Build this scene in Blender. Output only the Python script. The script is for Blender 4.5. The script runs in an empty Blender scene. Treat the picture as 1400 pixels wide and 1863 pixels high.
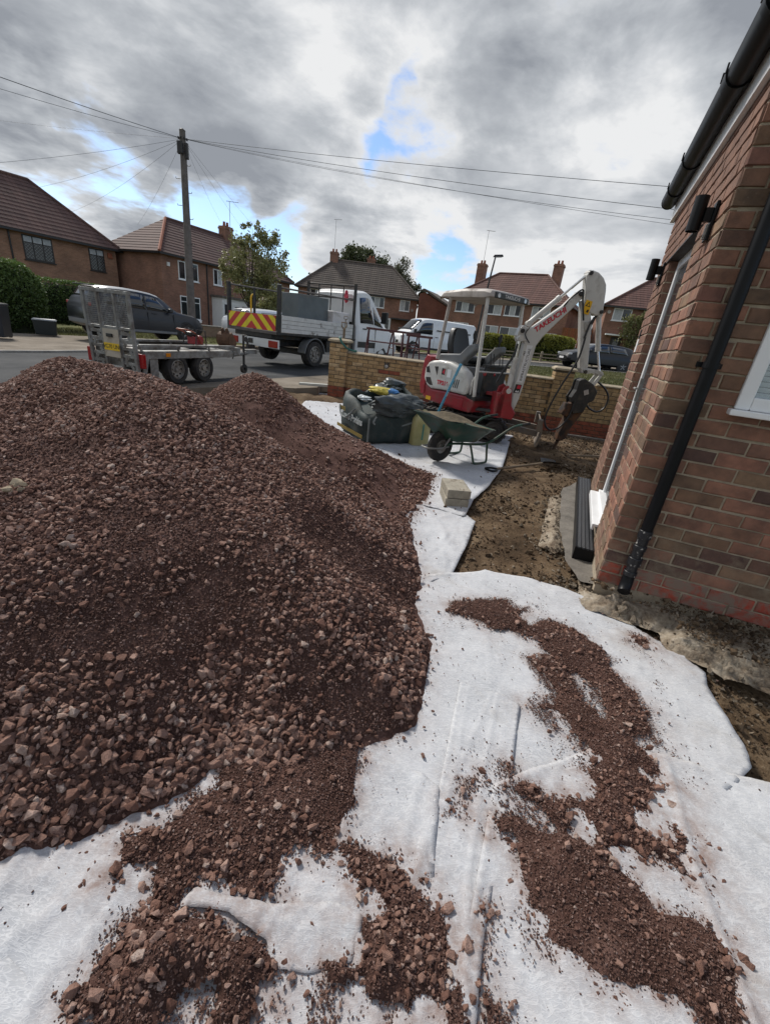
import bpy, bmesh, math, random
import numpy as np
from mathutils import Vector, Matrix
R = math.radians
random.seed(7)
rng = np.random.default_rng(11)
scene = bpy.context.scene
COL = scene.collection

# ------------------------------------------------------------------ camera
CAMZ = 1.27
pitch, roll = 0.397943, 0.122041
cp, sp = math.cos(pitch), math.sin(pitch)
fw = Vector((0, cp, -sp)); rt = Vector((1, 0, 0)); upv = Vector((0, sp, cp))
rt2 = rt * math.cos(roll) + upv * math.sin(roll)
up2 = -rt * math.sin(roll) + upv * math.cos(roll)
cam_d = bpy.data.cameras.new('camera')
cam_d.sensor_fit = 'HORIZONTAL'; cam_d.sensor_width = 36.0; cam_d.lens = 19.863
cam_d.clip_start = 0.05; cam_d.clip_end = 3000
cam = bpy.data.objects.new('camera', cam_d); COL.objects.link(cam)
mw = Matrix.Identity(4)
for i in range(3):
    mw[i][0] = rt2[i]; mw[i][1] = up2[i]; mw[i][2] = -fw[i]
mw[2][3] = CAMZ
cam.matrix_world = mw
scene.camera = cam

# ------------------------------------------------------------------ sky, sun, exposure
SUN_DIR = Vector((-0.50, 0.52, 0.69)).normalized()
sun_el = math.asin(SUN_DIR.z); sun_az = math.atan2(SUN_DIR.x, SUN_DIR.y)
world = bpy.data.worlds.new('World'); scene.world = world; world.use_nodes = True
wt = world.node_tree; wt.nodes.clear()
def wn(t, **k):
    n = wt.nodes.new(t)
    for a, b in k.items(): setattr(n, a, b)
    return n
def wm(op, a, b=None, c=None, clamp=False):
    n = wn('ShaderNodeMath', operation=op); n.use_clamp = clamp
    for i, x in enumerate((a, b, c)):
        if x is None: continue
        if isinstance(x, (int, float)): n.inputs[i].default_value = x
        else: wt.links.new(x, n.inputs[i])
    return n.outputs[0]
def wramp(fac, stops, interp='EASE'):
    n = wn('ShaderNodeValToRGB'); wt.links.new(fac, n.inputs[0]); cr = n.color_ramp; cr.interpolation = interp
    while len(cr.elements) < len(stops): cr.elements.new(0.5)
    for e, (p, c) in zip(cr.elements, stops):
        e.position = p; e.color = (*c, 1) if len(c) == 3 else c
    return n.outputs[0]
sky = wn('ShaderNodeTexSky', sky_type='NISHITA'); sky.sun_disc = False
sky.sun_elevation = sun_el; sky.sun_rotation = sun_az; sky.air_density = 1.0; sky.dust_density = 0.6; sky.ozone_density = 1.2
tc = wn('ShaderNodeTexCoord'); sep = wn('ShaderNodeSeparateXYZ'); wt.links.new(tc.outputs['Generated'], sep.inputs[0])
zc = wm('ADD', wm('MAXIMUM', sep.outputs[2], 0.0), 0.16)
px = wm('DIVIDE', sep.outputs[0], zc); py = wm('DIVIDE', sep.outputs[1], zc)
cmb = wn('ShaderNodeCombineXYZ'); wt.links.new(px, cmb.inputs[0]); wt.links.new(py, cmb.inputs[1])
def wnoise(vec, scale, detail, rough, dist=0.0, off=(0, 0, 0), sx=1.0, sy=1.0, rot=0.0):
    mp = wn('ShaderNodeMapping'); wt.links.new(vec, mp.inputs[0]); mp.inputs['Location'].default_value = off
    mp.inputs['Scale'].default_value = (sx, sy, 1); mp.inputs['Rotation'].default_value = (0, 0, rot)
    n = wn('ShaderNodeTexNoise'); wt.links.new(mp.outputs[0], n.inputs[0])
    n.inputs['Scale'].default_value = scale; n.inputs['Detail'].default_value = detail
    n.inputs['Roughness'].default_value = rough; n.inputs['Distortion'].default_value = dist
    return n.outputs[0]
cover = wnoise(cmb.outputs[0], 0.85, 7, 0.56, 0.35, (3.1, 1.7, 0.4), 1.0, 0.75, 0.5)
shade = wnoise(cmb.outputs[0], 0.60, 5, 0.55, 0.5, (7.3, 4.4, 2.0), 1.0, 0.8, 0.5)
fine = wnoise(cmb.outputs[0], 3.2, 6, 0.62, 0.3, (1.3, 9.4, 5.0))
mid_ = wnoise(cmb.outputs[0], 1.5, 6, 0.6, 0.4, (5.7, 2.2, 8.0), 1.0, 0.8, 0.5)
low = wm('SUBTRACT', 1.0, wm('MULTIPLY', sep.outputs[2], 1.9), clamp=True)        # 1 at the horizon: thinner, brighter cloud
cov2 = wm('SUBTRACT', cover, wm('MULTIPLY', low, 0.055))
# the larger gaps, bright edges and dark banks of this cloudscape, by direction (x, y, z) and angular size
BANKS = [('gap', (-0.518, 0.822, 0.237), 0.06), ('gap', (-0.40, 0.90, 0.16), 0.04), ('gap', (-0.050, 0.937, 0.345), 0.05), ('gap', (-0.002, 0.968, 0.252), 0.08), ('gap', (-0.073, 0.968, 0.241), 0.05), ('gap', (-0.235, 0.954, 0.186), 0.05), ('gap', (-0.365, 0.912, 0.189), 0.035), ('gap', (0.051, 0.990, 0.129), 0.05), ('gap', (-0.266, 0.959, 0.101), 0.05),
    ('bright', (-0.122, 0.924, 0.362), 0.10), ('bright', (-0.139, 0.932, 0.334), 0.08), ('bright', (-0.060, 0.949, 0.310), 0.07), ('bright', (-0.475, 0.808, 0.349), 0.10), ('bright', (-0.174, 0.967, 0.186), 0.14), ('bright', (0.135, 0.963, 0.235), 0.14), ('bright', (0.349, 0.913, 0.212), 0.10), ('bright', (0.255, 0.953, 0.165), 0.10), ('bright', (0.336, 0.867, 0.369), 0.07),
    ('dark', (-0.552, 0.774, 0.309), 0.16), ('dark', (-0.315, 0.870, 0.381), 0.16), ('dark', (-0.208, 0.883, 0.421), 0.10), ('dark', (0.070, 0.910, 0.408), 0.14), ('dark', (0.178, 0.911, 0.371), 0.16), ('dark', (0.367, 0.885, 0.287), 0.13), ('dark', (-0.289, 0.925, 0.248), 0.12), ('dark', (-0.213, 0.931, 0.297), 0.08), ('dark', (-0.426, 0.856, 0.292), 0.12), ('dark', (0.236, 0.866, 0.441), 0.14)]
warp = wn('ShaderNodeVectorMath', operation='MULTIPLY_ADD'); wnz = wn('ShaderNodeTexNoise'); wt.links.new(tc.outputs['Generated'], wnz.inputs[0]); wnz.inputs['Scale'].default_value = 7.0; wnz.inputs['Detail'].default_value = 4
wt.links.new(wnz.outputs['Color'], warp.inputs[0]); warp.inputs[1].default_value = (0.16, 0.16, 0.12); wt.links.new(tc.outputs['Generated'], warp.inputs[2])
wv = wn('ShaderNodeVectorMath', operation='SUBTRACT'); wt.links.new(warp.outputs[0], wv.inputs[0]); wv.inputs[1].default_value = (0.08, 0.08, 0.06)
wv2 = wn('ShaderNodeVectorMath', operation='NORMALIZE'); wt.links.new(wv.outputs[0], wv2.inputs[0])
gsum = {'gap': 0.0, 'bright': 0.0, 'dark': 0.0}
for kk, dd, ss in BANKS:
    dt_ = wn('ShaderNodeVectorMath', operation='DOT_PRODUCT'); wt.links.new(wv2.outputs[0], dt_.inputs[0]); dt_.inputs[1].default_value = Vector(dd).normalized()
    e_ = wm('EXPONENT', wm('MULTIPLY', wm('SUBTRACT', dt_.outputs['Value'], 1.0), 1.0 / (ss * ss)))
    gsum[kk] = wm('ADD', e_, gsum[kk])
cov2 = wm('SUBTRACT', wm('ADD', cov2, wm('MULTIPLY', wm('MINIMUM', gsum['dark'], 1.0), 0.10)), wm('MULTIPLY', wm('MINIMUM', gsum['gap'], 1.0), 0.20))
cov2 = wm('ADD', cov2, wm('ADD', wm('MULTIPLY', wm('SUBTRACT', fine, 0.5), 0.14), wm('MULTIPLY', wm('SUBTRACT', mid_, 0.5), 0.16)))
cov = wramp(cov2, [(0.36, (0, 0, 0)), (0.45, (1, 1, 1))])
edge = wramp(cov2, [(0.40, (1, 1, 1)), (0.60, (0, 0, 0))])                     # thin cloud edges glow
sh = wm('ADD', wm('ADD', wm('MULTIPLY', shade, 0.46), wm('MULTIPLY', fine, 0.26)), wm('MULTIPLY', mid_, 0.28))
sh = wm('ADD', sh, wm('MULTIPLY', wm('SUBTRACT', cover, 0.5), 0.40))
sh = wm('SUBTRACT', sh, wm('MULTIPLY', low, 0.055))
sh = wm('SUBTRACT', wm('ADD', sh, 0.07), wm('MULTIPLY', edge, 0.13))
sh = wm('SUBTRACT', wm('ADD', sh, wm('MULTIPLY', wm('MINIMUM', gsum['dark'], 1.2), 0.10)), wm('MULTIPLY', wm('MINIMUM', gsum['bright'], 1.2), 0.17))
ccol = wramp(sh, [(0.36, (4.85, 4.9, 4.95)), (0.44, (3.8, 3.92, 4.08)), (0.52, (2.85, 3.0, 3.2)), (0.64, (1.75, 1.88, 2.1))], 'LINEAR')
mix = wn('ShaderNodeMixRGB'); wt.links.new(cov, mix.inputs[0])
skb = wn('ShaderNodeMixRGB', blend_type='MULTIPLY'); skb.inputs[0].default_value = 1.0; skb.inputs[2].default_value = (0.66, 0.76, 0.90, 1)
wt.links.new(sky.outputs[0], skb.inputs[1])
wt.links.new(skb.outputs[0], mix.inputs[1]); wt.links.new(ccol, mix.inputs[2])
bg = wn('ShaderNodeBackground'); bg.inputs[1].default_value = 0.10
wt.links.new(mix.outputs[0], bg.inputs[0])
wo = wn('ShaderNodeOutputWorld'); wt.links.new(bg.outputs[0], wo.inputs[0])

sl = bpy.data.lights.new('sun', 'SUN'); sl.energy = 2.3; sl.angle = R(10); sl.color = (1.0, 0.95, 0.88)
sun = bpy.data.objects.new('sun', sl); COL.objects.link(sun)
sun.rotation_euler = (-SUN_DIR).to_track_quat('-Z', 'Y').to_euler()
scene.view_settings.view_transform = 'Standard'; scene.view_settings.look = 'None'
scene.view_settings.exposure = 0.80; scene.view_settings.gamma = 1.0; scene.view_settings.use_curve_mapping = False
scene.render.engine = 'CYCLES'
scene.cycles.use_denoising = True
scene.cycles.max_bounces = 6; scene.cycles.diffuse_bounces = 3; scene.cycles.glossy_bounces = 3; scene.cycles.transmission_bounces = 4; scene.cycles.transparent_max_bounces = 6

# ------------------------------------------------------------------ numeric helpers
def vnoise(x, y, seed=0):
    xi = np.floor(x).astype(np.int64); yi = np.floor(y).astype(np.int64); xf = x - xi; yf = y - yi
    def h(a, b):
        n = (a * 374761393 + b * 668265263 + seed * 1442695041) & 0xffffffff
        n = ((n ^ (n >> 13)) * 1274126177) & 0xffffffff
        return ((n ^ (n >> 16)) & 0xffff) / 65535.0
    u = xf * xf * (3 - 2 * xf); v = yf * yf * (3 - 2 * yf)
    return (h(xi, yi) * (1 - u) + h(xi + 1, yi) * u) * (1 - v) + (h(xi, yi + 1) * (1 - u) + h(xi + 1, yi + 1) * u) * v
def fbm(x, y, sc, seed=0, oct=4, gain=0.5):
    x = np.asarray(x, float); y = np.asarray(y, float); s = 0; a = 1; t = 0
    for o in range(oct):
        s = s + a * vnoise(x * sc * 2 ** o + 17.3 * o, y * sc * 2 ** o - 9.1 * o, seed + o * 7); t += a; a *= gain
    return s / t - 0.5
def pdist(P, poly):
    """signed distance to a polygon, positive inside"""
    P = np.asarray(P, float); poly = np.asarray(poly, float); n = len(poly)
    d = np.full(len(P), 1e9); ins = np.zeros(len(P), bool)
    for i in range(n):
        a = poly[i]; b = poly[(i + 1) % n]; e = b - a
        t = np.clip(((P - a) @ e) / (e @ e + 1e-12), 0, 1); q = a + t[:, None] * e
        d = np.minimum(d, np.hypot(*(P - q).T))
        c = ((a[1] > P[:, 1]) != (b[1] > P[:, 1]))
        with np.errstate(divide='ignore', invalid='ignore'):
            xi = (b[0] - a[0]) * (P[:, 1] - a[1]) / (b[1] - a[1]) + a[0]
        ins ^= c & (P[:, 0] < xi)
    return np.where(ins, d, -d)
def ldist(P, line):
    P = np.asarray(P, float); line = np.asarray(line, float); d = np.full(len(P), 1e9)
    for a, b in zip(line[:-1], line[1:]):
        e = b - a; t = np.clip(((P - a) @ e) / (e @ e + 1e-12), 0, 1)
        d = np.minimum(d, np.hypot(*(P - a - t[:, None] * e).T))
    return d

# ------------------------------------------------------------------ object helpers
def tag(o, label=None, cat=None, group=None, kind=None):
    if label: o['label'] = label
    if cat: o['category'] = cat
    if group: o['group'] = group
    if kind: o['kind'] = kind
    return o
def thing(name, label, cat, loc=(0, 0, 0), rotz=0.0, group=None, rot=None):
    o = bpy.data.objects.new(name, None); COL.objects.link(o); o.empty_display_size = 0.1
    o.location = loc; o.rotation_euler = rot if rot else (0, 0, rotz)
    return tag(o, label, cat, group)
def link(name, me, parent=None):
    o = bpy.data.objects.new(name, me); COL.objects.link(o)
    if parent is not None: o.parent = parent
    return o
def rotm(rx=0, ry=0, rz=0):
    return np.array((Matrix.Rotation(rz, 3, 'Z') @ Matrix.Rotation(ry, 3, 'Y') @ Matrix.Rotation(rx, 3, 'X')))
class MB:
    def __init__(s): s.v = []; s.f = []; s.m = []
    def add(s, vs, fs, mi=0):
        b = len(s.v); s.v.extend([tuple(map(float, p)) for p in vs]); s.f.extend([tuple(b + i for i in f) for f in fs]); s.m.extend([mi] * len(fs)); return s
    def box(s, c, d, rz=0, rx=0, ry=0, mi=0, top=None):
        x, y, z = d[0] / 2, d[1] / 2, d[2] / 2; tx, ty = (1, 1) if top is None else top
        vs = np.array([(-x, -y, -z), (x, -y, -z), (x, y, -z), (-x, y, -z), (-x * tx, -y * ty, z), (x * tx, -y * ty, z), (x * tx, y * ty, z), (-x * tx, y * ty, z)])
        if rz or rx or ry: vs = vs @ rotm(rx, ry, rz).T
        return s.add(vs + np.array(c), [(0, 3, 2, 1), (4, 5, 6, 7), (0, 1, 5, 4), (1, 2, 6, 5), (2, 3, 7, 6), (3, 0, 4, 7)], mi)
    def bb(s, x0, x1, y0, y1, z0, z1, mi=0):
        return s.box(((x0 + x1) / 2, (y0 + y1) / 2, (z0 + z1) / 2), (abs(x1 - x0), abs(y1 - y0), abs(z1 - z0)), mi=mi)
    def cyl(s, p0, p1, r0, r1=None, n=12, caps=True, mi=0):
        r1 = r0 if r1 is None else r1
        p0 = Vector(p0); p1 = Vector(p1); ax = (p1 - p0).normalized(); a = ax.orthogonal().normalized(); b = ax.cross(a)
        vs = []
        for p, r in ((p0, r0), (p1, r1)):
            for i in range(n):
                t = 2 * math.pi * i / n; vs.append(p + a * (r * math.cos(t)) + b * (r * math.sin(t)))
        fs = [(i, (i + 1) % n, n + (i + 1) % n, n + i) for i in range(n)]
        if caps: fs += [tuple(reversed(range(n))), tuple(range(n, 2 * n))]
        return s.add(vs, fs, mi)
    def tube(s, path, r, n=8, closed=False, mi=0, caps=True):
        P = [Vector(p) for p in path]; k = len(P); vs = []; rs = r if isinstance(r, (list, tuple)) else [r] * k
        prev = None
        for i, p in enumerate(P):
            if closed: t = (P[(i + 1) % k] - P[i - 1]).normalized()
            else: t = (P[min(i + 1, k - 1)] - P[max(i - 1, 0)]).normalized()
            a = t.orthogonal().normalized() if prev is None else (prev - t * prev.dot(t)).normalized()
            prev = a; b = t.cross(a)
            for j in range(n):
                w = 2 * math.pi * j / n; vs.append(p + a * (rs[i] * math.cos(w)) + b * (rs[i] * math.sin(w)))
        fs = []
        for i in range(k if closed else k - 1):
            i2 = (i + 1) % k
            for j in range(n): fs.append((i * n + j, i * n + (j + 1) % n, i2 * n + (j + 1) % n, i2 * n + j))
        if caps and not closed: fs += [tuple(reversed(range(n))), tuple(range((k - 1) * n, k * n))]
        return s.add(vs, fs, mi)
    def prism(s, poly, a, b, axis='y', mi=0):
        """extrude a 2-d polygon: axis y takes (x,z), axis x takes (y,z), axis z takes (x,y)"""
        def P(p, t): return (p[0], t, p[1]) if axis == 'y' else ((t, p[0], p[1]) if axis == 'x' else (p[0], p[1], t))
        n = len(poly); vs = [P(p, a) for p in poly] + [P(p, b) for p in poly]
        ar = sum(poly[i][0] * poly[(i + 1) % n][1] - poly[(i + 1) % n][0] * poly[i][1] for i in range(n))
        fl = (ar > 0) ^ (axis == 'y') ^ (b < a)
        fs = [(i, (i + 1) % n, n + (i + 1) % n, n + i) for i in range(n)] + [tuple(reversed(range(n))), tuple(range(n, 2 * n))]
        if not fl: fs = [tuple(reversed(f)) for f in fs]
        return s.add(vs, fs, mi)
    def loft(s, secs, closed=True, caps=True, mi=0):
        n = len(secs[0]); vs = [p for sc in secs for p in sc]; fs = []
        for i in range(len(secs) - 1):
            for j in range(n if closed else n - 1): fs.append((i * n + j, i * n + (j + 1) % n, (i + 1) * n + (j + 1) % n, (i + 1) * n + j))
        if caps and closed: fs += [tuple(reversed(range(n))), tuple(range((len(secs) - 1) * n, len(secs) * n))]
        return s.add(vs, fs, mi)
    def lathe(s, prof, c=(0, 0, 0), axis='y', n=20, mi=0):
        """profile (r, t) turned about an axis through c"""
        vs = []
        for i in range(n):
            w = 2 * math.pi * i / n; cw, sw = math.cos(w), math.sin(w)
            for r, t in prof:
                vs.append((c[0] + r * cw, c[1] + t, c[2] + r * sw) if axis == 'y' else ((c[0] + t, c[1] + r * cw, c[2] + r * sw) if axis == 'x' else (c[0] + r * cw, c[1] + r * sw, c[2] + t)))
        k = len(prof); fs = []
        for i in range(n):
            for j in range(k - 1): fs.append((i * k + j, i * k + j + 1, ((i + 1) % n) * k + j + 1, ((i + 1) % n) * k + j))
        return s.add(vs, fs, mi)
    def mesh(s, name, mats, smooth=False, ang=35):
        me = bpy.data.meshes.new(name); me.from_pydata(s.v, [], s.f)
        for m in (mats if isinstance(mats, (list, tuple)) else [mats]): me.materials.append(m)
        if any(s.m): me.polygons.foreach_set('material_index', s.m)
        boxuv(me)
        bm = bmesh.new(); bm.from_mesh(me); bmesh.ops.recalc_face_normals(bm, faces=bm.faces); bm.to_mesh(me); bm.free()
        if smooth:
            me.polygons.foreach_set('use_smooth', [True] * len(me.polygons)); me.set_sharp_from_angle(angle=R(ang))
        return me
    def build(s, name, mats, parent=None, bevel=0.0, smooth=False, ang=35, seg=2):
        o = link(name, s.mesh(name, mats, smooth, ang), parent)
        if bevel:
            b = o.modifiers.new('bevel', 'BEVEL'); b.width = bevel; b.segments = seg; b.limit_method = 'ANGLE'; b.angle_limit = R(40); b.harden_normals = False
        return o
def boxuv(me):
    nl = len(me.loops)
    if not nl: return
    uv = me.uv_layers.new(name='UVMap')
    co = np.empty(len(me.vertices) * 3); me.vertices.foreach_get('co', co); co = co.reshape(-1, 3)
    li = np.empty(nl, np.int32); me.loops.foreach_get('vertex_index', li)
    nf = len(me.polygons); nr = np.empty(nf * 3); me.polygons.foreach_get('normal', nr); nr = np.abs(nr.reshape(-1, 3))
    tot = np.empty(nf, np.int32); me.polygons.foreach_get('loop_total', tot)
    ax = np.repeat(nr.argmax(1), tot); c = co[li]
    u = np.where(ax == 0, c[:, 1], c[:, 0]); v = np.where(ax == 2, c[:, 1], c[:, 2])
    uv.data.foreach_set('uv', np.stack([u, v], 1).astype(np.float32).ravel())
def copy_tree(o, parent=None):
    c = o.copy(); COL.objects.link(c); c.parent = parent
    for ch in list(o.children): copy_tree(ch, c)
    return c
def gridmesh(name, xs, ys, hf, mat, keep=None, snap=None, smooth=True, parent=None):
    """height field; keep = signed distance (keep > 0), boundary vertices snapped to the outline"""
    gx, gy = np.meshgrid(xs, ys, indexing='xy'); P = np.stack([gx.ravel(), gy.ravel()], 1)
    nx, ny = len(xs), len(ys)
    i = np.arange(nx * ny).reshape(ny, nx); q = np.stack([i[:-1, :-1], i[:-1, 1:], i[1:, 1:], i[1:, :-1]], -1).reshape(-1, 4)
    if keep is not None:
        k = keep(P); q = q[(k[q] > 0).all(1) | ((k[q] > 0).sum(1) >= 3)]
        if snap:
            e = (xs[1] - xs[0]) * 0.5
            gxk = (keep(P + [e, 0]) - keep(P - [e, 0])); gyk = (keep(P + [0, e]) - keep(P - [0, e])); L = np.hypot(gxk, gyk) + 1e-9
            near = np.abs(k) < e * 1.7
            cnt = np.zeros(len(P)); np.add.at(cnt, q.ravel(), 1); bd = (cnt > 0) & (cnt < 4)
            mv = bd & (np.abs(k) < e * 3)
            P = P.copy(); P[mv, 0] -= gxk[mv] / L[mv] * k[mv]; P[mv, 1] -= gyk[mv] / L[mv] * k[mv]
    used = np.unique(q); mp = -np.ones(len(P), int); mp[used] = np.arange(len(used)); q = mp[q]; P = P[used]
    z = hf(P)
    me = bpy.data.meshes.new(name)
    me.vertices.add(len(P)); me.vertices.foreach_set('co', np.column_stack([P, z]).astype(np.float32).ravel())
    me.loops.add(q.size); me.loops.foreach_set('vertex_index', q.astype(np.int32).ravel())
    me.polygons.add(len(q)); me.polygons.foreach_set('loop_start', np.arange(0, q.size, 4, dtype=np.int32)); me.polygons.foreach_set('loop_total', np.full(len(q), 4, np.int32))
    me.update(calc_edges=True); me.validate()
    me.materials.append(mat); boxuv(me)
    if smooth: me.polygons.foreach_set('use_smooth', [True] * len(me.polygons))
    return link(name, me, parent)
def text(name, body, size, mat, parent, mtx, ext=0.0015, align='CENTER', sx=1.0, shear=0.0, bold=0.0):
    cu = bpy.data.curves.new(name, 'FONT'); cu.body = body; cu.size = size; cu.extrude = ext; cu.align_x = align; cu.align_y = 'CENTER'; cu.shear = shear; cu.offset = bold
    cu.materials.append(mat); o = bpy.data.objects.new(name, cu); COL.objects.link(o); o.parent = parent
    o.matrix_local = mtx @ Matrix.Diagonal((sx, 1, 1, 1)); return o
def frame(o, xd, yd):
    """matrix with local x along xd, y along yd, z out of the face"""
    xd = Vector(xd).normalized(); zd = xd.cross(Vector(yd)).normalized(); yd = zd.cross(xd); m = Matrix.Identity(4)
    for i in range(3): m[i][0] = xd[i]; m[i][1] = yd[i]; m[i][2] = zd[i]; m[i][3] = o[i]
    return m

# ------------------------------------------------------------------ materials
def nmat(name):
    m = bpy.data.materials.new(name); m.use_nodes = True; t = m.node_tree; b = t.nodes['Principled BSDF']; return m, t, b
def nn(t, ty, **k):
    n = t.nodes.new(ty)
    for a, b in k.items():
        if a.startswith('i_'): n.inputs[a[2:].replace('_', ' ')].default_value = b
        else: setattr(n, a, b)
    return n
def ramp(t, fac, stops, interp='LINEAR'):
    n = t.nodes.new('ShaderNodeValToRGB'); t.links.new(fac, n.inputs[0]); cr = n.color_ramp; cr.interpolation = interp
    while len(cr.elements) < len(stops): cr.elements.new(0.5)
    for e, (p, c) in zip(cr.elements, stops): e.position = p; e.color = (*c, 1) if len(c) == 3 else c
    return n.outputs[0]
def noise(t, vec, scale, detail=4, rough=0.55, dist=0.0):
    n = nn(t, 'ShaderNodeTexNoise'); n.inputs['Scale'].default_value = scale; n.inputs['Detail'].default_value = detail
    n.inputs['Roughness'].default_value = rough; n.inputs['Distortion'].default_value = dist
    if vec is not None: t.links.new(vec, n.inputs[0])
    return n.outputs[0]
def bumpn(t, b, h, strength, dist=0.01):
    n = nn(t, 'ShaderNodeBump'); n.inputs['Strength'].default_value = strength; n.inputs['Distance'].default_value = dist
    t.links.new(h, n.inputs['Height']); t.links.new(n.outputs[0], b.inputs['Normal']); return n
def mix2(t, fac, a, b, mode='MIX'):
    n = t.nodes.new('ShaderNodeMixRGB'); n.blend_type = mode
    for i, x in ((0, fac), (1, a), (2, b)):
        if isinstance(x, (int, float)): n.inputs[i].default_value = x
        elif isinstance(x, tuple): n.inputs[i].default_value = (*x, 1)
        else: t.links.new(x, n.inputs[i])
    return n.outputs[0]
def mat(name, col, rough=0.6, metal=0.0, var=0.18, sc=6.0, bump=0.0, bsc=80.0, dirt=None, dsc=5.0, damt=(0.5, 0.68), spec=None, coat=0.0, trans=0.0):
    """painted / plain surface with tonal variation, optional dirt blotches and fine relief"""
    m, t, b = nmat(name); tcx = nn(t, 'ShaderNodeTexCoord').outputs['Object']
    n1 = noise(t, tcx, sc, 6, 0.6)
    c = ramp(t, n1, [(0.3, tuple(x * (1 - var) for x in col)), (0.7, tuple(min(1, x * (1 + var)) for x in col))])
    rg = None
    if dirt:
        n2 = noise(t, tcx, dsc, 8, 0.65, 0.4); f = ramp(t, n2, [(damt[0], (0, 0, 0)), (damt[1], (1, 1, 1))])
        c = mix2(t, f, c, dirt)
        rg = ramp(t, f, [(0, (rough,) * 3), (1, (min(1, rough + 0.35),) * 3)])
    t.links.new(c, b.inputs['Base Color'])
    if rg is not None: t.links.new(rg, b.inputs['Roughness'])
    else: b.inputs['Roughness'].default_value = rough
    b.inputs['Metallic'].default_value = metal
    if coat: b.inputs['Coat Weight'].default_value = coat; b.inputs['Coat Roughness'].default_value = 0.08
    if spec is not None: b.inputs['Specular IOR Level'].default_value = spec
    if trans: b.inputs['Transmission Weight'].default_value = trans
    if bump: bumpn(t, b, noise(t, tcx, bsc, 5, 0.6), bump, 0.01)
    return m
def brick_inst(name, cols, mottle=0.25, rough=0.85, bump=0.5, paint=None, splash=False):
    """one brick: colour drawn per object, mottled"""
    m, t, b = nmat(name); oi = nn(t, 'ShaderNodeObjectInfo').outputs['Random']; tcx = nn(t, 'ShaderNodeTexCoord').outputs['Object']
    geo = nn(t, 'ShaderNodeNewGeometry').outputs['Position']
    c = ramp(t, oi, [(i / (len(cols) - 1) if len(cols) > 1 else 0, c_) for i, c_ in enumerate(cols)], 'LINEAR')
    n1 = noise(t, geo, 9, 6, 0.65); n2 = noise(t, geo, 60, 5, 0.7)
    c = mix2(t, mottle * 3, c, ramp(t, n1, [(0.3, (0.22, 0.2, 0.2)), (0.7, (0.82, 0.72, 0.64))]), 'OVERLAY')
    c = mix2(t, ramp(t, n2, [(0.60, (0, 0, 0)), (0.78, (0.35,) * 3)]), c, (0.30, 0.25, 0.20))
    zs = nn(t, 'ShaderNodeSeparateXYZ'); t.links.new(geo, zs.inputs[0]); zr_ = nn(t, 'ShaderNodeMapRange'); t.links.new(zs.outputs[2], zr_.inputs[0]); zr_.inputs[1].default_value = 0.0; zr_.inputs[2].default_value = 0.55; zr_.inputs[3].default_value = 0.30; zr_.inputs[4].default_value = 0.0
    sp_ = nn(t, 'ShaderNodeMath', operation='ADD'); t.links.new(zr_.outputs[0], sp_.inputs[0]); t.links.new(noise(t, geo, 11, 8, 0.75), sp_.inputs[1])
    if splash: c = mix2(t, ramp(t, sp_.outputs[0], [(0.62, (0,) * 3), (0.86, (0.7,) * 3)]), c, (0.23, 0.18, 0.125))
    if paint:
        f = ramp(t, noise(t, geo, 7, 8, 0.7, 0.5), [(0.40, (0, 0, 0)), (0.54, (0.9,) * 3)]); c = mix2(t, f, c, paint)
    t.links.new(c, b.inputs['Base Color']); b.inputs['Roughness'].default_value = rough
    bumpn(t, b, n2, bump, 0.006); return m
def brick_far(name, c1, c2, mortar, hscale=1.0):
    m, t, b = nmat(name); uv = nn(t, 'ShaderNodeUVMap').outputs[0]
    br = nn(t, 'ShaderNodeTexBrick'); t.links.new(uv, br.inputs['Vector']); br.inputs['Scale'].default_value = 1.0
    br.inputs['Brick Width'].default_value = 0.225; br.inputs['Row Height'].default_value = 0.075; br.inputs['Mortar Size'].default_value = 0.006; br.inputs['Mortar Smooth'].default_value = 0.4; br.inputs['Bias'].default_value = -0.2
    br.inputs['Color1'].default_value = (*c1, 1); br.inputs['Color2'].default_value = (*c2, 1); br.inputs['Mortar'].default_value = (*mortar, 1)
    n1 = noise(t, uv, 0.9, 6, 0.6); c = mix2(t, 0.75, br.outputs[0], ramp(t, n1, [(0.3, (0.32,) * 3), (0.7, (0.66, 0.64, 0.62))]), 'OVERLAY')
    t.links.new(c, b.inputs['Base Color']); b.inputs['Roughness'].default_value = 0.9
    bumpn(t, b, br.outputs['Fac'], -0.4, 0.01); return m
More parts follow.
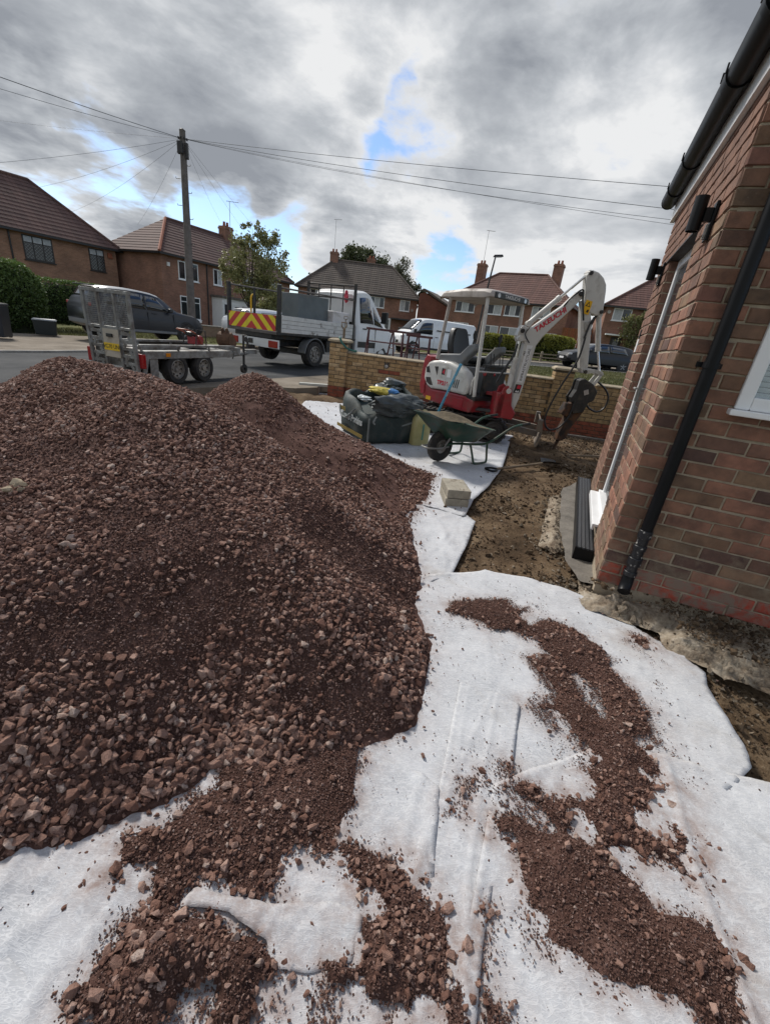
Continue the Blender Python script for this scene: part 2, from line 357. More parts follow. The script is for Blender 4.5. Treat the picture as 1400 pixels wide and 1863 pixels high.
def roof_mat(name, c1, c2):
    m, t, b = nmat(name); uv = nn(t, 'ShaderNodeUVMap').outputs[0]; oi = nn(t, 'ShaderNodeObjectInfo').outputs['Random']
    tcx = nn(t, 'ShaderNodeTexCoord').outputs['Object']
    br = nn(t, 'ShaderNodeTexBrick'); t.links.new(tcx, br.inputs['Vector']); br.inputs['Scale'].default_value = 1.0
    br.inputs['Brick Width'].default_value = 0.30; br.inputs['Row Height'].default_value = 40.0; br.inputs['Mortar Size'].default_value = 0.014
    br.inputs['Color1'].default_value = (*c1, 1); br.inputs['Color2'].default_value = (*c2, 1); br.inputs['Mortar'].default_value = (*[x * 0.4 for x in c1], 1)
    n1 = noise(t, tcx, 0.7, 7, 0.65); c = mix2(t, 0.7, br.outputs[0], ramp(t, n1, [(0.3, (0.3,) * 3), (0.7, (0.68, 0.66, 0.62))]), 'OVERLAY')
    c = mix2(t, ramp(t, oi, [(0, (0,) * 3), (1, (0.35,) * 3)]), c, c2)
    n3 = noise(t, tcx, 6, 6, 0.7); c = mix2(t, ramp(t, n3, [(0.55, (0,) * 3), (0.75, (0.5,) * 3)]), c, (0.09, 0.085, 0.06))
    t.links.new(c, b.inputs['Base Color']); b.inputs['Roughness'].default_value = 0.85; bumpn(t, b, n3, 0.4, 0.02); return m
def glass_mat(name, col=(0.02, 0.025, 0.03), rough=0.05, spec=0.8):
    m, t, b = nmat(name); tcx = nn(t, 'ShaderNodeTexCoord').outputs['Object']
    c = ramp(t, noise(t, tcx, 1.3, 3), [(0.3, tuple(x * 0.5 for x in col)), (0.7, tuple(x * 1.6 for x in col))]); t.links.new(c, b.inputs['Base Color'])
    b.inputs['Roughness'].default_value = rough; b.inputs['Specular IOR Level'].default_value = spec; return m
def leaf_mat(name, dark, light, trans=0.25):
    m, t, b = nmat(name); geo = nn(t, 'ShaderNodeNewGeometry'); at = nn(t, 'ShaderNodeAttribute', attribute_name='tint')
    c = ramp(t, at.outputs['Fac'], [(0, dark), (1, light)])
    t.links.new(c, b.inputs['Base Color']); b.inputs['Roughness'].default_value = 0.55
    tr = nn(t, 'ShaderNodeBsdfTranslucent'); t.links.new(c, tr.inputs[0]); mx = nn(t, 'ShaderNodeMixShader'); mx.inputs[0].default_value = trans
    t.links.new(b.outputs[0], mx.inputs[1]); t.links.new(tr.outputs[0], mx.inputs[2]); t.links.new(mx.outputs[0], t.nodes['Material Output'].inputs[0]); return m
M = {}
M['white_paint'] = mat('white_paint', (0.74, 0.75, 0.75), 0.35, var=0.06, dirt=(0.42, 0.40, 0.37), dsc=2.0, damt=(0.56, 0.85), coat=0.3)
M['white_upvc'] = mat('white_upvc', (0.78, 0.79, 0.80), 0.35, var=0.04)
M['black_plastic'] = mat('black_plastic', (0.006, 0.0065, 0.008), 0.42, var=0.2, sc=10, spec=0.22)
M['rubber'] = mat('rubber', (0.022, 0.021, 0.021), 0.8, var=0.3, sc=14, dirt=(0.10, 0.085, 0.07), dsc=9, damt=(0.5, 0.75), bump=0.3, bsc=70)
M['steel'] = mat('steel', (0.42, 0.42, 0.41), 0.45, 0.7, var=0.2, sc=8, dirt=(0.20, 0.17, 0.14), dsc=6, damt=(0.48, 0.72), bump=0.1)
M['galv'] = mat('galv', (0.27, 0.275, 0.27), 0.5, 0.55, var=0.25, sc=12, dirt=(0.16, 0.14, 0.12), dsc=5, damt=(0.42, 0.66), bump=0.15)
M['dark_metal'] = mat('dark_metal', (0.035, 0.034, 0.034), 0.5, 0.4, var=0.3, sc=9, dirt=(0.11, 0.09, 0.07), dsc=7, bump=0.15)
M['chrome'] = mat('chrome', (0.7, 0.7, 0.7), 0.15, 1.0, var=0.05)
M['red_paint'] = mat('red_paint', (0.29, 0.018, 0.026), 0.38, var=0.15, sc=5, dirt=(0.13, 0.07, 0.055), dsc=6, damt=(0.5, 0.75), coat=0.2)
M['off_white'] = mat('off_white', (0.56, 0.55, 0.52), 0.4, var=0.07, sc=5, dirt=(0.27, 0.24, 0.20), dsc=5, damt=(0.52, 0.78), coat=0.15)
M['beige_plastic'] = mat('beige_plastic', (0.40, 0.36, 0.33), 0.55, var=0.1, dirt=(0.25, 0.22, 0.19), dsc=4)
M['grey_plastic'] = mat('grey_plastic', (0.16, 0.17, 0.18), 0.55, var=0.12, dirt=(0.22, 0.20, 0.17), dsc=6, damt=(0.5, 0.8))
M['vinyl'] = mat('vinyl', (0.012, 0.013, 0.014), 0.42, var=0.2, bump=0.1, bsc=200)
M['text_red'] = mat('text_red', (0.50, 0.02, 0.045), 0.4, var=0.05)
M['text_black'] = mat('text_black', (0.015, 0.015, 0.016), 0.4, var=0.05)
M['text_white'] = mat('text_white', (0.7, 0.7, 0.7), 0.5, var=0.05)
M['yellow'] = mat('yellow', (0.75, 0.42, 0.01), 0.4, var=0.08)
M['plate_yellow'] = mat('plate_yellow', (0.72, 0.48, 0.02), 0.35, var=0.05)
M['lens_red'] = mat('lens_red', (0.30, 0.01, 0.012), 0.15, var=0.1, coat=0.5)
M['lens_amber'] = mat('lens_amber', (0.65, 0.22, 0.01), 0.2, var=0.1)
M['lens_clear'] = mat('lens_clear', (0.55, 0.57, 0.6), 0.12, 0.2, var=0.1, coat=0.5)
M['glass'] = glass_mat('glass')
M['car_glass'] = glass_mat('car_glass', (0.012, 0.015, 0.018), 0.03, 0.9)
M['house_glass'] = glass_mat('house_glass', (0.03, 0.035, 0.04), 0.06, 0.6)
M['curtain'] = mat('curtain', (0.42, 0.44, 0.46), 0.9, var=0.2, sc=9)
M['timber'] = mat('timber', (0.20, 0.15, 0.10), 0.85, var=0.3, sc=10, bump=0.3, bsc=60)
M['grey_timber'] = mat('grey_timber', (0.13, 0.115, 0.105), 0.9, var=0.3, sc=5, bump=0.4, bsc=50)
M['concrete'] = mat('concrete', (0.31, 0.265, 0.205), 0.95, var=0.45, sc=40, bump=1.0, bsc=90, dirt=(0.13, 0.095, 0.06), dsc=6, damt=(0.46, 0.64))
M['maroon'] = mat('maroon', (0.075, 0.016, 0.02), 0.5, var=0.25, dirt=(0.12, 0.07, 0.06), dsc=9)
# steel rim, tyre helper materials
M['rim_grey'] = mat('rim_grey', (0.34, 0.33, 0.31), 0.45, 0.5, var=0.2, dirt=(0.13, 0.11, 0.09), dsc=12, damt=(0.42, 0.65))
PG = {}
PG['A'] = [[0.436,2.129],[0.593,2.149],[0.796,2.178],[0.814,2.112],[0.896,2.115],[0.879,1.994],[0.994,2.017],[1.123,1.945],[1.181,1.865],[1.225,1.829],[1.203,1.686],[1.249,1.585],[1.26,1.458],[1.239,1.354],[1.202,1.296],[1.128,1.273],[1.152,1.215],[1.139,1.134],[1.187,1.077],[1.148,1.005],[1.099,0.995],[1.147,0.952],[1.177,0.913],[1.12,0.815],[1.085,0.763],[1.038,0.778],[0.999,0.809],[0.923,0.823],[0.882,0.841],[0.839,0.84],[0.84,0.807],[0.883,0.762],[0.899,0.718],[0.953,0.705],[1.018,0.687],[1.057,0.656],[1.062,0.613],[1.029,0.55],[0.969,0.458],[0.842,0.448],[0.839,0.493],[0.791,0.512],[0.757,0.509],[0.707,0.513],[0.661,0.528],[0.635,0.564],[0.575,0.59],[0.526,0.612],[0.581,0.651],[0.529,0.675],[0.516,0.712],[0.509,0.779],[0.511,0.823],[0.489,0.836],[0.428,0.829],[0.417,0.867],[0.468,0.907],[0.565,0.936],[0.621,0.942],[0.613,0.978],[0.677,1.004],[0.825,1.042],[0.809,1.102],[0.874,1.166],[0.847,1.234],[0.808,1.279],[0.759,1.339],[0.68,1.392],[0.734,1.415],[0.848,1.472],[0.834,1.587],[0.775,1.659],[0.89,1.728],[0.872,1.808],[0.768,1.854],[0.651,1.855],[0.564,1.956],[0.432,2.006]]
PG['A_h1'] = [[0.989,1.586],[1.04,1.518],[1.05,1.411],[1.021,1.385],[0.973,1.445]]
PG['A_h2'] = [[0.755,0.945],[0.773,0.9],[0.744,0.893]]
PG['A_h3'] = [[0.967,0.939],[1.027,0.951],[0.996,0.919]]
PG['B'] = [[-0.01,0.765],[0.119,0.765],[0.199,0.745],[0.252,0.704],[0.272,0.662],[0.309,0.66],[0.319,0.614],[0.331,0.547],[0.338,0.5],[0.347,0.453],[0.343,0.409],[-0.007,0.381],[-0.004,0.462],[0.051,0.522],[0.049,0.599],[0.082,0.62]]
PG['C'] = [[0.376,0.66],[0.405,0.657],[0.408,0.634],[0.373,0.592],[0.378,0.541],[0.389,0.495],[0.428,0.445],[0.433,0.416],[0.349,0.409],[0.354,0.539],[0.355,0.59]]
PG['D'] = [[0.327,0.925],[0.374,0.94],[0.373,1.005],[0.44,1.039],[0.414,0.963],[0.389,0.915],[0.393,0.877],[0.324,0.89]]
PG['E'] = [[0.546,1.1],[0.574,1.093],[0.555,1.009],[0.589,1.033],[0.664,1.022],[0.632,0.98],[0.563,0.967],[0.532,1.035]]
PG['F'] = [[1.338,1.95],[1.445,1.982],[1.52,1.95],[1.52,1.894],[1.389,1.87],[1.326,1.891]]
PG['G'] = [[-0.593,0.979],[-0.38,1.04],[-0.21,1.145],[0.011,1.215],[0.098,1.189],[0.011,1.105],[0.021,1.01],[0.015,0.896],[-0.023,0.794],[-0.037,0.734],[-0.116,0.732],[-0.16,0.721],[-0.135,0.627],[-0.159,0.607],[-0.199,0.601],[-0.268,0.614],[-0.314,0.621],[-0.37,0.633],[-0.389,0.585],[-0.423,0.57],[-0.468,0.577],[-0.49,0.627],[-0.499,0.657],[-0.534,0.654],[-0.555,0.639],[-0.561,0.602],[-0.573,0.578],[-0.601,0.616],[-0.643,0.588],[-0.638,0.612],[-0.61,0.646],[-0.609,0.678],[-0.622,0.711],[-0.557,0.763],[-0.523,0.822],[-0.535,0.881],[-0.452,0.892],[-0.463,0.937]]
PG['H'] = [[-0.38,0.58],[-0.322,0.591],[-0.277,0.584],[-0.265,0.569],[-0.211,0.553],[-0.152,0.538],[-0.136,0.505],[-0.086,0.49],[-0.118,0.465],[-0.087,0.446],[-0.111,0.401],[-0.112,0.366],[-0.243,0.355],[-0.285,0.421],[-0.308,0.419],[-0.319,0.394],[-0.312,0.35],[-0.46,0.338],[-0.544,0.399],[-0.53,0.429],[-0.519,0.466],[-0.506,0.486],[-0.512,0.535],[-0.476,0.565],[-0.429,0.581]]
PG['I'] = [[-0.016,0.525],[0.055,0.542],[0.063,0.601],[0.125,0.624],[0.197,0.576],[0.183,0.389],[0.011,0.375],[0.008,0.463],[-0.032,0.505]]
PG['heap'] = [[0.491,4.511],[0.366,3.729],[0.184,3.161],[0.231,2.647],[0.272,2.358],[0.23,1.99],[0.298,1.682],[0.231,1.421],[0.188,1.215],[0.011,1.105],[-0.082,0.996],[-0.151,0.968],[-0.305,0.929],[-0.465,0.942],[-0.542,0.895],[-0.59,0.822],[-0.655,0.751],[-0.77,0.702],[-0.901,0.643]]
PG['far_sheet'] = [[-1.855,9.913],[-1.516,9.549],[-0.805,8.597],[0.371,7.108],[2.087,7.528],[1.878,6.906],[1.418,5.279],[1.082,4.396],[0.84,3.892],[0.686,3.396],[0.481,3.532],[0.309,3.569],[-0.019,3.668],[-0.634,4.289],[-1.756,7.504]]
PG['tongue'] = [[0.087,3.495],[0.773,3.34],[0.642,2.887],[0.493,2.452],[0.251,2.223],[0.032,2.595]]
PG['mid_sheet'] = [[0.032,2.595],[0.272,2.358],[0.473,2.433],[0.724,2.522],[0.996,2.493],[1.159,2.428],[1.339,2.291],[1.466,2.158],[1.523,2.045],[1.587,1.962],[1.65,1.863],[1.706,1.748],[1.651,1.643],[1.627,1.53],[1.602,1.407],[1.585,1.311],[1.543,1.213],[1.411,1.126],[1.103,1.087],[0.488,1.01],[0.105,1.042]]
PG['right_sheet'] = [[1.038,1.27],[1.155,1.22],[1.293,1.199],[1.406,1.177],[1.559,1.157],[1.854,1.119],[1.149,0.404],[0.249,0.338],[0.337,0.589],[0.488,1.01]]
PG['strip_sheet'] = [[0.425,1.475],[0.524,1.449],[0.617,1.429],[0.674,1.387],[0.61,1.201],[0.543,0.997],[0.432,0.716],[0.376,0.571],[0.315,0.343],[0.139,0.329],[0.183,0.665],[0.234,0.838],[0.295,0.976],[0.353,1.189]]
PG['left_sheet'] = [[0.003,1.093],[0.241,1.018],[0.295,0.976],[0.216,0.335],[-0.633,0.272],[-1.099,0.558],[-0.978,0.729],[-0.725,0.823],[-0.492,0.983]]
PG['corner_sheet'] = [[-0.841,0.488],[-0.745,0.467],[-0.635,0.424],[-0.533,0.384],[-0.464,0.352],[-0.39,0.29],[-0.662,0.27]]
PG['flap'] = [[-0.371,0.621],[-0.272,0.608],[-0.184,0.599],[-0.019,0.621],[0.069,0.607],[0.051,0.522],[-0.049,0.494],[-0.127,0.496],[-0.153,0.543],[-0.264,0.586],[-0.389,0.585]]
PG['apron'] = [[1.358,2.533],[1.385,2.392],[2.236,2.069],[2.609,1.94],[2.447,1.471],[1.906,1.653],[1.762,1.71],[1.665,1.812],[1.58,1.883],[1.622,2.023],[1.496,2.09],[1.364,2.15],[1.266,2.186],[1.264,2.325]]
PG['haunch'] = [[1.69,4.243],[1.88,4.38],[1.53,3.36],[1.41,2.98],[1.31,2.90],[1.22,3.0],[1.33,3.30]]
PG['mud'] = [[1.905,4.447],[2.328,4.906],[1.607,2.957],[1.417,2.449],[1.338,2.458],[1.355,2.725],[1.52,3.35]]
# ------------------------------------------------------------------ ground shapes
def G(x, y):
    """the street: a gently tilted plane"""
    return 0.07 + 0.035 * np.clip(x, -32, 34) + 0.009 * np.clip(y, -10, 70)
def base(P):
    P = np.asarray(P, float); x, y = P[:, 0], P[:, 1]
    z = -0.12 + 0.035 * fbm(x, y, 1.1, 3, 3)
    return z
SHEETS = ['far_sheet', 'tongue', 'mid_sheet', 'right_sheet', 'strip_sheet', 'left_sheet']
def soil_h(P):
    P = np.asarray(P, float); x, y = P[:, 0], P[:, 1]
    z = base(P) + 0.034 * fbm(x, y, 6, 5, 6, 0.62) * np.clip((x - 0.2) * 3, 0.3, 2.2) - 0.026
    z -= 0.10 * np.exp(-(((x - 2.0) / 0.42) ** 2 + ((y - 1.15) / 0.55) ** 2))          # dug-out corner by the house
    z += 0.05 * np.exp(-(((x - 2.3) / 0.9) ** 2 + ((y - 6.9) / 0.6) ** 2)) * (0.6 + 2 * fbm(x, y, 4, 9, 4))
    ins = np.max([pdist(P, PG[k]) for k in SHEETS], 0); z = z - 0.012 * np.clip((ins + 0.06) / 0.05, 0, 1) - 0.03 * np.clip((ins - 0.01) / 0.05, 0, 1)
    w = np.clip((y - 8.35 - 0.1 * x) / 0.6, 0, 1); z = z + w * w * (3 - 2 * w) * 0.10 * np.where(x < -1.0, 1, 0.25)
    return z
# soils and stone materials
def soil_mat(name, stops, sc=3.0, bs=0.9, fine=90, bd=0.02):
    m, t, b = nmat(name); tcx = nn(t, 'ShaderNodeTexCoord').outputs['Object']
    a = noise(t, tcx, sc, 9, 0.68, 0.3); f = noise(t, tcx, fine, 6, 0.75)
    md = nn(t, 'ShaderNodeMath', operation='MULTIPLY_ADD'); t.links.new(f, md.inputs[0]); md.inputs[1].default_value = 0.5; t.links.new(a, md.inputs[2])
    m2 = nn(t, 'ShaderNodeMath', operation='SUBTRACT'); t.links.new(md.outputs[0], m2.inputs[0]); m2.inputs[1].default_value = 0.25
    c = ramp(t, m2.outputs[0], stops); t.links.new(c, b.inputs['Base Color']); b.inputs['Roughness'].default_value = 0.95; b.inputs['Specular IOR Level'].default_value = 0.15
    bumpn(t, b, md.outputs[0], bs, bd); return m
M['soil'] = soil_mat('soil', [(0.30, (0.0405, 0.0270, 0.0162)), (0.44, (0.0999, 0.0662, 0.0392)), (0.56, (0.1688, 0.1174, 0.0716)), (0.74, (0.2970, 0.2295, 0.1553))], 1.7, 1.0, 55, 0.035)
M['dirt'] = soil_mat('dirt', [(0.3, (0.0508, 0.0265, 0.0204)), (0.5, (0.1041, 0.0556, 0.0439)), (0.7, (0.1903, 0.1112, 0.0907))], 6, 1.0, 110, 0.02)
M['asphalt'] = soil_mat('asphalt', [(0.3, (0.040, 0.042, 0.044)), (0.5, (0.062, 0.064, 0.066)), (0.7, (0.095, 0.096, 0.095))], 0.8, 0.3, 160, 0.006)
M['paving'] = soil_mat('paving', [(0.3, (0.13, 0.11, 0.085)), (0.5, (0.20, 0.17, 0.135)), (0.7, (0.28, 0.245, 0.20))], 1.2, 0.3, 120, 0.006)
M['lawn'] = soil_mat('lawn', [(0.3, (0.045, 0.052, 0.012)), (0.5, (0.085, 0.092, 0.026)), (0.7, (0.15, 0.135, 0.055))], 1.0, 0.8, 60, 0.03)
M['kerb'] = mat('kerb', (0.30, 0.28, 0.25), 0.9, var=0.25, sc=4, bump=0.4)
M['concrete'] = soil_mat('old_concrete', [(0.28, (0.10, 0.075, 0.052)), (0.43, (0.24, 0.19, 0.14)), (0.56, (0.36, 0.305, 0.235)), (0.75, (0.50, 0.45, 0.38))], 7, 1.0, 55, 0.025)
def stone_mat(name, stops, dust=(0.16, 0.088, 0.067)):
    m, t, b = nmat(name); oi = nn(t, 'ShaderNodeObjectInfo').outputs['Random']; tcx = nn(t, 'ShaderNodeTexCoord').outputs['Object']
    c = ramp(t, oi, stops); n1 = noise(t, tcx, 2.2, 6, 0.65)
    c = mix2(t, 0.6, c, ramp(t, n1, [(0.3, (0.30,) * 3), (0.7, (0.68,) * 3)]), 'OVERLAY')
    c = mix2(t, ramp(t, noise(t, tcx, 1.4, 5, 0.7), [(0.42, (0,) * 3), (0.62, (0.8,) * 3)]), c, dust)
    t.links.new(c, b.inputs['Base Color']); b.inputs['Roughness'].default_value = 0.92; b.inputs['Specular IOR Level'].default_value = 0.2
    bumpn(t, b, noise(t, tcx, 7, 5, 0.7), 0.5, 0.08); return m
M['stone'] = stone_mat('stone', [(0.0, (0.1368, 0.0661, 0.0479)), (0.3, (0.2337, 0.1288, 0.0969)), (0.65, (0.3306, 0.1995, 0.1550)), (0.9, (0.4560, 0.3055, 0.2485)), (1.0, (0.5472, 0.4389, 0.3762))])
M['grit'] = stone_mat('grit', [(0.0, (0.0733, 0.0375, 0.0291)), (0.5, (0.1589, 0.0884, 0.0699)), (0.85, (0.2749, 0.1714, 0.1412)), (1.0, (0.4033, 0.2879, 0.2504))], (0.10, 0.052, 0.039))
M['clod'] = stone_mat('clod', [(0.0, (0.0416, 0.0273, 0.0169)), (0.5, (0.1170, 0.0780, 0.0468)), (0.8, (0.1950, 0.1404, 0.0884)), (1.0, (0.4420, 0.3770, 0.2990))], (0.07, 0.046, 0.027))

# ------------------------------------------------------------------ the street and the ground
def flat(name, poly, dz, matl, thick=0.0, kind='structure'):
    """a sheet that follows the street plane, optionally with a kerb-high side"""
    mb = MB(); n = len(poly); top = [(x, y, float(G(x, y)) + dz) for x, y in poly]
    mb.add(top, [tuple(range(n))])
    if thick:
        bot = [(x, y, z - thick) for x, y, z in top]; mb.add(top + bot, [(i, (i + 1) % n, n + (i + 1) % n, n + i) for i in range(n)])
    return tag(mb.build(name, matl), kind=kind)
site = [(-5.2, -3.0), (9.0, -3.0), (9.0, 7.8), (4.2, 8.44), (-1.15, 9.24), (-1.55, 9.3), (-2.0, 8.75), (-2.7, 8.7), (-5.2, 6.2)]
xs = np.concatenate([np.arange(-400, -40, 30), np.arange(-40, -8, 4), np.arange(-8, 10, 0.5), np.arange(10, 40, 4), np.arange(40, 430, 30)])
ys = np.concatenate([np.arange(-60, -4, 8), np.arange(-4, 12, 0.5), np.arange(12, 70, 4), np.arange(70, 700, 45)])
def ground_h(P):
    z = G(P[:, 0], P[:, 1]) - 0.09; z = np.where(pdist(P, site) > -0.5, -0.55, z)
    rise = np.clip((P[:, 1] - 30) / 30, 0, 1) * 0.5
    return z + rise
g = gridmesh('ground', xs, ys, ground_h, M['lawn']); tag(g, kind='structure')
near_kerb = [(-9.0, 0.2), (-6.2, 4.2), (-4.3, 7.6), (-3.1, 9.6), (-1.7, 12.0), (0.2, 15.0), (2.2, 18.6), (4.2, 22.0), (6.6, 24.4), (11, 25.4), (20, 24.2), (45, 18.5)]
far_kerb = [(-15.5, 3.0), (-11.2, 8.4), (-9.3, 11.4), (-8.4, 13.6), (-6.4, 17.2), (-3.6, 21.5), (0.2, 25.6), (5.0, 28.2), (11, 29.0), (20, 27.4), (45, 21)]
flat('road', near_kerb + far_kerb[::-1], -0.055, M['asphalt'])
flat('driveway', [(-4.3, 7.6), (-3.1, 9.6), (-1.7, 12.0), (0.2, 15.0), (1.2, 14.2), (-0.6, 11.4), (-1.2, 9.75), (-1.75, 9.62), (-1.72, 9.12), (-2.1, 8.72), (-2.8, 8.64), (-4.2, 7.1)], -0.035, M['paving'], 0.16)
flat('pavement', [(-1.0, 9.75), (-0.5, 11.4), (1.3, 14.15), (3.2, 17.9), (4.9, 21.2), (5.6, 20.8), (4.0, 17.4), (2.2, 13.8), (1.0, 10.6), (1.2, 9.42)], -0.03, M['paving'], 0.1)
VERGE = [(1.25, 9.45), (1.05, 10.6), (2.25, 13.75), (4.05, 17.35), (5.5, 20.9), (5.0, 21.9), (6.8, 24.2), (11, 25.2), (20, 24.0), (45, 18.3), (45, 2), (9, 7.85), (4.3, 8.55)]
flat('grass_verge', VERGE, -0.02, M['lawn'])
flat('far_pavement', [(-11.2, 8.4), (-9.3, 11.4), (-8.4, 13.6), (-6.4, 17.2), (-3.6, 21.5), (0.2, 25.6), (5.0, 28.2), (11, 29.0), (20, 27.4), (45, 21), (45, 24), (20, 30.6), (11, 32), (4.3, 31.2), (-1.4, 28.2), (-6.2, 23.6), (-8.4, 19.6), (-10.5, 20.5), (-15.6, 15.8), (-15, 9.8)], -0.025, M['paving'], 0.12)
def kerb_run(name, line, up):
    mb = MB(); k = len(line); secs = []
    for i, p in enumerate(line):
        a = np.array(line[max(i - 1, 0)]); b = np.array(line[min(i + 1, k - 1)]); t = (b - a) / np.linalg.norm(b - a); nrm = np.array([-t[1], t[0]])
        z = float(G(p[0], p[1])); o = np.array(p)
        secs.append([(*(o - nrm * 0.065), z - 0.15), (*(o + nrm * 0.065), z - 0.15), (*(o + nrm * 0.065), z + up), (*(o - nrm * 0.065), z + up)])
    mb.loft(secs); return tag(mb.build(name, M['kerb'], bevel=0.01), kind='structure')
kerb_run('kerb_near', near_kerb[4:], 0.0)
kerb_run('kerb_far', far_kerb, 0.0)
# dug soil of the front garden
sx = np.arange(-5.2, 7.0, 0.038); sy = np.arange(-1.0, 9.35, 0.038)
s = gridmesh('soil', sx, sy, soil_h, M['soil'], keep=lambda P: pdist(P, site)); tag(s, kind='structure')
# broken concrete at the foot of the house
def rough_keep(poly, amp, sc, seed): return lambda P: pdist(P, poly) + amp * fbm(P[:, 0], P[:, 1], sc, seed, 4)
def slab_h(keep, top, drop, seed):
    def f(P):
        w = np.clip((keep(P) - 0.004) / 0.15 + 0.8 * fbm(P[:, 0], P[:, 1], 9, seed + 6, 5, 0.65), 0, 1); w = np.round(w * 3) / 3 * 0.5 + w * 0.5
        return top + (w - 1) * drop + 0.014 * fbm(P[:, 0], P[:, 1], 16, seed, 6, 0.75) + 0.012 * fbm(P[:, 0], P[:, 1], 3, seed + 2, 3) - 0.02 * np.exp(-np.abs(fbm(P[:, 0], P[:, 1], 2.4, seed + 8, 4)) / 0.012)
    return f
tag(gridmesh('concrete_apron', np.arange(1.15, 2.7, 0.010), np.arange(1.35, 2.65, 0.010), slab_h(rough_keep(PG['apron'], 0.045, 13, 22), -0.015, 0.10, 21), M['concrete'], keep=rough_keep(PG['apron'], 0.045, 13, 22), snap=True, smooth=False), kind='structure')
tag(gridmesh('concrete_haunch', np.arange(1.0, 2.1, 0.012), np.arange(2.2, 4.6, 0.012), slab_h(rough_keep(PG['haunch'], 0.025, 14, 26), -0.055, 0.06, 25), M['concrete'], keep=rough_keep(PG['haunch'], 0.025, 14, 26), snap=True, smooth=False), kind='structure')
tag(gridmesh('mortar_bed', np.arange(1.2, 2.6, 0.02), np.arange(2.3, 5.1, 0.02), lambda P: -0.075 + 0.03 * fbm(P[:, 0], P[:, 1], 5, 30, 5), mat('mortar_bed', (0.16, 0.145, 0.125), 0.95, var=0.3, sc=7, bump=0.7, bsc=60), keep=lambda P: pdist(P, PG['mud']) + 0.03 + 0.03 * fbm(P[:, 0], P[:, 1], 7, 33, 4), snap=True), kind='structure')

# ------------------------------------------------------------------ stones: shapes and scatter
def hull_mesh(name, seed, flat_=0.7, n=15, m=None):
    r = np.random.default_rng(seed); p = r.normal(size=(n, 3)); p /= np.linalg.norm(p, axis=1)[:, None]
    p *= np.array([1.0, r.uniform(0.62, 0.9), r.uniform(0.45, flat_)]) * r.uniform(0.85, 1.1, (n, 1)) * 0.5
    bm = bmesh.new(); vs = [bm.verts.new(v) for v in p]; bmesh.ops.convex_hull(bm, input=vs)
    for v in [v for v in bm.verts if not v.link_faces]: bm.verts.remove(v)
    bmesh.ops.bevel(bm, geom=list(bm.edges), offset=0.014, segments=1, affect='EDGES', clamp_overlap=True) if n > 11 else None
    me = bpy.data.meshes.new(name); bm.to_mesh(me); bm.free(); me.materials.append(m); return me
def shapes(name, m, k, n, fl=0.75):
    c = bpy.data.collections.new(name)
    for i in range(k): c.objects.link(bpy.data.objects.new(name + '_shape', hull_mesh(name, 100 + i * 13 + n, fl, n, m)))
    return c
C_STONE = shapes('stone', M['stone'], 12, 12, 0.8); C_GRIT = shapes('grit', M['grit'], 5, 9); C_CLOD = shapes('clod', M['clod'], 6, 10)
def gn_tree(coll):
    t = bpy.data.node_groups.new('scatter_' + coll.name, 'GeometryNodeTree')
    t.interface.new_socket('Geometry', in_out='INPUT', socket_type='NodeSocketGeometry'); t.interface.new_socket('Geometry', in_out='OUTPUT', socket_type='NodeSocketGeometry')
    gi = t.nodes.new('NodeGroupInput'); go = t.nodes.new('NodeGroupOutput'); iop = t.nodes.new('GeometryNodeInstanceOnPoints'); ci = t.nodes.new('GeometryNodeCollectionInfo')
    ci.inputs['Collection'].default_value = coll; ci.inputs['Separate Children'].default_value = True; ci.inputs['Reset Children'].default_value = True
    def attr(nm, ty):
        a = t.nodes.new('GeometryNodeInputNamedAttribute'); a.data_type = ty; a.inputs[0].default_value = nm; return a.outputs[0]
    e2r = t.nodes.new('FunctionNodeEulerToRotation'); t.links.new(attr('rot', 'FLOAT_VECTOR'), e2r.inputs[0])
    t.links.new(gi.outputs[0], iop.inputs['Points']); t.links.new(ci.outputs[0], iop.inputs['Instance']); iop.inputs['Pick Instance'].default_value = True
    t.links.new(attr('idx', 'INT'), iop.inputs['Instance Index']); t.links.new(e2r.outputs[0], iop.inputs['Rotation']); t.links.new(attr('scl', 'FLOAT_VECTOR'), iop.inputs['Scale'])
    t.links.new(iop.outputs[0], go.inputs[0]); return t
GN = {}
def scatter(name, P, size, coll, parent=None, tilt=0.5):
    """P: (n,3) points, size: (n,) longest dimension in metres"""
    n = len(P); me = bpy.data.meshes.new(name); me.vertices.add(n); me.vertices.foreach_set('co', np.asarray(P, np.float32).ravel())
    rot = np.column_stack([rng.normal(0, tilt, n), rng.normal(0, tilt, n), rng.uniform(0, 6.283, n)]).astype(np.float32)
    a = me.attributes.new('rot', 'FLOAT_VECTOR', 'POINT'); a.data.foreach_set('vector', rot.ravel())
    a = me.attributes.new('scl', 'FLOAT_VECTOR', 'POINT'); a.data.foreach_set('vector', np.repeat(size[:, None], 3, 1).astype(np.float32).ravel())
    a = me.attributes.new('idx', 'INT', 'POINT'); a.data.foreach_set('value', rng.integers(0, len(coll.objects), n).astype(np.int32))
    me.update(); o = link(name, me, parent)
    if coll.name not in GN: GN[coll.name] = gn_tree(coll)
    md = o.modifiers.new('scatter', 'NODES'); md.node_group = GN[coll.name]; return o
STONE_MESHES = [o.data for o in C_STONE.objects]
def single_stones(parent, P, size, tilt=0.5):
    for p, s_ in zip(P, size):
        o = link('stone', random.choice(STONE_MESHES), parent); o.location = p; o.scale = (s_,) * 3
        o.rotation_euler = (random.gauss(0, tilt), random.gauss(0, tilt), random.uniform(0, 6.28))

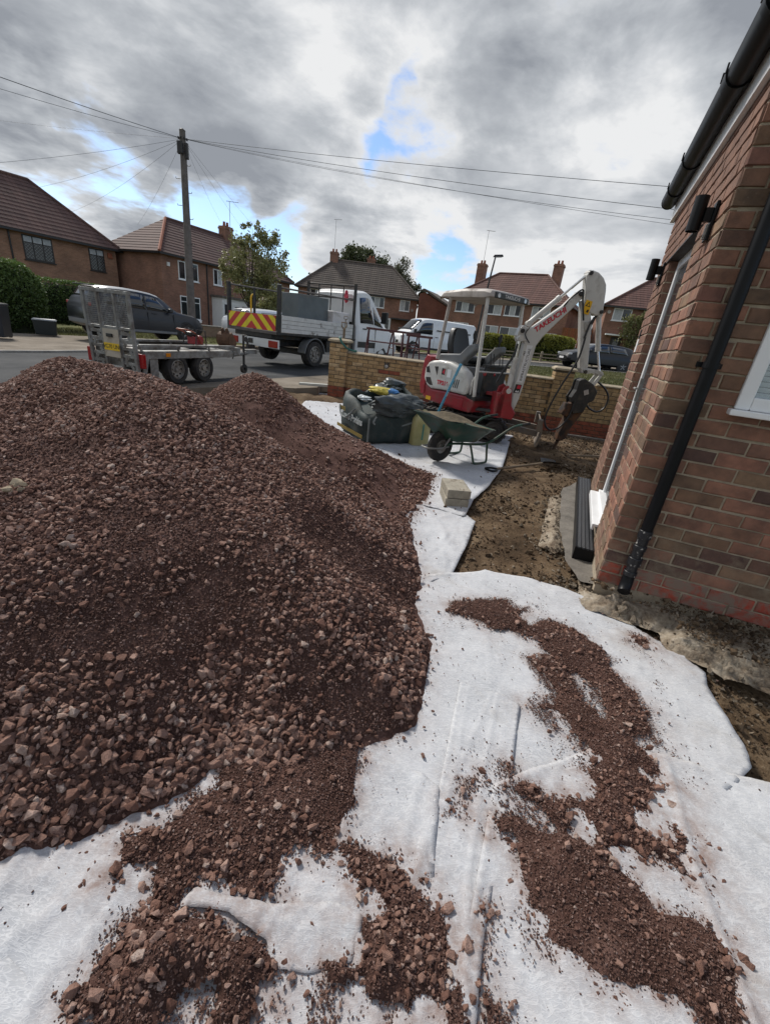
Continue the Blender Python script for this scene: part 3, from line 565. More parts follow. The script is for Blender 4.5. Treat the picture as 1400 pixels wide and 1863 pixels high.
# ------------------------------------------------------------------ the two heaps of crushed stone
HP1 = [(.184,3.161),(.231,2.647),(.272,2.358),(.23,1.99),(.298,1.682),(.231,1.421),(.188,1.215),(.011,1.105),(-.151,.968),(-.305,.929),(-.465,.942),(-.59,.822),(-.77,.702),(-.901,.643),(-1.8,.35),(-3.6,.8),(-5.2,2.2),(-5.2,4.0),(-4,4.9),(-2.8,5.0),(-1.8,4.5),(-.6,3.9)]
HP2 = [(.491,4.511),(.366,3.729),(.184,3.16),(-.8,3.0),(-2,3.2),(-3.1,4.4),(-2.9,6.2),(-1.6,6.6),(-.8,5.8),(0,5.0)]
def smin(a, b, k=7.0): return (np.maximum(a, 1e-4) ** -k + np.maximum(b, 1e-4) ** -k) ** (-1 / k)
def heap1(P):
    x, y = P.T; d = pdist(P, HP1) + 0.10 * fbm(x, y, 2.6, 41, 4); dd = np.maximum(d, 0)
    H = .55 + .60 * np.exp(-(((x + 2.15) / .66) ** 2 + ((y - 3.35) / .8) ** 2)) + .36 * np.exp(-(((x + 1.35) / .55) ** 2 + ((y - 2.75) / .75) ** 2))
    h = smin(.72 * dd, H) + (0.09 * fbm(x, y, 1.3, 42, 3) + 0.05 * fbm(x, y, 3.1, 43, 4)) * np.clip(dd * 2, 0, 1)
    return np.where(d > 0, h, d * 0.4)
def heap2(P):
    x, y = P.T; d = pdist(P, HP2) + 0.10 * fbm(x, y, 2.6, 45, 4); dd = np.maximum(d, 0)
    H = .36 + .52 * np.exp(-np.abs((x + 1.55) / .62) ** 2.6 - ((y - 4.6) / .8) ** 2)
    h = smin(.62 * dd ** 1.5, H) + 0.04 * fbm(x, y, 2.2, 47, 4) * np.clip(dd * 2, 0, 1)
    return np.where(d > 0, h, d * 0.4)
def hz(hf): return lambda P: base(P) - 0.0 + hf(P) + 0.012 * fbm(P[:, 0], P[:, 1], 22, 51, 3)
def make_heap(hf, poly, label, cat_group, near):
    x0, y0 = np.min(poly, 0) - 0.1; x1, y1 = np.max(poly, 0) + 0.1
    t = thing('gravel_heap', label, 'gravel heap', (0, 0, 0), 0, 'gravel heaps')
    core = gridmesh('mound', np.arange(x0, x1, 0.03), np.arange(y0, y1, 0.03), hz(hf), M['dirt'], keep=lambda P: hf(P) + 0.02, parent=t)
    def sample(n):
        P = rng.uniform((x0, y0), (x1, y1), (n, 2)); h = hf(P); k = h > 0.004; return P[k], h[k]
    # grit: only where it can be told apart
    P, h = sample(900000 if near else 60000); dist = np.hypot(P[:, 0], P[:, 1]); k = rng.random(len(P)) < np.clip(1.25 / np.maximum(dist, 0.6), 0, 1) ** 2; P = P[k][:(135000 if near else 16000)]
    sz = rng.uniform(0.006, 0.014, len(P)) * (0.8 + 0.25 * np.hypot(P[:, 0], P[:, 1])).clip(0.8, 2.0)
    tag(scatter('gravel', np.column_stack([P, hz(hf)(P) + sz * 0.15]), sz, C_GRIT, t), kind='stuff')
    # stones, bunched; larger towards the foot of the slope
    P, h = sample(260000); w = fbm(P[:, 0], P[:, 1], 1.5, 61, 4) * 1.6 + fbm(P[:, 0], P[:, 1], 5, 65, 3) * 1.2
    foot = np.clip(1 - h / 0.42, 0, 1); left = np.clip((-P[:, 0] - 0.1) / 0.8, 0, 1) if near else 0.6
    top = np.clip((h - 0.5) / 0.3, 0, 1); prob = np.clip(0.36 + w * 1.35 + 0.45 * foot * left + 0.25 * top, 0.04, 0.98)
    k = rng.random(len(P)) < prob; P = P[k]; h = h[k]; P = P[:(75000 if near else 30000)]; h = h[:len(P)]
    sz = np.exp(rng.normal(math.log(0.0235), 0.30, len(P))).clip(0.011, 0.048) * (1 + 0.28 * np.clip(1 - h / 0.35, 0, 1))
    Z = hz(hf)(P) + sz * 0.16; Q = np.column_stack([P, Z])
    dist = np.hypot(P[:, 0], P[:, 1]); big = np.argsort(-(sz / dist))[: (170 if near else 0)]; m_ = np.ones(len(P), bool); m_[big] = False
    tag(scatter('gravel', Q[m_], sz[m_], C_STONE, t), kind='stuff')
    if near: single_stones(t, Q[big], sz[big])
    P = rng.uniform((x0 - 0.2, y0 - 0.2), (x1 + 0.2, y1 + 0.2), (60000, 2)); d_ = pdist(P, poly) + 0.10 * fbm(P[:, 0], P[:, 1], 2.6, 41 if near else 45, 4); k = (d_ < 0.01) & (rng.random(len(P)) < 0.75 * np.exp(np.minimum(d_, 0) / 0.038)) & (P[:, 0] > -2.2); P = P[k]; sz = np.exp(rng.normal(math.log(0.013), 0.45, len(P))).clip(0.006, 0.036)
    tag(scatter('gravel', np.column_stack([P, base(P) - 0.002 + sz * 0.2]), sz, C_STONE, t), kind='stuff')
    return t
hp_main = make_heap(heap1, HP1, 'big heap of red-brown crushed stone filling the left foreground', None, True)
hp_rear = make_heap(heap2, HP2, 'smaller red-brown crushed stone heap behind the big one, beside the bulk bag', None, False)

# ------------------------------------------------------------------ white membrane sheets
def fabric_mat():
    m, t, b = nmat('membrane'); tcx = nn(t, 'ShaderNodeTexCoord').outputs['Object']
    fibs = None
    for i, (s, dd) in enumerate(((34, 1.6), (58, 1.2), (90, 1.0), (47, 2.2))):
        mp = nn(t, 'ShaderNodeMapping'); t.links.new(tcx, mp.inputs[0]); mp.inputs['Rotation'].default_value = (0, 0, 0.8 * i + 0.3); mp.inputs['Location'].default_value = (i * 3.1, i * 1.7, 0); mp.inputs['Scale'].default_value = (0.32, 1.0, 1)
        n = noise(t, mp.outputs[0], s, 1.5, 0.5, dd); r_ = ramp(t, n, [(0.465, (0,) * 3), (0.495, (1,) * 3), (0.505, (1,) * 3), (0.535, (0,) * 3)])
        fibs = r_ if fibs is None else mix2(t, 1.0, fibs, r_, 'LIGHTEN')
    dusta = nn(t, 'ShaderNodeAttribute', attribute_name='dust').outputs['Fac']
    cloud = noise(t, tcx, 5, 6, 0.65); grime = noise(t, tcx, 2.3, 8, 0.7, 0.5)
    c = ramp(t, cloud, [(0.3, (0.44, 0.455, 0.48)), (0.7, (0.60, 0.615, 0.64))])
    c = mix2(t, mix2(t, 1.0, fibs, (0.55, 0.55, 0.55), 'MULTIPLY'), c, (0.76, 0.77, 0.785))
    c = mix2(t, ramp(t, grime, [(0.56, (0,) * 3), (0.78, (0.5,) * 3)]), c, (0.36, 0.31, 0.25))
    dn = nn(t, 'ShaderNodeMath', operation='MULTIPLY'); t.links.new(dusta, dn.inputs[0]); t.links.new(ramp(t, noise(t, tcx, 17, 8, 0.75), [(0.35, (0.1,) * 3), (0.65, (1,) * 3)]), dn.inputs[1])
    c = mix2(t, dn.outputs[0], c, (0.27, 0.18, 0.145))
    t.links.new(c, b.inputs['Base Color']); b.inputs['Roughness'].default_value = 0.8; b.inputs['Specular IOR Level'].default_value = 0.25
    b1 = bumpn(t, b, cloud, 0.10, 0.01); b2 = nn(t, 'ShaderNodeBump'); b2.inputs['Strength'].default_value = 0.25; b2.inputs['Distance'].default_value = 0.004; t.links.new(fibs, b2.inputs['Height']); t.links.new(b1.outputs[0], b2.inputs['Normal']); t.links.new(b2.outputs[0], b.inputs['Normal'])
    tr = nn(t, 'ShaderNodeBsdfTranslucent'); t.links.new(c, tr.inputs[0]); mx = nn(t, 'ShaderNodeMixShader'); mx.inputs[0].default_value = 0.12
    t.links.new(b.outputs[0], mx.inputs[1]); t.links.new(tr.outputs[0], mx.inputs[2]); t.links.new(mx.outputs[0], t.nodes['Material Output'].inputs[0]); return m
PATCH = ['A', 'B', 'C', 'D', 'E', 'F', 'G', 'H', 'I']
def spill_sd(P, rough=0.085):
    d = np.full(len(P), -9.0)
    for k in PATCH: d = np.maximum(d, pdist(P, PG[k]))
    for k in ('A_h1', 'A_h2', 'A_h3'): d = np.minimum(d, -pdist(P, PG[k]))
    return d + rough * fbm(P[:, 0], P[:, 1], 7, 71, 6, 0.62) + rough * 0.9 * np.minimum(fbm(P[:, 0], P[:, 1], 13, 79, 4) + 0.12, 0) - 0.40 * np.clip(fbm(P[:, 0], P[:, 1], 4.6, 103, 4) - 0.10, 0, 1)
M['membrane'] = fabric_mat()
def ridged(x, y, sc, seed): return 1 - np.abs(fbm(x, y, sc, seed, 3)) * 4
def sheet(name, poly, order, label, seed, folds=(), res=0.016, wr=0.012, curl=0.0, edge=0.007, drape=0.0):
    poly = np.array(poly); x0, y0 = poly.min(0) - 0.05; x1, y1 = poly.max(0) + 0.05
    keep = lambda P: pdist(P, poly) + edge * fbm(P[:, 0], P[:, 1], 5, seed + 3, 4)
    r_ = np.random.default_rng(seed); ctr = poly.mean(0); creases = [(ctr[0] + r_.normal(0, 0.22) * (x1 - x0), ctr[1] + r_.normal(0, 0.22) * (y1 - y0), R(63) + r_.choice([0.0, math.pi / 2]) + r_.normal(0, 0.16), r_.choice([-1, 1]) * r_.uniform(0.002, 0.0055)) for _ in range(9)]
    def h(P):
        x, y = P.T; c, s_ = math.cos(seed * 1.3), math.sin(seed * 1.3); u = x * c + y * s_; v = (-x * s_ + y * c) * 0.35
        z = base(P) - 0.012 + order * 0.0035 + wr * 0.55 * np.clip(ridged(u, v, 2.2, seed), 0, 1) ** 5 + wr * 0.35 * np.clip(ridged(u, v, 7.5, seed + 5), 0, 1) ** 4 + wr * 0.16 * np.clip(ridged(x, y, 16, seed + 6), 0, 1) ** 3 + wr * 0.4 * fbm(x, y, 2.0, seed + 9, 3)
        for line, hh, w in folds: z += hh * np.exp(-np.abs(ldist(P, line) + 0.004 * fbm(x, y, 8, seed + 13, 2)) / w)
        for (cx_, cy_, ca, ch) in creases: dd_ = np.abs((x - cx_) * math.sin(ca) - (y - cy_) * math.cos(ca) + 0.012 * fbm(x, y, 3, seed + 17, 3)); z += ch * np.exp(-dd_ / 0.007) - ch * 0.5 * np.exp(-dd_ / 0.05)
        d = keep(P); z += curl * np.clip(1 - np.abs(d) / 0.05, 0, 1) ** 2 * np.clip(fbm(x, y, 3, seed + 11, 2) * 4, 0, 1)
        dr = np.clip(1 - d / 0.035, 0, 1) * drape; z = z * (1 - dr) + np.minimum(z, soil_h(P) + 0.008) * dr
        return z
    o = gridmesh(name, np.arange(x0, x1, res), np.arange(y0, y1, res), h, M['membrane'], keep=keep, snap=True)
    co = np.empty(len(o.data.vertices) * 3, np.float32); o.data.vertices.foreach_get('co', co); co = co.reshape(-1, 3); sd_ = spill_sd(co[:, :2].astype(float), 0.03); hp_ = np.maximum(pdist(co[:, :2], HP1), pdist(co[:, :2], HP2))
    du = np.clip(0.9 * np.exp(np.minimum(sd_, 0) / 0.05) + 0.8 * np.exp(np.minimum(hp_, 0) / 0.06) + np.clip(fbm(co[:, 0], co[:, 1], 1.7, 88, 4) - 0.08, 0, 1) * 1.2, 0, 0.85)
    at = o.data.attributes.new('dust', 'FLOAT', 'POINT'); at.data.foreach_set('value', du.astype(np.float32))
    so = o.modifiers.new('thickness', 'SOLIDIFY'); so.thickness = 0.0012; so.offset = -1
    return tag(o, label, 'membrane sheet', 'white membrane sheets')
sheet('membrane_sheet', PG['far_sheet'], 0, 'far white membrane sheet lying under the bulk bag and green wheelbarrow', 3, res=0.03, wr=0.02, curl=0.015)
PG['tongue'][0] = [0.05, 3.72]; PG['tongue'].insert(1, [0.60, 3.60]); PG['tongue'].insert(2, [0.72, 3.46])
sheet('membrane_sheet', PG['tongue'], 1, 'small white membrane piece between the concrete blocks and the large sheet', 5, wr=0.02, curl=0.01)
PG['mid_sheet'][-1] = [0.0, 0.82]; PG['mid_sheet'][-2] = [0.55, 0.80]; PG['mid_sheet'][-3] = [1.1, 0.95]
sheet('membrane_sheet', PG['mid_sheet'], 1, 'white membrane sheet nearest the brick house corner, spattered with gravel', 8, folds=[([(0.71, 2.5), (0.62, 1.9), (0.55, 1.35)], 0.004, 0.006), ([(1.36, 1.98), (1.55, 1.87), (1.66, 1.83)], 0.016, 0.012)], curl=0.012)
sheet('membrane_sheet', PG['left_sheet'], 2, 'white membrane sheet under the gravel in the bottom left foreground', 12, folds=[([(-0.75, 0.62), (-0.6, 0.55), (-0.52, 0.42)], 0.012, 0.01), ([(-0.62, 0.66), (-0.5, 0.6), (-0.42, 0.5)], 0.01, 0.012), ([(-0.9, 0.6), (-0.7, 0.5), (-0.6, 0.4)], 0.008, 0.01)], wr=0.018, res=0.012)
sheet('membrane_sheet', PG['right_sheet'], 2.5, 'white membrane sheet in the bottom right corner of the picture', 15, folds=[([(1.19, 1.18), (1.08, 0.85), (1.0, 0.45)], 0.012, 0.009)], wr=0.014, curl=0.01, res=0.012)
sheet('membrane_sheet', PG['strip_sheet'], 3, 'long creased white membrane strip running down the middle foreground', 18, folds=[([(0.585, 1.43), (0.46, 1.05), (0.36, 0.72), (0.3, 0.35)], 0.0055, 0.005), ([(0.66, 1.38), (0.56, 1.05)], 0.004, 0.004), ([(0.46, 1.44), (0.37, 1.1), (0.28, 0.8)], 0.003, 0.005)], wr=0.010, edge=0.008, res=0.009)
sheet('membrane_sheet', PG['corner_sheet'], 3, 'plain clean membrane overlap in the very bottom left corner', 22, wr=0.008, edge=0.006)
sheet('membrane_sheet', PG['flap'], 4, 'raised wavy flap of white membrane between two gravel patches at the bottom', 25, folds=[([(-0.38, 0.6), (-0.25, 0.59), (-0.12, 0.57), (0.05, 0.58)], 0.005, 0.03)], res=0.008, wr=0.014, edge=0.03)

# ------------------------------------------------------------------ gravel spilled over the sheets
def spill_h(P):
    d = spill_sd(P); bank = np.clip(d / 0.16, 0, 1); bank = bank * (2 - bank)
    lump = 0.05 * np.exp(-(((P[:, 0] + 0.33) / 0.14) ** 2 + ((P[:, 1] - 0.47) / 0.09) ** 2)) + 0.03 * np.exp(-(((P[:, 0] - 0.06) / 0.1) ** 2 + ((P[:, 1] - 0.5) / 0.1) ** 2)) + 0.03 * np.exp(-(((P[:, 0] - 0.68) / 0.12) ** 2 + ((P[:, 1] - 0.82) / 0.1) ** 2))
    return base(P) - 0.004 + 0.030 * bank + lump * bank + 0.012 * fbm(P[:, 0], P[:, 1], 16, 73, 4)
sp_t = thing('spilled_gravel', 'brown grit and stones spilled in patches over the white membrane', 'gravel', (0, 0, 0)); sp_t['kind'] = 'stuff'
gridmesh('grit_bed', np.arange(-1.0, 1.7, 0.009), np.arange(0.28, 2.3, 0.009), spill_h, M['dirt'], keep=lambda P: spill_sd(P) - 0.014 + 0.03 * np.minimum(fbm(P[:, 0], P[:, 1], 21, 93, 4) + 0.06, 0), parent=sp_t)
P = rng.uniform((-1.15, 0.28), (1.75, 2.45), (900000, 2)); d = spill_sd(P); far = np.hypot(P[:, 0], P[:, 1])
nz = fbm(P[:, 0], P[:, 1], 8, 95, 4); pr_ = np.where(d > 0.03, 0.30, 0.30 / (1 + np.exp(-(d + 0.07 * nz) / 0.009)) + 0.09 * np.clip(nz * 4 - 0.10, 0, 1) * np.exp(np.minimum(d, 0) / 0.07) + 0.0022 * (fbm(P[:, 0], P[:, 1], 4, 75, 3) + 0.5)); k = rng.random(len(P)) < pr_; P, d = P[k], d[k]
sz = rng.uniform(0.0035, 0.0095, len(P)) * np.where(rng.random(len(P)) < 0.06, 1.7, 1.0); on = np.where(d > 0.014, spill_h(P), base(P) - 0.001)
scatter('grit', np.column_stack([P, on + sz * 0.2]), sz, C_GRIT, sp_t)
P = rng.uniform((-1.1, 0.3), (1.7, 2.4), (90000, 2)); d = spill_sd(P); w = fbm(P[:, 0], P[:, 1], 3, 77, 3)
pr_ = np.where(d > 0, np.clip(0.26 + w * 1.3, 0.03, 0.9), 0.10 * np.exp(d / 0.02)); k = rng.random(len(P)) < pr_ * 0.55; P, d = P[k], d[k]
sz = np.exp(rng.normal(math.log(0.0135), 0.45, len(P))).clip(0.007, 0.046); on = np.where(d > 0.01, spill_h(P), base(P) - 0.002); Q = np.column_stack([P, on + sz * 0.2])
big = np.argsort(-(sz / (np.hypot(P[:, 0], P[:, 1]) + 0.4)))[:125]; m_ = np.ones(len(P), bool); m_[big] = False
scatter('pebbles', Q[m_], sz[m_], C_STONE, sp_t); single_stones(sp_t, Q[big], sz[big])
# clods and grit on the dug soil, on the far sheet and along the broken concrete
P = rng.uniform((0.3, 2.4), (4.6, 8.4), (90000, 2)); k = (pdist(P, PG['far_sheet']) < 0.02) & (pdist(P, PG['mid_sheet']) < 0.02) & (pdist(P, PG['tongue']) < 0) & (rng.random(len(P)) < 0.35 + 1.5 * fbm(P[:, 0], P[:, 1], 1.8, 81, 3)); P = P[k]
sz = np.exp(rng.normal(math.log(0.014), 0.6, len(P))).clip(0.005, 0.085)
a = np.column_stack([P, soil_h(P) + sz * 0.12]), sz
P = rng.uniform((1.1, 0.7), (2.7, 2.6), (26000, 2)); k = (pdist(P, PG['mid_sheet']) < 0) & (rng.random(len(P)) < 0.45 + 1.5 * fbm(P[:, 0], P[:, 1], 4, 83, 3)); P = P[k]; s2 = np.exp(rng.normal(math.log(0.011), 0.6, len(P))).clip(0.004, 0.06)
dz_ = pdist(P, PG['apron']); z2 = np.where(dz_ > 0.04, 0.0 + s2 * 0.1, soil_h(P) + s2 * 0.2)
P3 = rng.uniform((-1.6, 3.4), (1.9, 9.3), (1500, 2)); k = (pdist(P3, PG['far_sheet']) > 0.02) & (rng.random(len(P3)) < 0.25 + 1.4 * fbm(P3[:, 0], P3[:, 1], 1.6, 85, 3)); P3 = P3[k]; s3 = np.exp(rng.normal(math.log(0.018), 0.5, len(P3))).clip(0.008, 0.06)
tag(scatter('soil_clods', np.concatenate([a[0], np.column_stack([P, z2]), np.column_stack([P3, base(P3) + 0.004])]), np.concatenate([a[1], s2, s3]), C_CLOD), 'loose brown clods and pebbles over the dug soil beside the brick house', 'soil', kind='stuff')
C_RUB = shapes('rubble', M['concrete'], 5, 11)
P = rng.uniform((1.05, 1.4), (2.6, 4.3), (15000, 2)); ra = rough_keep(PG['apron'], 0.045, 13, 22)(P); rh = rough_keep(PG['haunch'], 0.025, 14, 26)(P); e_ = np.minimum(np.abs(ra), np.abs(rh)); k = (rng.random(len(P)) < (0.9 * np.exp(-e_ / 0.06) + 0.5 * (pdist(P, [(1.12, 2.35), (1.36, 2.35), (1.42, 2.95), (1.2, 3.0)]) > 0)) * (0.3 + 2 * np.clip(fbm(P[:, 0], P[:, 1], 3.5, 97, 3), 0, 1))) & (pdist(P, PG['mid_sheet']) < 0.01); P = P[k]; s4 = np.exp(rng.normal(math.log(0.017), 0.6, len(P))).clip(0.005, 0.09)
z4 = np.where(np.maximum(ra, rh)[k] > 0.0, -0.115 + 0.10 * np.clip(np.maximum(ra, rh)[k] / 0.13, 0, 1), soil_h(P) + 0.012); tag(scatter('footing_rubble', np.column_stack([P, z4]), s4, C_RUB), 'crumbled concrete rubble along the broken footing of the brick house', 'rubble', kind='stuff')
# the pale lump of broken mortar on the big heap
mb = MB(); r2 = np.random.default_rng(5)
for i in range(7):
    me = hull_mesh('lump', 900 + i, 0.9, 14, M['concrete']); o_ = r2.normal(0, 0.018, 3); vv = np.array([v.co[:] for v in me.vertices]) * r2.uniform(0.035, 0.075) + o_
    mb.add(vv, [tuple(p.vertices) for p in me.polygons])
lp = mb.build('mortar_lump', mat('mortar_lump', (0.36, 0.29, 0.20), 0.95, var=0.3, sc=20, bump=0.8, bsc=120)); P0 = np.array([[-1.62, 1.68]]); lp.location = (-1.62, 1.68, float(hz(heap1)(P0)[0]) + 0.02)
tag(lp, 'pale crumbly lump of old mortar lying on the big heap at the left edge', 'mortar lump')
# ------------------------------------------------------------------ brick meshes
def brick_mesh(name, L, m, seed, proud=0.0, h=0.065, depth=0.03):
    r = np.random.default_rng(seed); j = lambda a: r.normal(0, a)
    b = 0.004; y0 = depth; y1 = -0.001 - proud; y2 = -0.0055 - proud + j(0.0008)
    V = []
    for (y, i) in ((y0, 0), (y1, 0), (y2, b)):
        for (x, z) in ((i, i), (L - i, i), (L - i, h - i), (i, h - i)): V.append((x + j(0.0016), y + (j(0.0010) if y is not y0 else 0), z + j(0.0016)))
    F = [(0, 1, 5, 4), (1, 2, 6, 5), (2, 3, 7, 6), (3, 0, 4, 7), (4, 5, 9, 8), (5, 6, 10, 9), (6, 7, 11, 10), (7, 4, 8, 11), (8, 9, 10, 11)]
    mb = MB(); mb.add(V, F); return mb.mesh(name, m)
M['house_brick'] = brick_inst('house_brick', [(0.0563, 0.0360, 0.0358), (0.1462, 0.0861, 0.0637), (0.2166, 0.1139, 0.0815), (0.1462, 0.0941, 0.0625), (0.2437, 0.1244, 0.0894), (0.1137, 0.0790, 0.0548), (0.1895, 0.1303, 0.0849), (0.1787, 0.0907, 0.0737)], splash=True)
M['painted_brick'] = brick_inst('painted_brick', [(0.33, 0.050, 0.028), (0.27, 0.042, 0.025), (0.36, 0.065, 0.035)], paint=(0.20, 0.16, 0.125))
M['mortar'] = mat('mortar', (0.35, 0.295, 0.22), 0.95, var=0.25, sc=14, bump=0.6, bsc=120)
M['yellow_brick'] = brick_inst('yellow_brick', [(0.230, 0.161, 0.078), (0.322, 0.236, 0.121), (0.380, 0.287, 0.161), (0.276, 0.190, 0.092), (0.414, 0.328, 0.201)])
M['red_brick'] = brick_inst('red_brick', [(0.20, 0.060, 0.035), (0.25, 0.080, 0.045), (0.17, 0.055, 0.036)])
M['mortar_dark'] = mat('mortar_dark', (0.11, 0.095, 0.07), 0.95, var=0.3, sc=14, bump=0.5, bsc=120)
_bk = {}
def get_brick(L, matn, seed, depth=0.03):
    k = (round(L, 3), matn, seed % 6, depth)
    if k not in _bk: _bk[k] = brick_mesh('brick', L, M[matn], hash(k) % 9999 if False else int(L * 1000) * 7 + seed % 6 + len(matn) * 31, depth=depth)
    return _bk[k]
def lay(parent, x, y, z, L, matn, axis='x', seed=None, flip=False, name='brick'):
    """axis x: front faces -y; axis y: front faces -x, brick runs from y to y+L"""
    me = get_brick(L, matn, random.randrange(6) if seed is None else seed)
    o = link(name, me, parent); jz = random.gauss(0, 0.0016)
    if axis == 'x': o.location = (x, y + random.gauss(0, 0.0008), z + jz)
    else: o.location = (x + random.gauss(0, 0.0008), y + L, z + jz); o.rotation_euler = (0, 0, -math.pi / 2)
    return o
def join_bricks(parent, specs, name='brickwork'):
    """the remaining bricks as one piece, each still a raised brick; specs (x,y,z,L,mat,axis)"""
    mats = sorted({s_[4] for s_ in specs}); mb = MB()
    for x, y, z, L, mt, ax in specs:
        me = get_brick(L, mt, random.randrange(6)); v = np.array([q.co[:] for q in me.vertices])
        if ax == 'y': v = np.column_stack([v[:, 1], L - v[:, 0], v[:, 2]])
        mb.add(v + np.array([x, y, z]), [tuple(p.vertices) for p in me.polygons], mats.index(mt))
    return tag(mb.build(name, [M[k] for k in mats]), kind='stuff') if parent is None else tag(_par(mb.build(name, [M[k] for k in mats]), parent), kind='stuff')
def _par(o, p): o.parent = p; return o

# ------------------------------------------------------------------ the brick house at the right
HZ = -0.36807
hs = thing('brick_house', 'near red-brown brick house corner with black gutter and downpipe at right', 'house', (1.364, 2.3463, 0), HZ)
def zc_(k): return 0.1478 + 0.075 * k
DV0, DV1, DZ1 = 0.67, 1.62, zc_(25)          # door opening along the side wall
WX0, WX1, WZ0, WZ1 = 0.315, 1.55, 1.118, 2.17   # window in the end wall
mb = MB()
# mortar core, faces set back behind the bricks, with the openings left out
def core_x(x0, x1, z0, z1): mb.bb(x0, x1, 0.002, 0.1, z0, z1)
core_x(0.002, 4.6, -0.3, WZ0); core_x(0.002, WX0, WZ0, WZ1); core_x(WX1, 4.6, WZ0, WZ1); core_x(0.002, 4.6, WZ1, 2.62)
def core_y(y0, y1, z0, z1, xw=0.1): mb.bb(0.0021, xw, y0, y1, z0, z1)
core_y(0.1001, DV0, -0.3, 2.6); core_y(DV1, 2.25, -0.3, 2.6); core_y(DV0, DV1, DZ1, 2.6); core_y(DV0, DV1, -0.3, 0.10)
mb.bb(0.1, 4.6, 2.15, 2.25, -0.3, 2.6)
mb.prism([(0.0, 2.62), (4.6, 2.62), (2.3, 4.1)], 0.004, 0.1, 'y')
mb.build('wall', M['mortar'], hs)
parts_n = 0; rest = []
for k in range(-2, 33):
    z = zc_(k) + 0.005; mt = 'painted_brick' if k < 0 else 'house_brick'
    # end wall, from the corner outwards
    x = 0.0; first = True
    while x < 1.9:
        L = (0.1025 if k % 2 else 0.215) if first else 0.215
        a, b_ = x, x + L
        if zc_(k) + 0.04 > WZ0 and zc_(k) + 0.04 < WZ1 and b_ > WX0 and a < WX1:
            if a < WX0 - 0.03: lay(hs, a, 0.0, z, round(WX0 - a, 3), mt); parts_n += 1
            x = max(b_ + 0.01, WX1); first = False; continue
        if a < 1.15: lay(hs, a, 0.0, z, L, mt); parts_n += 1
        else: rest.append((a, 0.0, z, L, mt, 'x'))
        x = b_ + 0.01; first = False
    # side wall: near pier
    mt = 'house_brick'
    y = 0.0; first = True
    while y < 2.24:
        L = (0.215 if k % 2 else 0.1025) if first else 0.215
        if zc_(k) + 0.04 < DZ1 and y < DV0 + 0.002 and y + L > DV0 - 0.03:
            L = DV0 - y
            if L > 0.03: lay(hs, 0.0, y, z, round(L, 3), mt, 'y'); parts_n += 1
            y = DV1; continue
        if y + L > 2.25: L = 2.25 - y
        if L < 0.03: break
        inside = y < DV0 and zc_(k) + 0.04 < DZ1
        if inside: lay(hs, 0.0, y, z, L, mt, 'y'); parts_n += 1
        else: rest.append((0.0, y, z, round(L, 3), mt, 'y'))
        y += L + 0.01; first = False
    if zc_(k) + 0.04 < DZ1: rest.append((0.006, DV1 - 0.0015, z, 0.1025 if k % 2 else 0.09, mt, 'x'))
join_bricks(hs, rest)
# the part of the end wall outside the picture, roof slopes
roofA = roof_mat('roof_tiles_near', (0.10, 0.045, 0.032), (0.14, 0.07, 0.05))
mb = MB(); mb.bb(1.95, 4.6, -0.004, 0.001, -0.1, 2.6); mb.build('end_wall', brick_far('house_brick_far', (0.13, 0.058, 0.042), (0.16, 0.075, 0.05), (0.26, 0.22, 0.16)), hs)
rf = MB(); rf.add([(-0.06, -0.12, 2.60), (2.3, -0.12, 4.2), (2.3, 2.4, 4.2), (-0.06, 2.4, 2.60), (4.66, -0.12, 2.6), (4.66, 2.4, 2.6), (-0.06, -0.12, 2.66), (2.3, -0.12, 4.26), (2.3, 2.4, 4.26), (-0.06, 2.4, 2.66), (4.66, -0.12, 2.66), (4.66, 2.4, 2.66)],
    [(0, 1, 2, 3), (1, 4, 5, 2), (6, 9, 8, 7), (7, 8, 11, 10), (0, 6, 7, 1), (1, 7, 10, 4), (3, 2, 8, 9), (2, 5, 11, 8), (0, 3, 9, 6), (4, 10, 11, 5)]); rf.build('roof', roofA, hs)
mb = MB(); mb.bb(-0.034, -0.006, -0.1, 2.33, 2.435, 2.60); fas = mb.build('fascia', M['white_upvc'], hs, 0.003)
mb = MB(); mb.bb(-0.0335, 0.0005, 2.3305, 2.342, 2.43, 2.60); mb.build('fascia_end', M['white_upvc'], hs)
mb = MB(); mb.bb(-0.006, 0.001, -0.1, 2.33, 2.4345, 2.45); mb.build('soffit', mat('soffit_shadow', (0.20, 0.17, 0.15), 0.8), hs)
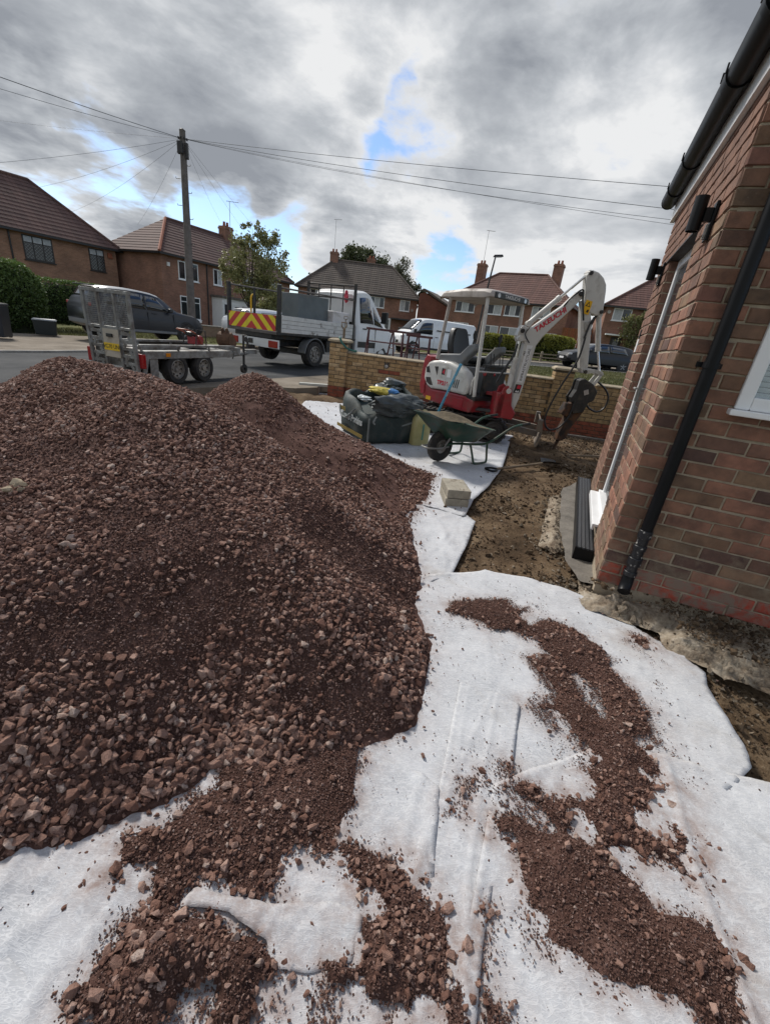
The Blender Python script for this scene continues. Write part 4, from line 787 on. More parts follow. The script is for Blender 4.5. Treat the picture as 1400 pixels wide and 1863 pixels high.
# gutter: an open half-round trough with unions and brackets
mb = MB(); secs = []
for v in np.linspace(-0.35, 2.335, 8):
    o_ = [(-0.088 + 0.056 * math.cos(a), v, 2.585 + 0.056 * math.sin(a)) for a in np.linspace(math.pi, 2 * math.pi, 9)]
    i_ = [(-0.088 + 0.052 * math.cos(a), v, 2.585 + 0.052 * math.sin(a)) for a in np.linspace(2 * math.pi, math.pi, 9)]
    secs.append([(-0.147, v, 2.592)] + o_ + [(-0.029, v, 2.592)] + i_)
mb.loft(secs); gut = mb.build('gutter', M['black_plastic'], hs, smooth=True, ang=30)
mb = MB(); mb.cyl((-0.088, 2.333, 2.585), (-0.088, 2.341, 2.585), 0.058, n=20); mb.build('gutter_stop_end', M['black_plastic'], gut)
for v, w in ((0.42, 0.10), (1.42, 0.035), (-0.12, 0.06), (2.0, 0.03)):
    mb = MB(); secs = []
    for vv in (v - w / 2, v + w / 2): secs.append([(-0.088 + r_ * math.cos(a), vv, 2.585 + r_ * math.sin(a)) for r_, rngs in ((0.063, np.linspace(math.pi * 0.93, 2 * math.pi, 10)), (0.057, np.linspace(2 * math.pi, math.pi * 0.93, 10))) for a in rngs])
    mb.loft(secs); mb.bb(-0.154, -0.146, v - w / 2, v - w / 2 + 0.014, 2.585, 2.622); mb.bb(-0.154, -0.146, v + w / 2 - 0.014, v + w / 2, 2.585, 2.622); mb.build('gutter_union', M['black_plastic'], gut, smooth=True, ang=30)
# downpipe with splashed lower joints
M['splashed'] = mat('splashed_black', (0.012, 0.013, 0.016), 0.4, var=0.2, dirt=(0.42, 0.40, 0.37), dsc=38, damt=(0.60, 0.66))
PX, PY = 0.146, -0.052
mb = MB(); mb.cyl((PX, PY, 0.37), (PX, PY, 2.42), 0.031, n=20); dp = mb.build('downpipe', M['black_plastic'], hs, smooth=True)
mb = MB(); mb.cyl((PX, PY, 0.08), (PX, PY, 0.375), 0.030, n=20); mb.build('pipe_foot', M['splashed'], dp, smooth=True)
for z_, h_, r_ in ((0.36, 0.05, 0.036), (0.285, 0.03, 0.035), (0.185, 0.05, 0.037), (0.115, 0.03, 0.036)):
    mb = MB(); mb.cyl((PX, PY, z_), (PX, PY, z_ + h_), r_, n=20); mb.build('pipe_collar', M['splashed'], dp, 0.003, smooth=True)
mb = MB(); mb.tube([(PX, PY, 0.11), (PX, PY - 0.004, 0.07), (PX - 0.004, PY - 0.022, 0.035), (PX - 0.006, PY - 0.045, 0.02)], [0.033, 0.034, 0.034, 0.034], 18); mb.build('pipe_shoe', M['black_plastic'], dp, smooth=True)
for z_ in (1.30, 2.2):
    mb = MB(); mb.cyl((PX, PY, z_ - 0.014), (PX, PY, z_ + 0.014), 0.036, n=20); mb.bb(PX - 0.055, PX + 0.055, -0.012, -0.0065, z_ - 0.012, z_ + 0.012); mb.bb(PX - 0.012, PX + 0.012, -0.03, -0.008, z_ - 0.01, z_ + 0.01); mb.build('pipe_clip', M['black_plastic'], dp)
# door: white frame set back in the opening, dark glazed leaf
FX = 0.052
mb = MB(); mb.bb(FX, FX + 0.07, DV1 - 0.078, DV1, 0.14, DZ1); mb.bb(FX, FX + 0.07, DV0, DV0 + 0.07, 0.14, DZ1); mb.bb(FX + 0.001, FX + 0.071, DV0 + 0.07, DV1 - 0.078, DZ1 - 0.07, DZ1)
dr = mb.build('door_frame', M['white_upvc'], hs, 0.006)
mb = MB(); mb.bb(FX + 0.018, FX + 0.05, DV0 + 0.07, DV1 - 0.078, 0.16, DZ1 - 0.07); mb.build('door_leaf', mat('door_leaf', (0.018, 0.021, 0.025), 0.25, var=0.2), dr, 0.004)
mb = MB()
for z0, z1 in ((0.95, 1.85), (0.28, 0.80)): mb.bb(FX + 0.008, FX + 0.017, DV0 + 0.19, DV1 - 0.2, z0, z1)
mb.build('door_glazing', M['house_glass'], dr, 0.003)
mb = MB(); mb.bb(FX - 0.006, FX + 0.016, DV1 - 0.15, DV1 - 0.11, 0.98, 1.16); mb.tube([(FX - 0.03, DV1 - 0.13, 1.08), (FX - 0.03, DV1 - 0.24, 1.08)], 0.009); mb.cyl((FX, DV1 - 0.13, 1.08), (FX - 0.03, DV1 - 0.13, 1.08), 0.008); mb.build('door_handle', M['steel'], dr)
mb = MB(); mb.bb(-0.045, FX + 0.06, DV0 + 0.003, DV1 - 0.003, 0.105, 0.125); mb.bb(-0.048, -0.03, DV0 + 0.003, DV1 - 0.003, 0.075, 0.124); mb.bb(0.02, FX + 0.06, DV0 + 0.004, DV1 - 0.004, 0.1255, 0.15); mb.build('door_sill', M['white_upvc'], hs, 0.004)
mb = MB(); mb.bb(-0.02, 0.05, DV0 - 0.06, DV1 + 0.1, DZ1 - 0.006, DZ1 + 0.004); mb.build('lintel', M['dark_metal'], hs)
mb = MB(); mb.bb(0.004, 0.045, DV0 + 0.0005, DV0 + 0.03, 1.66, 1.80); mb.bb(0.010, 0.04, DV0 + 0.03, DV0 + 0.036, 1.68, 1.78, 1); mb.build('door_latch', [M['dark_metal'], M['white_upvc']], hs, 0.003)
# window in the end wall with venetian blind
mb = MB(); fy0, fy1 = -0.022, 0.05; w = 0.062
mb.bb(WX0, WX0 + w, fy0, fy1, WZ0, WZ1); mb.bb(WX1 - w, WX1, fy0, fy1, WZ0, WZ1); mb.bb(WX0 + w, WX1 - w, fy0 + 0.001, fy1, WZ0, WZ0 + w); mb.bb(WX0 + w, WX1 - w, fy0 + 0.001, fy1, WZ1 - w, WZ1); mb.bb(0.93, 0.99, fy0 + 0.001, fy1, WZ0 + w, WZ1 - w)
wf = mb.build('window', M['white_upvc'], hs, 0.007)
def pane_mat():
    m, t, b = nmat('window_pane'); b.inputs['Base Color'].default_value = (0.8, 0.9, 0.95, 1); b.inputs['Roughness'].default_value = 0.03; b.inputs['Alpha'].default_value = 0.22; b.inputs['Specular IOR Level'].default_value = 0.9
    tcx = nn(t, 'ShaderNodeTexCoord').outputs['Object']; t.links.new(ramp(t, noise(t, tcx, 3, 3), [(0.3, (0.6, 0.75, 0.8)), (0.7, (0.8, 0.9, 0.95))]), b.inputs['Base Color']); return m
M['pane'] = pane_mat()
for x0, x1 in ((WX0 + w, 0.93), (0.99, WX1 - w)):
    mb = MB(); mb.bb(x0, x1, 0.002, 0.008, WZ0 + w, WZ1 - w); mb.build('pane', M['pane'], wf)
blind = mat('blind_slat', (0.55, 0.60, 0.62), 0.6, var=0.06)
mb = MB(); mb.box((0.5, 0, 0), (1.0, 0.024, 0.0012), rx=R(-62)); sme = mb.mesh('blind_slat', blind)
for i in range(36):
    o = link('blind_slat', sme, wf); o.location = (WX0 + w, 0.035, WZ0 + w + 0.012 + i * 0.0255); o.scale = (WX1 - WX0 - 2 * w, 1, 1)
mb = MB(); mb.bb(WX0 + w, WX1 - w, 0.06, 0.066, WZ0 + w, WZ1 - w); mb.build('dark_backing', mat('dark_room', (0.05, 0.055, 0.06), 0.9), wf)  # dark sheet behind the blind; the room's shade is put into its colour
mb = MB(); mb.bb(WX0 - 0.022, WX1 + 0.03, -0.062, 0.0, WZ0 - 0.03, WZ0 - 0.001); mb.build('window_sill', M['white_upvc'], hs, 0.005)
# meter box let into the far pier
mb = MB(); mb.bb(-0.012, 0.0, 2.02, 2.12, 1.36, 1.47); mb.bb(-0.013, -0.002, 2.03, 2.10, 1.475, 1.55, 1); mb.build('bell_box', [M['white_upvc'], M['text_black']], hs, 0.002)
# two cylinder lights
def wall_light(v, label):
    t = thing('wall_light', label, 'wall light', Matrix.Rotation(HZ, 4, 'Z') @ Vector((0, v, 1.96)) + Vector((1.364, 2.3463, 0)), HZ, 'cylinder wall lights')
    mb = MB(); mb.bb(-0.022, -0.0075, -0.035, 0.035, -0.085, 0.085); mb.build('back_plate', M['black_plastic'], t, 0.003)
    mb = MB(); mb.bb(-0.055, -0.022, -0.014, 0.014, 0.0, 0.06); mb.build('bracket', M['black_plastic'], t, 0.002)
    mb = MB(); mb.lathe([(0.0, -0.03), (0.026, -0.03), (0.026, -0.072), (0.0315, -0.072), (0.0315, 0.078), (0.026, 0.078), (0.026, 0.05), (0.0, 0.05)], (-0.085, 0.0, 0.03), 'z', 24); mb.build('lamp_body', M['black_plastic'], t, smooth=True)
    mb = MB(); mb.cyl((-0.085, 0, -0.004), (-0.085, 0, 0.0), 0.0255, n=20); mb.build('lens', M['lens_clear'], t)
    mb = MB(); mb.bb(-0.032, -0.0225, -0.012, 0.012, -0.075, -0.01); mb.build('cable_bracket', M['steel'], t); return t
wall_light(0.27, 'black cylinder wall light nearest the house corner, under the gutter')
wall_light(1.86, 'black cylinder wall light on the far side of the white door frame')
# linear drain along the door
dt = thing('drain_channel', 'black plastic channel drain with slotted grate along the doorway', 'drain', (1.364, 2.3463, 0), HZ)
mb = MB(); mb.bb(-0.135, -0.128, 0.42, 2.5, -0.12, 0.015); mb.bb(-0.012, -0.005, 0.42, 2.5, -0.12, 0.015); mb.bb(-0.128, -0.012, 0.42, 2.5, -0.12, -0.11); mb.bb(-0.128, -0.012, 0.42, 0.428, -0.11, 0.008); mb.build('channel', M['black_plastic'], dt)
mb = MB()
for x_ in (-0.126, -0.098, -0.070, -0.042, -0.018): mb.bb(x_, x_ + 0.006, 0.425, 2.495, 0.0, 0.0135)
gr = mb.build('grate', M['black_plastic'], dt)
mb = MB(); mb.bb(-0.1265, -0.012, 0, 0.009, 0.001, 0.0125); bme = mb.mesh('grate_bar', mat('grate_bar', (0.14, 0.145, 0.155), 0.35, var=0.25, dirt=(0.2, 0.18, 0.15), dsc=12, damt=(0.55, 0.7)))
for i in range(90): o = link('grate_bar', bme, gr); o.location = (0, 0.44 + i * 0.0228, 0)

# ------------------------------------------------------------------ yellow garden wall
WAZ = R(-8.5046)
gw = thing('garden_wall', 'low yellow brick garden wall with red base courses and two pillars', 'wall', (-1.15, 9.2, 0), WAZ)
mb = MB(); mb.bb(0.0, 5.9, 0.003, 0.1, -0.3, 0.79); mb.bb(-0.337, -0.003, -0.117, 0.217, -0.3, 0.985); mb.bb(4.083, 4.417, -0.057, 0.277, -0.3, 0.985); mb.build('wall_core', M['mortar_dark'], gw)
zt = [0.79 - 0.075 * (i + 1) for i in range(13)]
rest = []
for i, z0 in enumerate(zt):
    x = 0.0 if i % 2 else -0.11; mt0 = 'red_brick' if z0 < 0.06 else 'yellow_brick'
    while x < 5.85:
        a = max(x, 0.003); b_ = min(x + 0.215, 5.88)
        mt = mt0
        xm = (a + b_) / 2
        if (0.42 < z0 < 0.56 and 0.74 < xm < 1.1) and not (z0 < 0.45 and xm > 1.02): mt = 'red_brick'
        if b_ - a > 0.03 and not (a > 4.05 and b_ < 4.45):
            (lay(gw, a, 0.0, z0 + 0.005, round(b_ - a, 3), mt) if (a < 4.1 or z0 > 0.3) else rest.append((a, 0.0, z0 + 0.005, round(b_ - a, 3), mt, 'x')))
        x += 0.225
for x0, yf in ((-0.34, -0.12), (4.08, -0.06)):
    pl = []
    for i in range(-2, 13):
        z0 = 0.79 - 0.075 * (i + 1) + 0.02; mt = 'red_brick' if z0 < 0.08 else 'yellow_brick'
        for (dx, L) in (((0, 0.215), (0.225, 0.115)) if i % 2 else ((0, 0.115), (0.125, 0.215))): (lay(gw, x0 + dx, yf, z0, L, mt) if x0 < 0 and z0 > -0.06 else pl.append((x0 + dx, yf, z0, L, mt, 'x')))
        # right-hand and left-hand returns
        for (dy, L) in (((0, 0.215), (0.225, 0.115)) if not i % 2 else ((0, 0.115), (0.125, 0.215))): pl.append((x0 - 0.0005, yf + dy, z0, L, mt, 'y'))
    rest += pl
join_bricks(gw, rest)
# right return of the left pillar (turned the other way)
mb = MB()
for i in range(-2, 13):
    z0 = 0.79 - 0.075 * (i + 1) + 0.02
    mb.bb(-0.003, 0.0045, -0.117, -0.005, z0, z0 + 0.065, 1 if z0 < 0.08 else 0)
mb.build('pillar_return', [M['yellow_brick'], M['red_brick']], gw)
cop = mat('coping', (0.34, 0.285, 0.20), 0.9, var=0.2, sc=6, bump=0.4)
mb = MB(); mb.prism([(-0.035, 0.792), (0.135, 0.792), (0.135, 0.815), (0.05, 0.845), (-0.035, 0.815)], 0, 0.60, 'x'); cme = mb.mesh('coping', cop)
for i in range(10):
    x = 0.01 + i * 0.607
    if 3.5 < x < 4.4: continue
    o = link('coping', cme, gw); o.location = (x, 0, 0)
for x0, x1 in ((3.652, 4.07),): mb = MB(); mb.prism([(-0.035, 0.792), (0.135, 0.792), (0.135, 0.815), (0.05, 0.845), (-0.035, 0.815)], x0, x1, 'x'); mb.build('coping', cop, gw)
for xc, yc in ((-0.17, 0.05), (4.25, 0.11)):
    mb = MB(); mb.box((xc, yc, 1.005), (0.42, 0.42, 0.035)); mb.box((xc, yc, 1.037), (0.42, 0.42, 0.03), top=(0.75, 0.75)); mb.build('pillar_cap', cop, gw, 0.006)
mb = MB(); mb.cyl((0.83, -0.02, 0.65), (0.83, -0.006, 0.65), 0.052, n=18); mb.cyl((0.83, -0.026, 0.64), (0.83, -0.02, 0.64), 0.035, n=14, mi=1); mb.box((0.795, -0.013, 0.70), (0.03, 0.012, 0.03), ry=0.6); mb.box((0.865, -0.013, 0.70), (0.03, 0.012, 0.03), ry=-0.6); mb.build('cast_plaque', [M['dark_metal'], M['steel']], gw)
X_ = {}
X_['boom'] = [[-0.026,0.394],[0.002,0.552],[-0.0,0.868],[0.001,1.158],[0.003,1.369],[-0.094,1.358],[-0.121,1.438],[-0.099,1.535],[-0.062,1.573],[0.012,1.548],[0.071,1.555],[0.243,1.708],[0.438,1.876],[0.58,2.054],[0.658,2.018],[0.648,1.978],[0.54,1.835],[0.382,1.644],[0.236,1.45],[0.174,1.333],[0.159,1.147],[0.134,0.868],[0.105,0.594],[0.057,0.387]]
X_['arm'] = [[0.63,2.255],[0.65,2.31],[0.697,2.323],[0.784,2.305],[0.868,2.252],[0.927,2.177],[0.947,2.103],[0.984,1.873],[0.962,1.824],[0.901,1.797],[0.882,1.687],[0.939,1.432],[1.004,1.11],[0.999,1.058],[0.929,1.051],[0.887,1.112],[0.778,1.498],[0.652,1.94],[0.695,2.022]]
X_['breaker'] = [[0.911,0.953],[0.982,0.983],[1.132,0.917],[1.219,0.821],[1.201,0.696],[1.131,0.657],[1.093,0.513],[0.936,0.48],[0.854,0.705],[0.903,0.817]]
X_['breaker2'] = [[0.892,0.632],[1.134,0.596],[1.079,0.448],[0.995,0.279],[0.956,0.095],[0.875,0.053],[0.821,0.064],[0.834,0.197],[0.878,0.395]]
X_['hose1'] = [[0.806,1.516],[0.788,1.224],[0.647,0.848],[0.55,0.507],[0.549,0.32],[0.645,0.219],[0.78,0.265],[0.879,0.433],[0.912,0.652]]
X_['hose2'] = [[1.217,0.956],[1.36,0.866],[1.439,0.752],[1.427,0.611],[1.334,0.538],[1.207,0.572],[1.14,0.627]]
X_['side_white'] = [[-0.562,0.656],[-0.552,0.83],[-0.482,0.935],[-0.236,0.975],[-0.011,0.972],[0.165,0.931],[0.296,0.858],[0.384,0.758],[0.43,0.641],[0.392,0.537],[0.094,0.539],[-0.151,0.534],[-0.368,0.517],[-0.472,0.557]]
X_['red'] = [[-0.638,0.556],[-0.621,0.747],[-0.597,0.946],[-0.539,1.025],[-0.449,0.998],[-0.463,0.937],[-0.552,0.83],[-0.562,0.656],[-0.469,0.544],[-0.367,0.511],[-0.149,0.528],[0.095,0.533],[0.394,0.532],[0.451,0.496],[0.576,0.496],[0.596,0.42],[0.517,0.299],[0.288,0.3],[0.011,0.306],[-0.266,0.316],[-0.46,0.331],[-0.572,0.388]]
X_['vent1'] = [[-0.523,0.839],[-0.454,0.865],[-0.4,0.751],[-0.503,0.75]]
X_['vent2'] = [[-0.508,0.687],[-0.388,0.698],[-0.303,0.57],[-0.376,0.565],[-0.48,0.605]]
X_['vent3'] = [[-0.335,0.87],[-0.238,0.88],[-0.246,0.724]]
# ------------------------------------------------------------------ mini excavator with hydraulic breaker
EXO = (1.08, 7.2); EAZ = R(-50); EZ = -0.13
ex = thing('mini_excavator', 'white and red mini excavator with canopy and black breaker by the garden wall', 'excavator', (EXO[0], EXO[1], EZ), EAZ)
def exp_(mb, name, m, parent=ex, **k):
    o = mb.build(name, m, parent, **k)
    if parent is ex: o.location.z = -EZ
    return o
# undercarriage: turned against the body
UR = R(36)
def track(side):
    mb = MB(); r = 0.19; L = 0.56; yc = side * 0.375; z0 = -0.13
    path = [(-L + r * math.cos(a), z0 + r + r * math.sin(a)) for a in np.linspace(math.pi / 2, 3 * math.pi / 2, 11)] + [(L + r * math.cos(a), z0 + r + r * math.sin(a)) for a in np.linspace(-math.pi / 2, math.pi / 2, 11)]
    outer = path; inner = [(x * 0.965, z0 + r + (z - z0 - r) * 0.84) for x, z in path]
    n = len(outer); secs = []
    for i in range(n): secs.append([(outer[i][0], yc - 0.115, outer[i][1]), (outer[i][0], yc + 0.115, outer[i][1]), (inner[i][0], yc + 0.105, inner[i][1]), (inner[i][0], yc - 0.105, inner[i][1])])
    secs.append(secs[0]); mb.loft(secs, caps=False); t = mb.build('track', M['rubber'], ex, smooth=True, ang=30); t.location.z = -EZ; t.rotation_euler.z = UR
    # tread lugs
    lug = MB(); tot = 4 * L + 2 * math.pi * r; k = 46
    for i in range(k):
        s_ = tot * i / k
        if s_ < 2 * L: x, z, a = -L + s_, z0 - 0.004, 0
        elif s_ < 2 * L + math.pi * r: a = (s_ - 2 * L) / r; x, z = L + (r + 0.004) * math.sin(a), z0 + r - (r + 0.004) * math.cos(a)
        elif s_ < 4 * L + math.pi * r: x, z, a = L - (s_ - 2 * L - math.pi * r), z0 + 2 * r + 0.004, math.pi
        else: a = math.pi + (s_ - 4 * L - math.pi * r) / r; x, z = -L + (r + 0.004) * math.sin(a), z0 + r - (r + 0.004) * math.cos(a)
        lug.box((x, yc + (0.03 if i % 2 else -0.03), z), (0.026, 0.16, 0.024), ry=-a)
    tag(lug.build('tread', M['rubber'], t, 0.004), kind='stuff')
    fr_ = MB(); fr_.bb(-L, L, yc - 0.07, yc + 0.07, z0 + 0.10, z0 + 0.26); f = fr_.build('track_frame', M['dark_metal'], t, 0.02)
    for x, rr in ((-L, 0.15), (L, 0.15), (-0.28, 0.075), (0, 0.075), (0.28, 0.075)):
        w = MB(); zz = z0 + r if rr > 0.1 else z0 + 0.105
        w.lathe([(0.0, -0.105), (rr * 0.35, -0.105), (rr * 0.4, -0.085), (rr * 0.75, -0.08), (rr * 0.8, -0.1), (rr, -0.095), (rr, 0.095), (0, 0.1)], (x, yc, zz), 'y', 20); w.build('roller', M['dark_metal'], t, smooth=True)
track(-1); track(1)
mb = MB(); mb.bb(-0.32, 0.36, -0.28, 0.28, 0.02, 0.22); mb.cyl((0, 0, 0.2), (0, 0, 0.32), 0.27, n=24); mb.bb(0.3, 0.6, -0.12, 0.12, 0.05, 0.2); u = exp_(mb, 'undercarriage', M['dark_metal'], bevel=0.02); u.rotation_euler.z = UR
mb = MB(); pr = [(1.26 + 0.05 * math.cos(a) - 0.05, 0.12 + 0.2 * math.sin(a)) for a in np.linspace(-1.3, 1.3, 9)]; pr = pr + [(x - 0.022, z) for x, z in reversed(pr)]
mb.prism(pr, -0.50, 0.50, 'y'); mb.bb(1.17, 1.24, -0.50, -0.40, 0.16, 0.34); mb.bb(1.17, 1.24, 0.40, 0.50, 0.16, 0.34)
for s_ in (-0.3, 0.3): mb.box((0.85, s_, 0.13), (0.72, 0.07, 0.09), ry=0.08)
bl = exp_(mb, 'dozer_blade', mat('blade_steel', (0.17, 0.15, 0.135), 0.7, 0.2, var=0.3, dirt=(0.22, 0.17, 0.12), dsc=6, damt=(0.4, 0.65)), bevel=0.006); bl.rotation_euler.z = UR
# upper body: red lower frame and counterweight, deck, white hood
lowp = [(-0.572, 0.388), (-0.46, 0.331), (-0.266, 0.316), (0.29, 0.30), (0.50, 0.30), (0.56, 0.42), (0.56, 0.495), (0.394, 0.53), (0.095, 0.53), (-0.367, 0.512), (-0.56, 0.60)]
mb = MB(); mb.prism(lowp, -0.455, 0.455, 'y'); lf = exp_(mb, 'lower_frame', M['red_paint'], bevel=0.025)
mb = MB()
for x0, x1 in ((-0.02, 0.36),): mb.bb(x0, x1, -0.462, -0.45, 0.345, 0.475)
mb.build('access_panel', M['red_paint'], lf, 0.008)
# counterweight: swept round the tail
secs = []
tail = [(-0.638, 0.556), (-0.621, 0.747), (-0.597, 0.946), (-0.539, 1.025), (-0.449, 0.998), (-0.45, 0.90), (-0.50, 0.80), (-0.51, 0.62), (-0.50, 0.42), (-0.585, 0.40)]
mb = MB(); n_ = 13
for i in range(n_):
    y = -0.47 + 0.94 * i / (n_ - 1); b_ = 0.13 * math.cos(math.pi * (i / (n_ - 1) - 0.5)); secs.append([(x - (b_ if x < -0.53 else 0), y, z) for x, z in tail])
mb.loft(secs); exp_(mb, 'counterweight', M['red_paint'], smooth=True, ang=40, bevel=0.012)
mb = MB(); mb.prism(X_['side_white'], -0.478, -0.26, 'y'); hood = exp_(mb, 'side_hood', M['off_white'], bevel=0.045, seg=4, smooth=True, ang=50)
mb = MB(); mb.prism([(x, z) for x, z in X_['side_white']], 0.26, 0.478, 'y'); exp_(mb, 'side_hood', M['off_white'], bevel=0.045, seg=4, smooth=True, ang=50)
for k in ('vent1', 'vent2', 'vent3'):
    mb = MB(); c_ = np.mean(X_[k], 0); mb.prism([(c_[0] + (p[0] - c_[0]) * 0.92, c_[1] + (p[1] - c_[1]) * 0.92) for p in X_[k]], -0.4815, -0.47, 'y'); mb.build('vent', M['dark_metal'], hood, 0.006)
for x in (0.125, 0.165, 0.205): mb = MB(); mb.box((x + 0.02, -0.477, 0.675), (0.016, 0.008, 0.13), ry=0.15); mb.build('vent', M['dark_metal'], hood)
fm = lambda x, z, y=-0.4825: frame((x, y, z), (1, 0, 0), (0, 0, 1))
text('lettering', 'TB216', 0.085, M['text_red'], hood, fm(-0.10, 0.640), 0.001, sx=1.05, bold=0.004)
mb = MB(); mb.bb(-0.18, -0.03, -0.483, -0.478, 0.735, 0.885, 2); mb.bb(-0.15, -0.075, -0.4845, -0.4835, 0.765, 0.86, 0); mb.prism([(-0.145, 0.785), (-0.10, 0.85), (-0.085, 0.85), (-0.085, 0.775), (-0.10, 0.775), (-0.12, 0.80)], -0.486, -0.485, 'y', mi=1); mb.build('emblem', [M['text_black'], M['text_red'], M['off_white']], hood, 0.001)
mb = MB(); mb.bb(-0.03, 0.05, -0.4835, -0.479, 0.74, 0.86); mb.build('decal', M['text_white'], hood)
mb = MB(); mb.bb(-0.455, -0.34, -0.4585, -0.452, 0.335, 0.395); mb.build('decal', M['yellow'], lf)
mb = MB(); mb.bb(-0.47, 0.22, -0.27, 0.27, 0.5, 0.93); mb.bb(0.22, 0.58, -0.45, 0.45, 0.53, 0.548, 1); mb.bb(0.40, 0.585, -0.45, 0.45, 0.49, 0.531, 1); exp_(mb, 'engine_cover', [M['grey_plastic'], M['dark_metal']], bevel=0.02)
# seat, consoles and levers
mb = MB(); mb.box((-0.16, 0.02, 1.03), (0.46, 0.44, 0.10)); st = exp_(mb, 'seat', M['vinyl'], bevel=0.04, seg=3, smooth=True)
mb = MB(); secs = []
for z, w, x in ((1.06, 0.21, -0.33), (1.2, 0.225, -0.36), (1.32, 0.20, -0.385), (1.42, 0.165, -0.40), (1.47, 0.12, -0.405)): secs.append([(x - 0.06, -w + 0.02, z), (x + 0.06, -w * 0.95 + 0.02, z), (x + 0.035, 0.02, z), (x + 0.06, w * 0.95 + 0.02, z), (x - 0.06, w + 0.02, z), (x - 0.08, 0.02, z)])
mb.loft(secs); mb.build('backrest', M['vinyl'], st, 0.03, smooth=True, ang=60, seg=3)
for s_ in (-1, 1):
    mb = MB(); mb.prism([(-0.40, 0.95), (-0.38, 1.06), (0.05, 1.10), (0.20, 1.24), (0.33, 1.27), (0.34, 1.18), (0.20, 1.06), (0.10, 0.95)], s_ * 0.30 - 0.065, s_ * 0.30 + 0.065, 'y'); cn = exp_(mb, 'console', M['grey_plastic'], bevel=0.022, seg=3, smooth=True)
    mb = MB(); mb.tube([(0.22, s_ * 0.30, 1.24), (0.235, s_ * 0.30, 1.34)], 0.012); mb.tube([(0.235, s_ * 0.30, 1.33), (0.225, s_ * 0.30, 1.38), (0.235, s_ * 0.30, 1.44)], [0.022, 0.026, 0.02]); mb.build('joystick', M['vinyl'], cn, smooth=True)
mb = MB(); mb.bb(0.46, 0.53, -0.22, 0.22, 0.55, 0.98); mb.bb(0.44, 0.56, -0.25, 0.25, 0.97, 1.0)
for y in (-0.14, -0.07, 0.07, 0.14): mb.tube([(0.5, y, 0.98), (0.46, y, 1.16)], 0.008)
exp_(mb, 'control_stand', M['dark_metal'], bevel=0.006)
for y in (-0.14, 0.07): mb = MB(); mb.lathe([(0, -0.03), (0.022, -0.022), (0.03, 0), (0.022, 0.022), (0, 0.03)], (0.52, y - 0.12, 0.87), 'z', 14); exp_(mb, 'knob', M['lens_red'], smooth=True)
mb = MB(); mb.tube([(0.53, -0.42, 0.90), (0.53, 0.42, 0.90)], 0.012); mb.tube([(0.53, -0.42, 0.90), (0.46, -0.43, 0.76), (0.46, -0.43, 0.56)], 0.012); mb.tube([(0.53, 0.42, 0.90), (0.46, 0.43, 0.56)], 0.012); exp_(mb, 'guard_rail', M['off_white'], smooth=True)
# canopy
for nm, pth in (('post', [(-0.35, -0.43, 0.98), (-0.33, -0.43, 1.15), (-0.27, -0.41, 1.88)]), ('post', [(-0.35, 0.43, 0.98), (-0.33, 0.43, 1.15), (-0.27, 0.41, 1.88)]), ('post', [(0.54, -0.43, 0.54), (0.52, -0.43, 0.8), (0.43, -0.40, 1.88)]), ('post', [(0.54, 0.43, 0.54), (0.52, 0.43, 0.8), (0.43, 0.40, 1.88)])):
    mb = MB(); mb.tube(pth, 0.026, 12); exp_(mb, nm, M['beige_plastic'] if pth[0][0] < 0 else M['off_white'], smooth=True)
mb = MB(); secs = []
for x, zz, w in ((-0.50, 1.855, 0.40), (-0.485, 1.90, 0.43), (-0.40, 1.955, 0.45), (0.0, 1.985, 0.455), (0.40, 1.985, 0.455), (0.50, 1.965, 0.45), (0.525, 1.93, 0.44)):
    zb = 1.865 if x < 0.45 else 1.88
    secs.append([(x, -w, zb), (x, -w, zz - 0.045), (x, -w * 0.93, zz - 0.008), (x, -w * 0.7, zz), (x, 0, zz + 0.006), (x, w * 0.7, zz), (x, w * 0.93, zz - 0.008), (x, w, zz - 0.045), (x, w, zb)])
mb.loft(secs); rfc = exp_(mb, 'canopy_roof', M['beige_plastic'], smooth=True, ang=45, bevel=0.008)
mb = MB(); mb.bb(0.515, 0.535, -0.38, 0.38, 1.872, 1.95); mb.build('front_panel', M['text_black'], rfc, 0.008)
text('lettering', 'TAKEUCHI', 0.062, M['text_white'], rfc, frame((0.5365, 0, 1.911), (0, 1, 0), (0, 0, 1)), 0.001, sx=1.15)
for y in (-0.30, 0.30): mb = MB(); mb.cyl((0.534, y, 1.911), (0.541, y, 1.911), 0.028, n=16); mb.build('work_light', M['lens_clear'], rfc)
# swing bracket and boom set
BO = (0.906, -0.056); BR = R(55)
def bm_(mb, name, m, **k):
    o = mb.build(name, m, ex, **k); o.location = (BO[0], BO[1], -EZ); o.rotation_euler.z = BR; return o
mb = MB(); mb.bb(0.50, 0.70, -0.16, 0.16, 0.33, 0.38); mb.bb(0.50, 0.70, -0.16, 0.16, 0.58, 0.63); mb.cyl((0.72, 0, 0.30), (0.72, 0, 0.66), 0.06, n=16); exp_(mb, 'swing_post', M['red_paint'], bevel=0.01)
mb = MB()
for y in (-0.13, 0.10): mb.prism([(-0.22, 0.32), (0.05, 0.30), (0.08, 0.40), (0.0, 0.50), (-0.04, 0.72), (-0.10, 0.78), (-0.17, 0.74), (-0.22, 0.55)], y, y + 0.03, 'y')
mb.bb(-0.24, -0.12, -0.13, 0.13, 0.31, 0.66); bm_(mb, 'swing_bracket', M['red_paint'], bevel=0.012)
mb = MB(); mb.tube([(0.42, -0.36, 0.36), (0.72, -0.20, 0.37)], 0.028); mb.tube([(0.62, -0.26, 0.367), (0.80, -0.15, 0.375)], 0.016, mi=1); exp_(mb, 'swing_cylinder', [M['dark_metal'], M['chrome']], smooth=True)
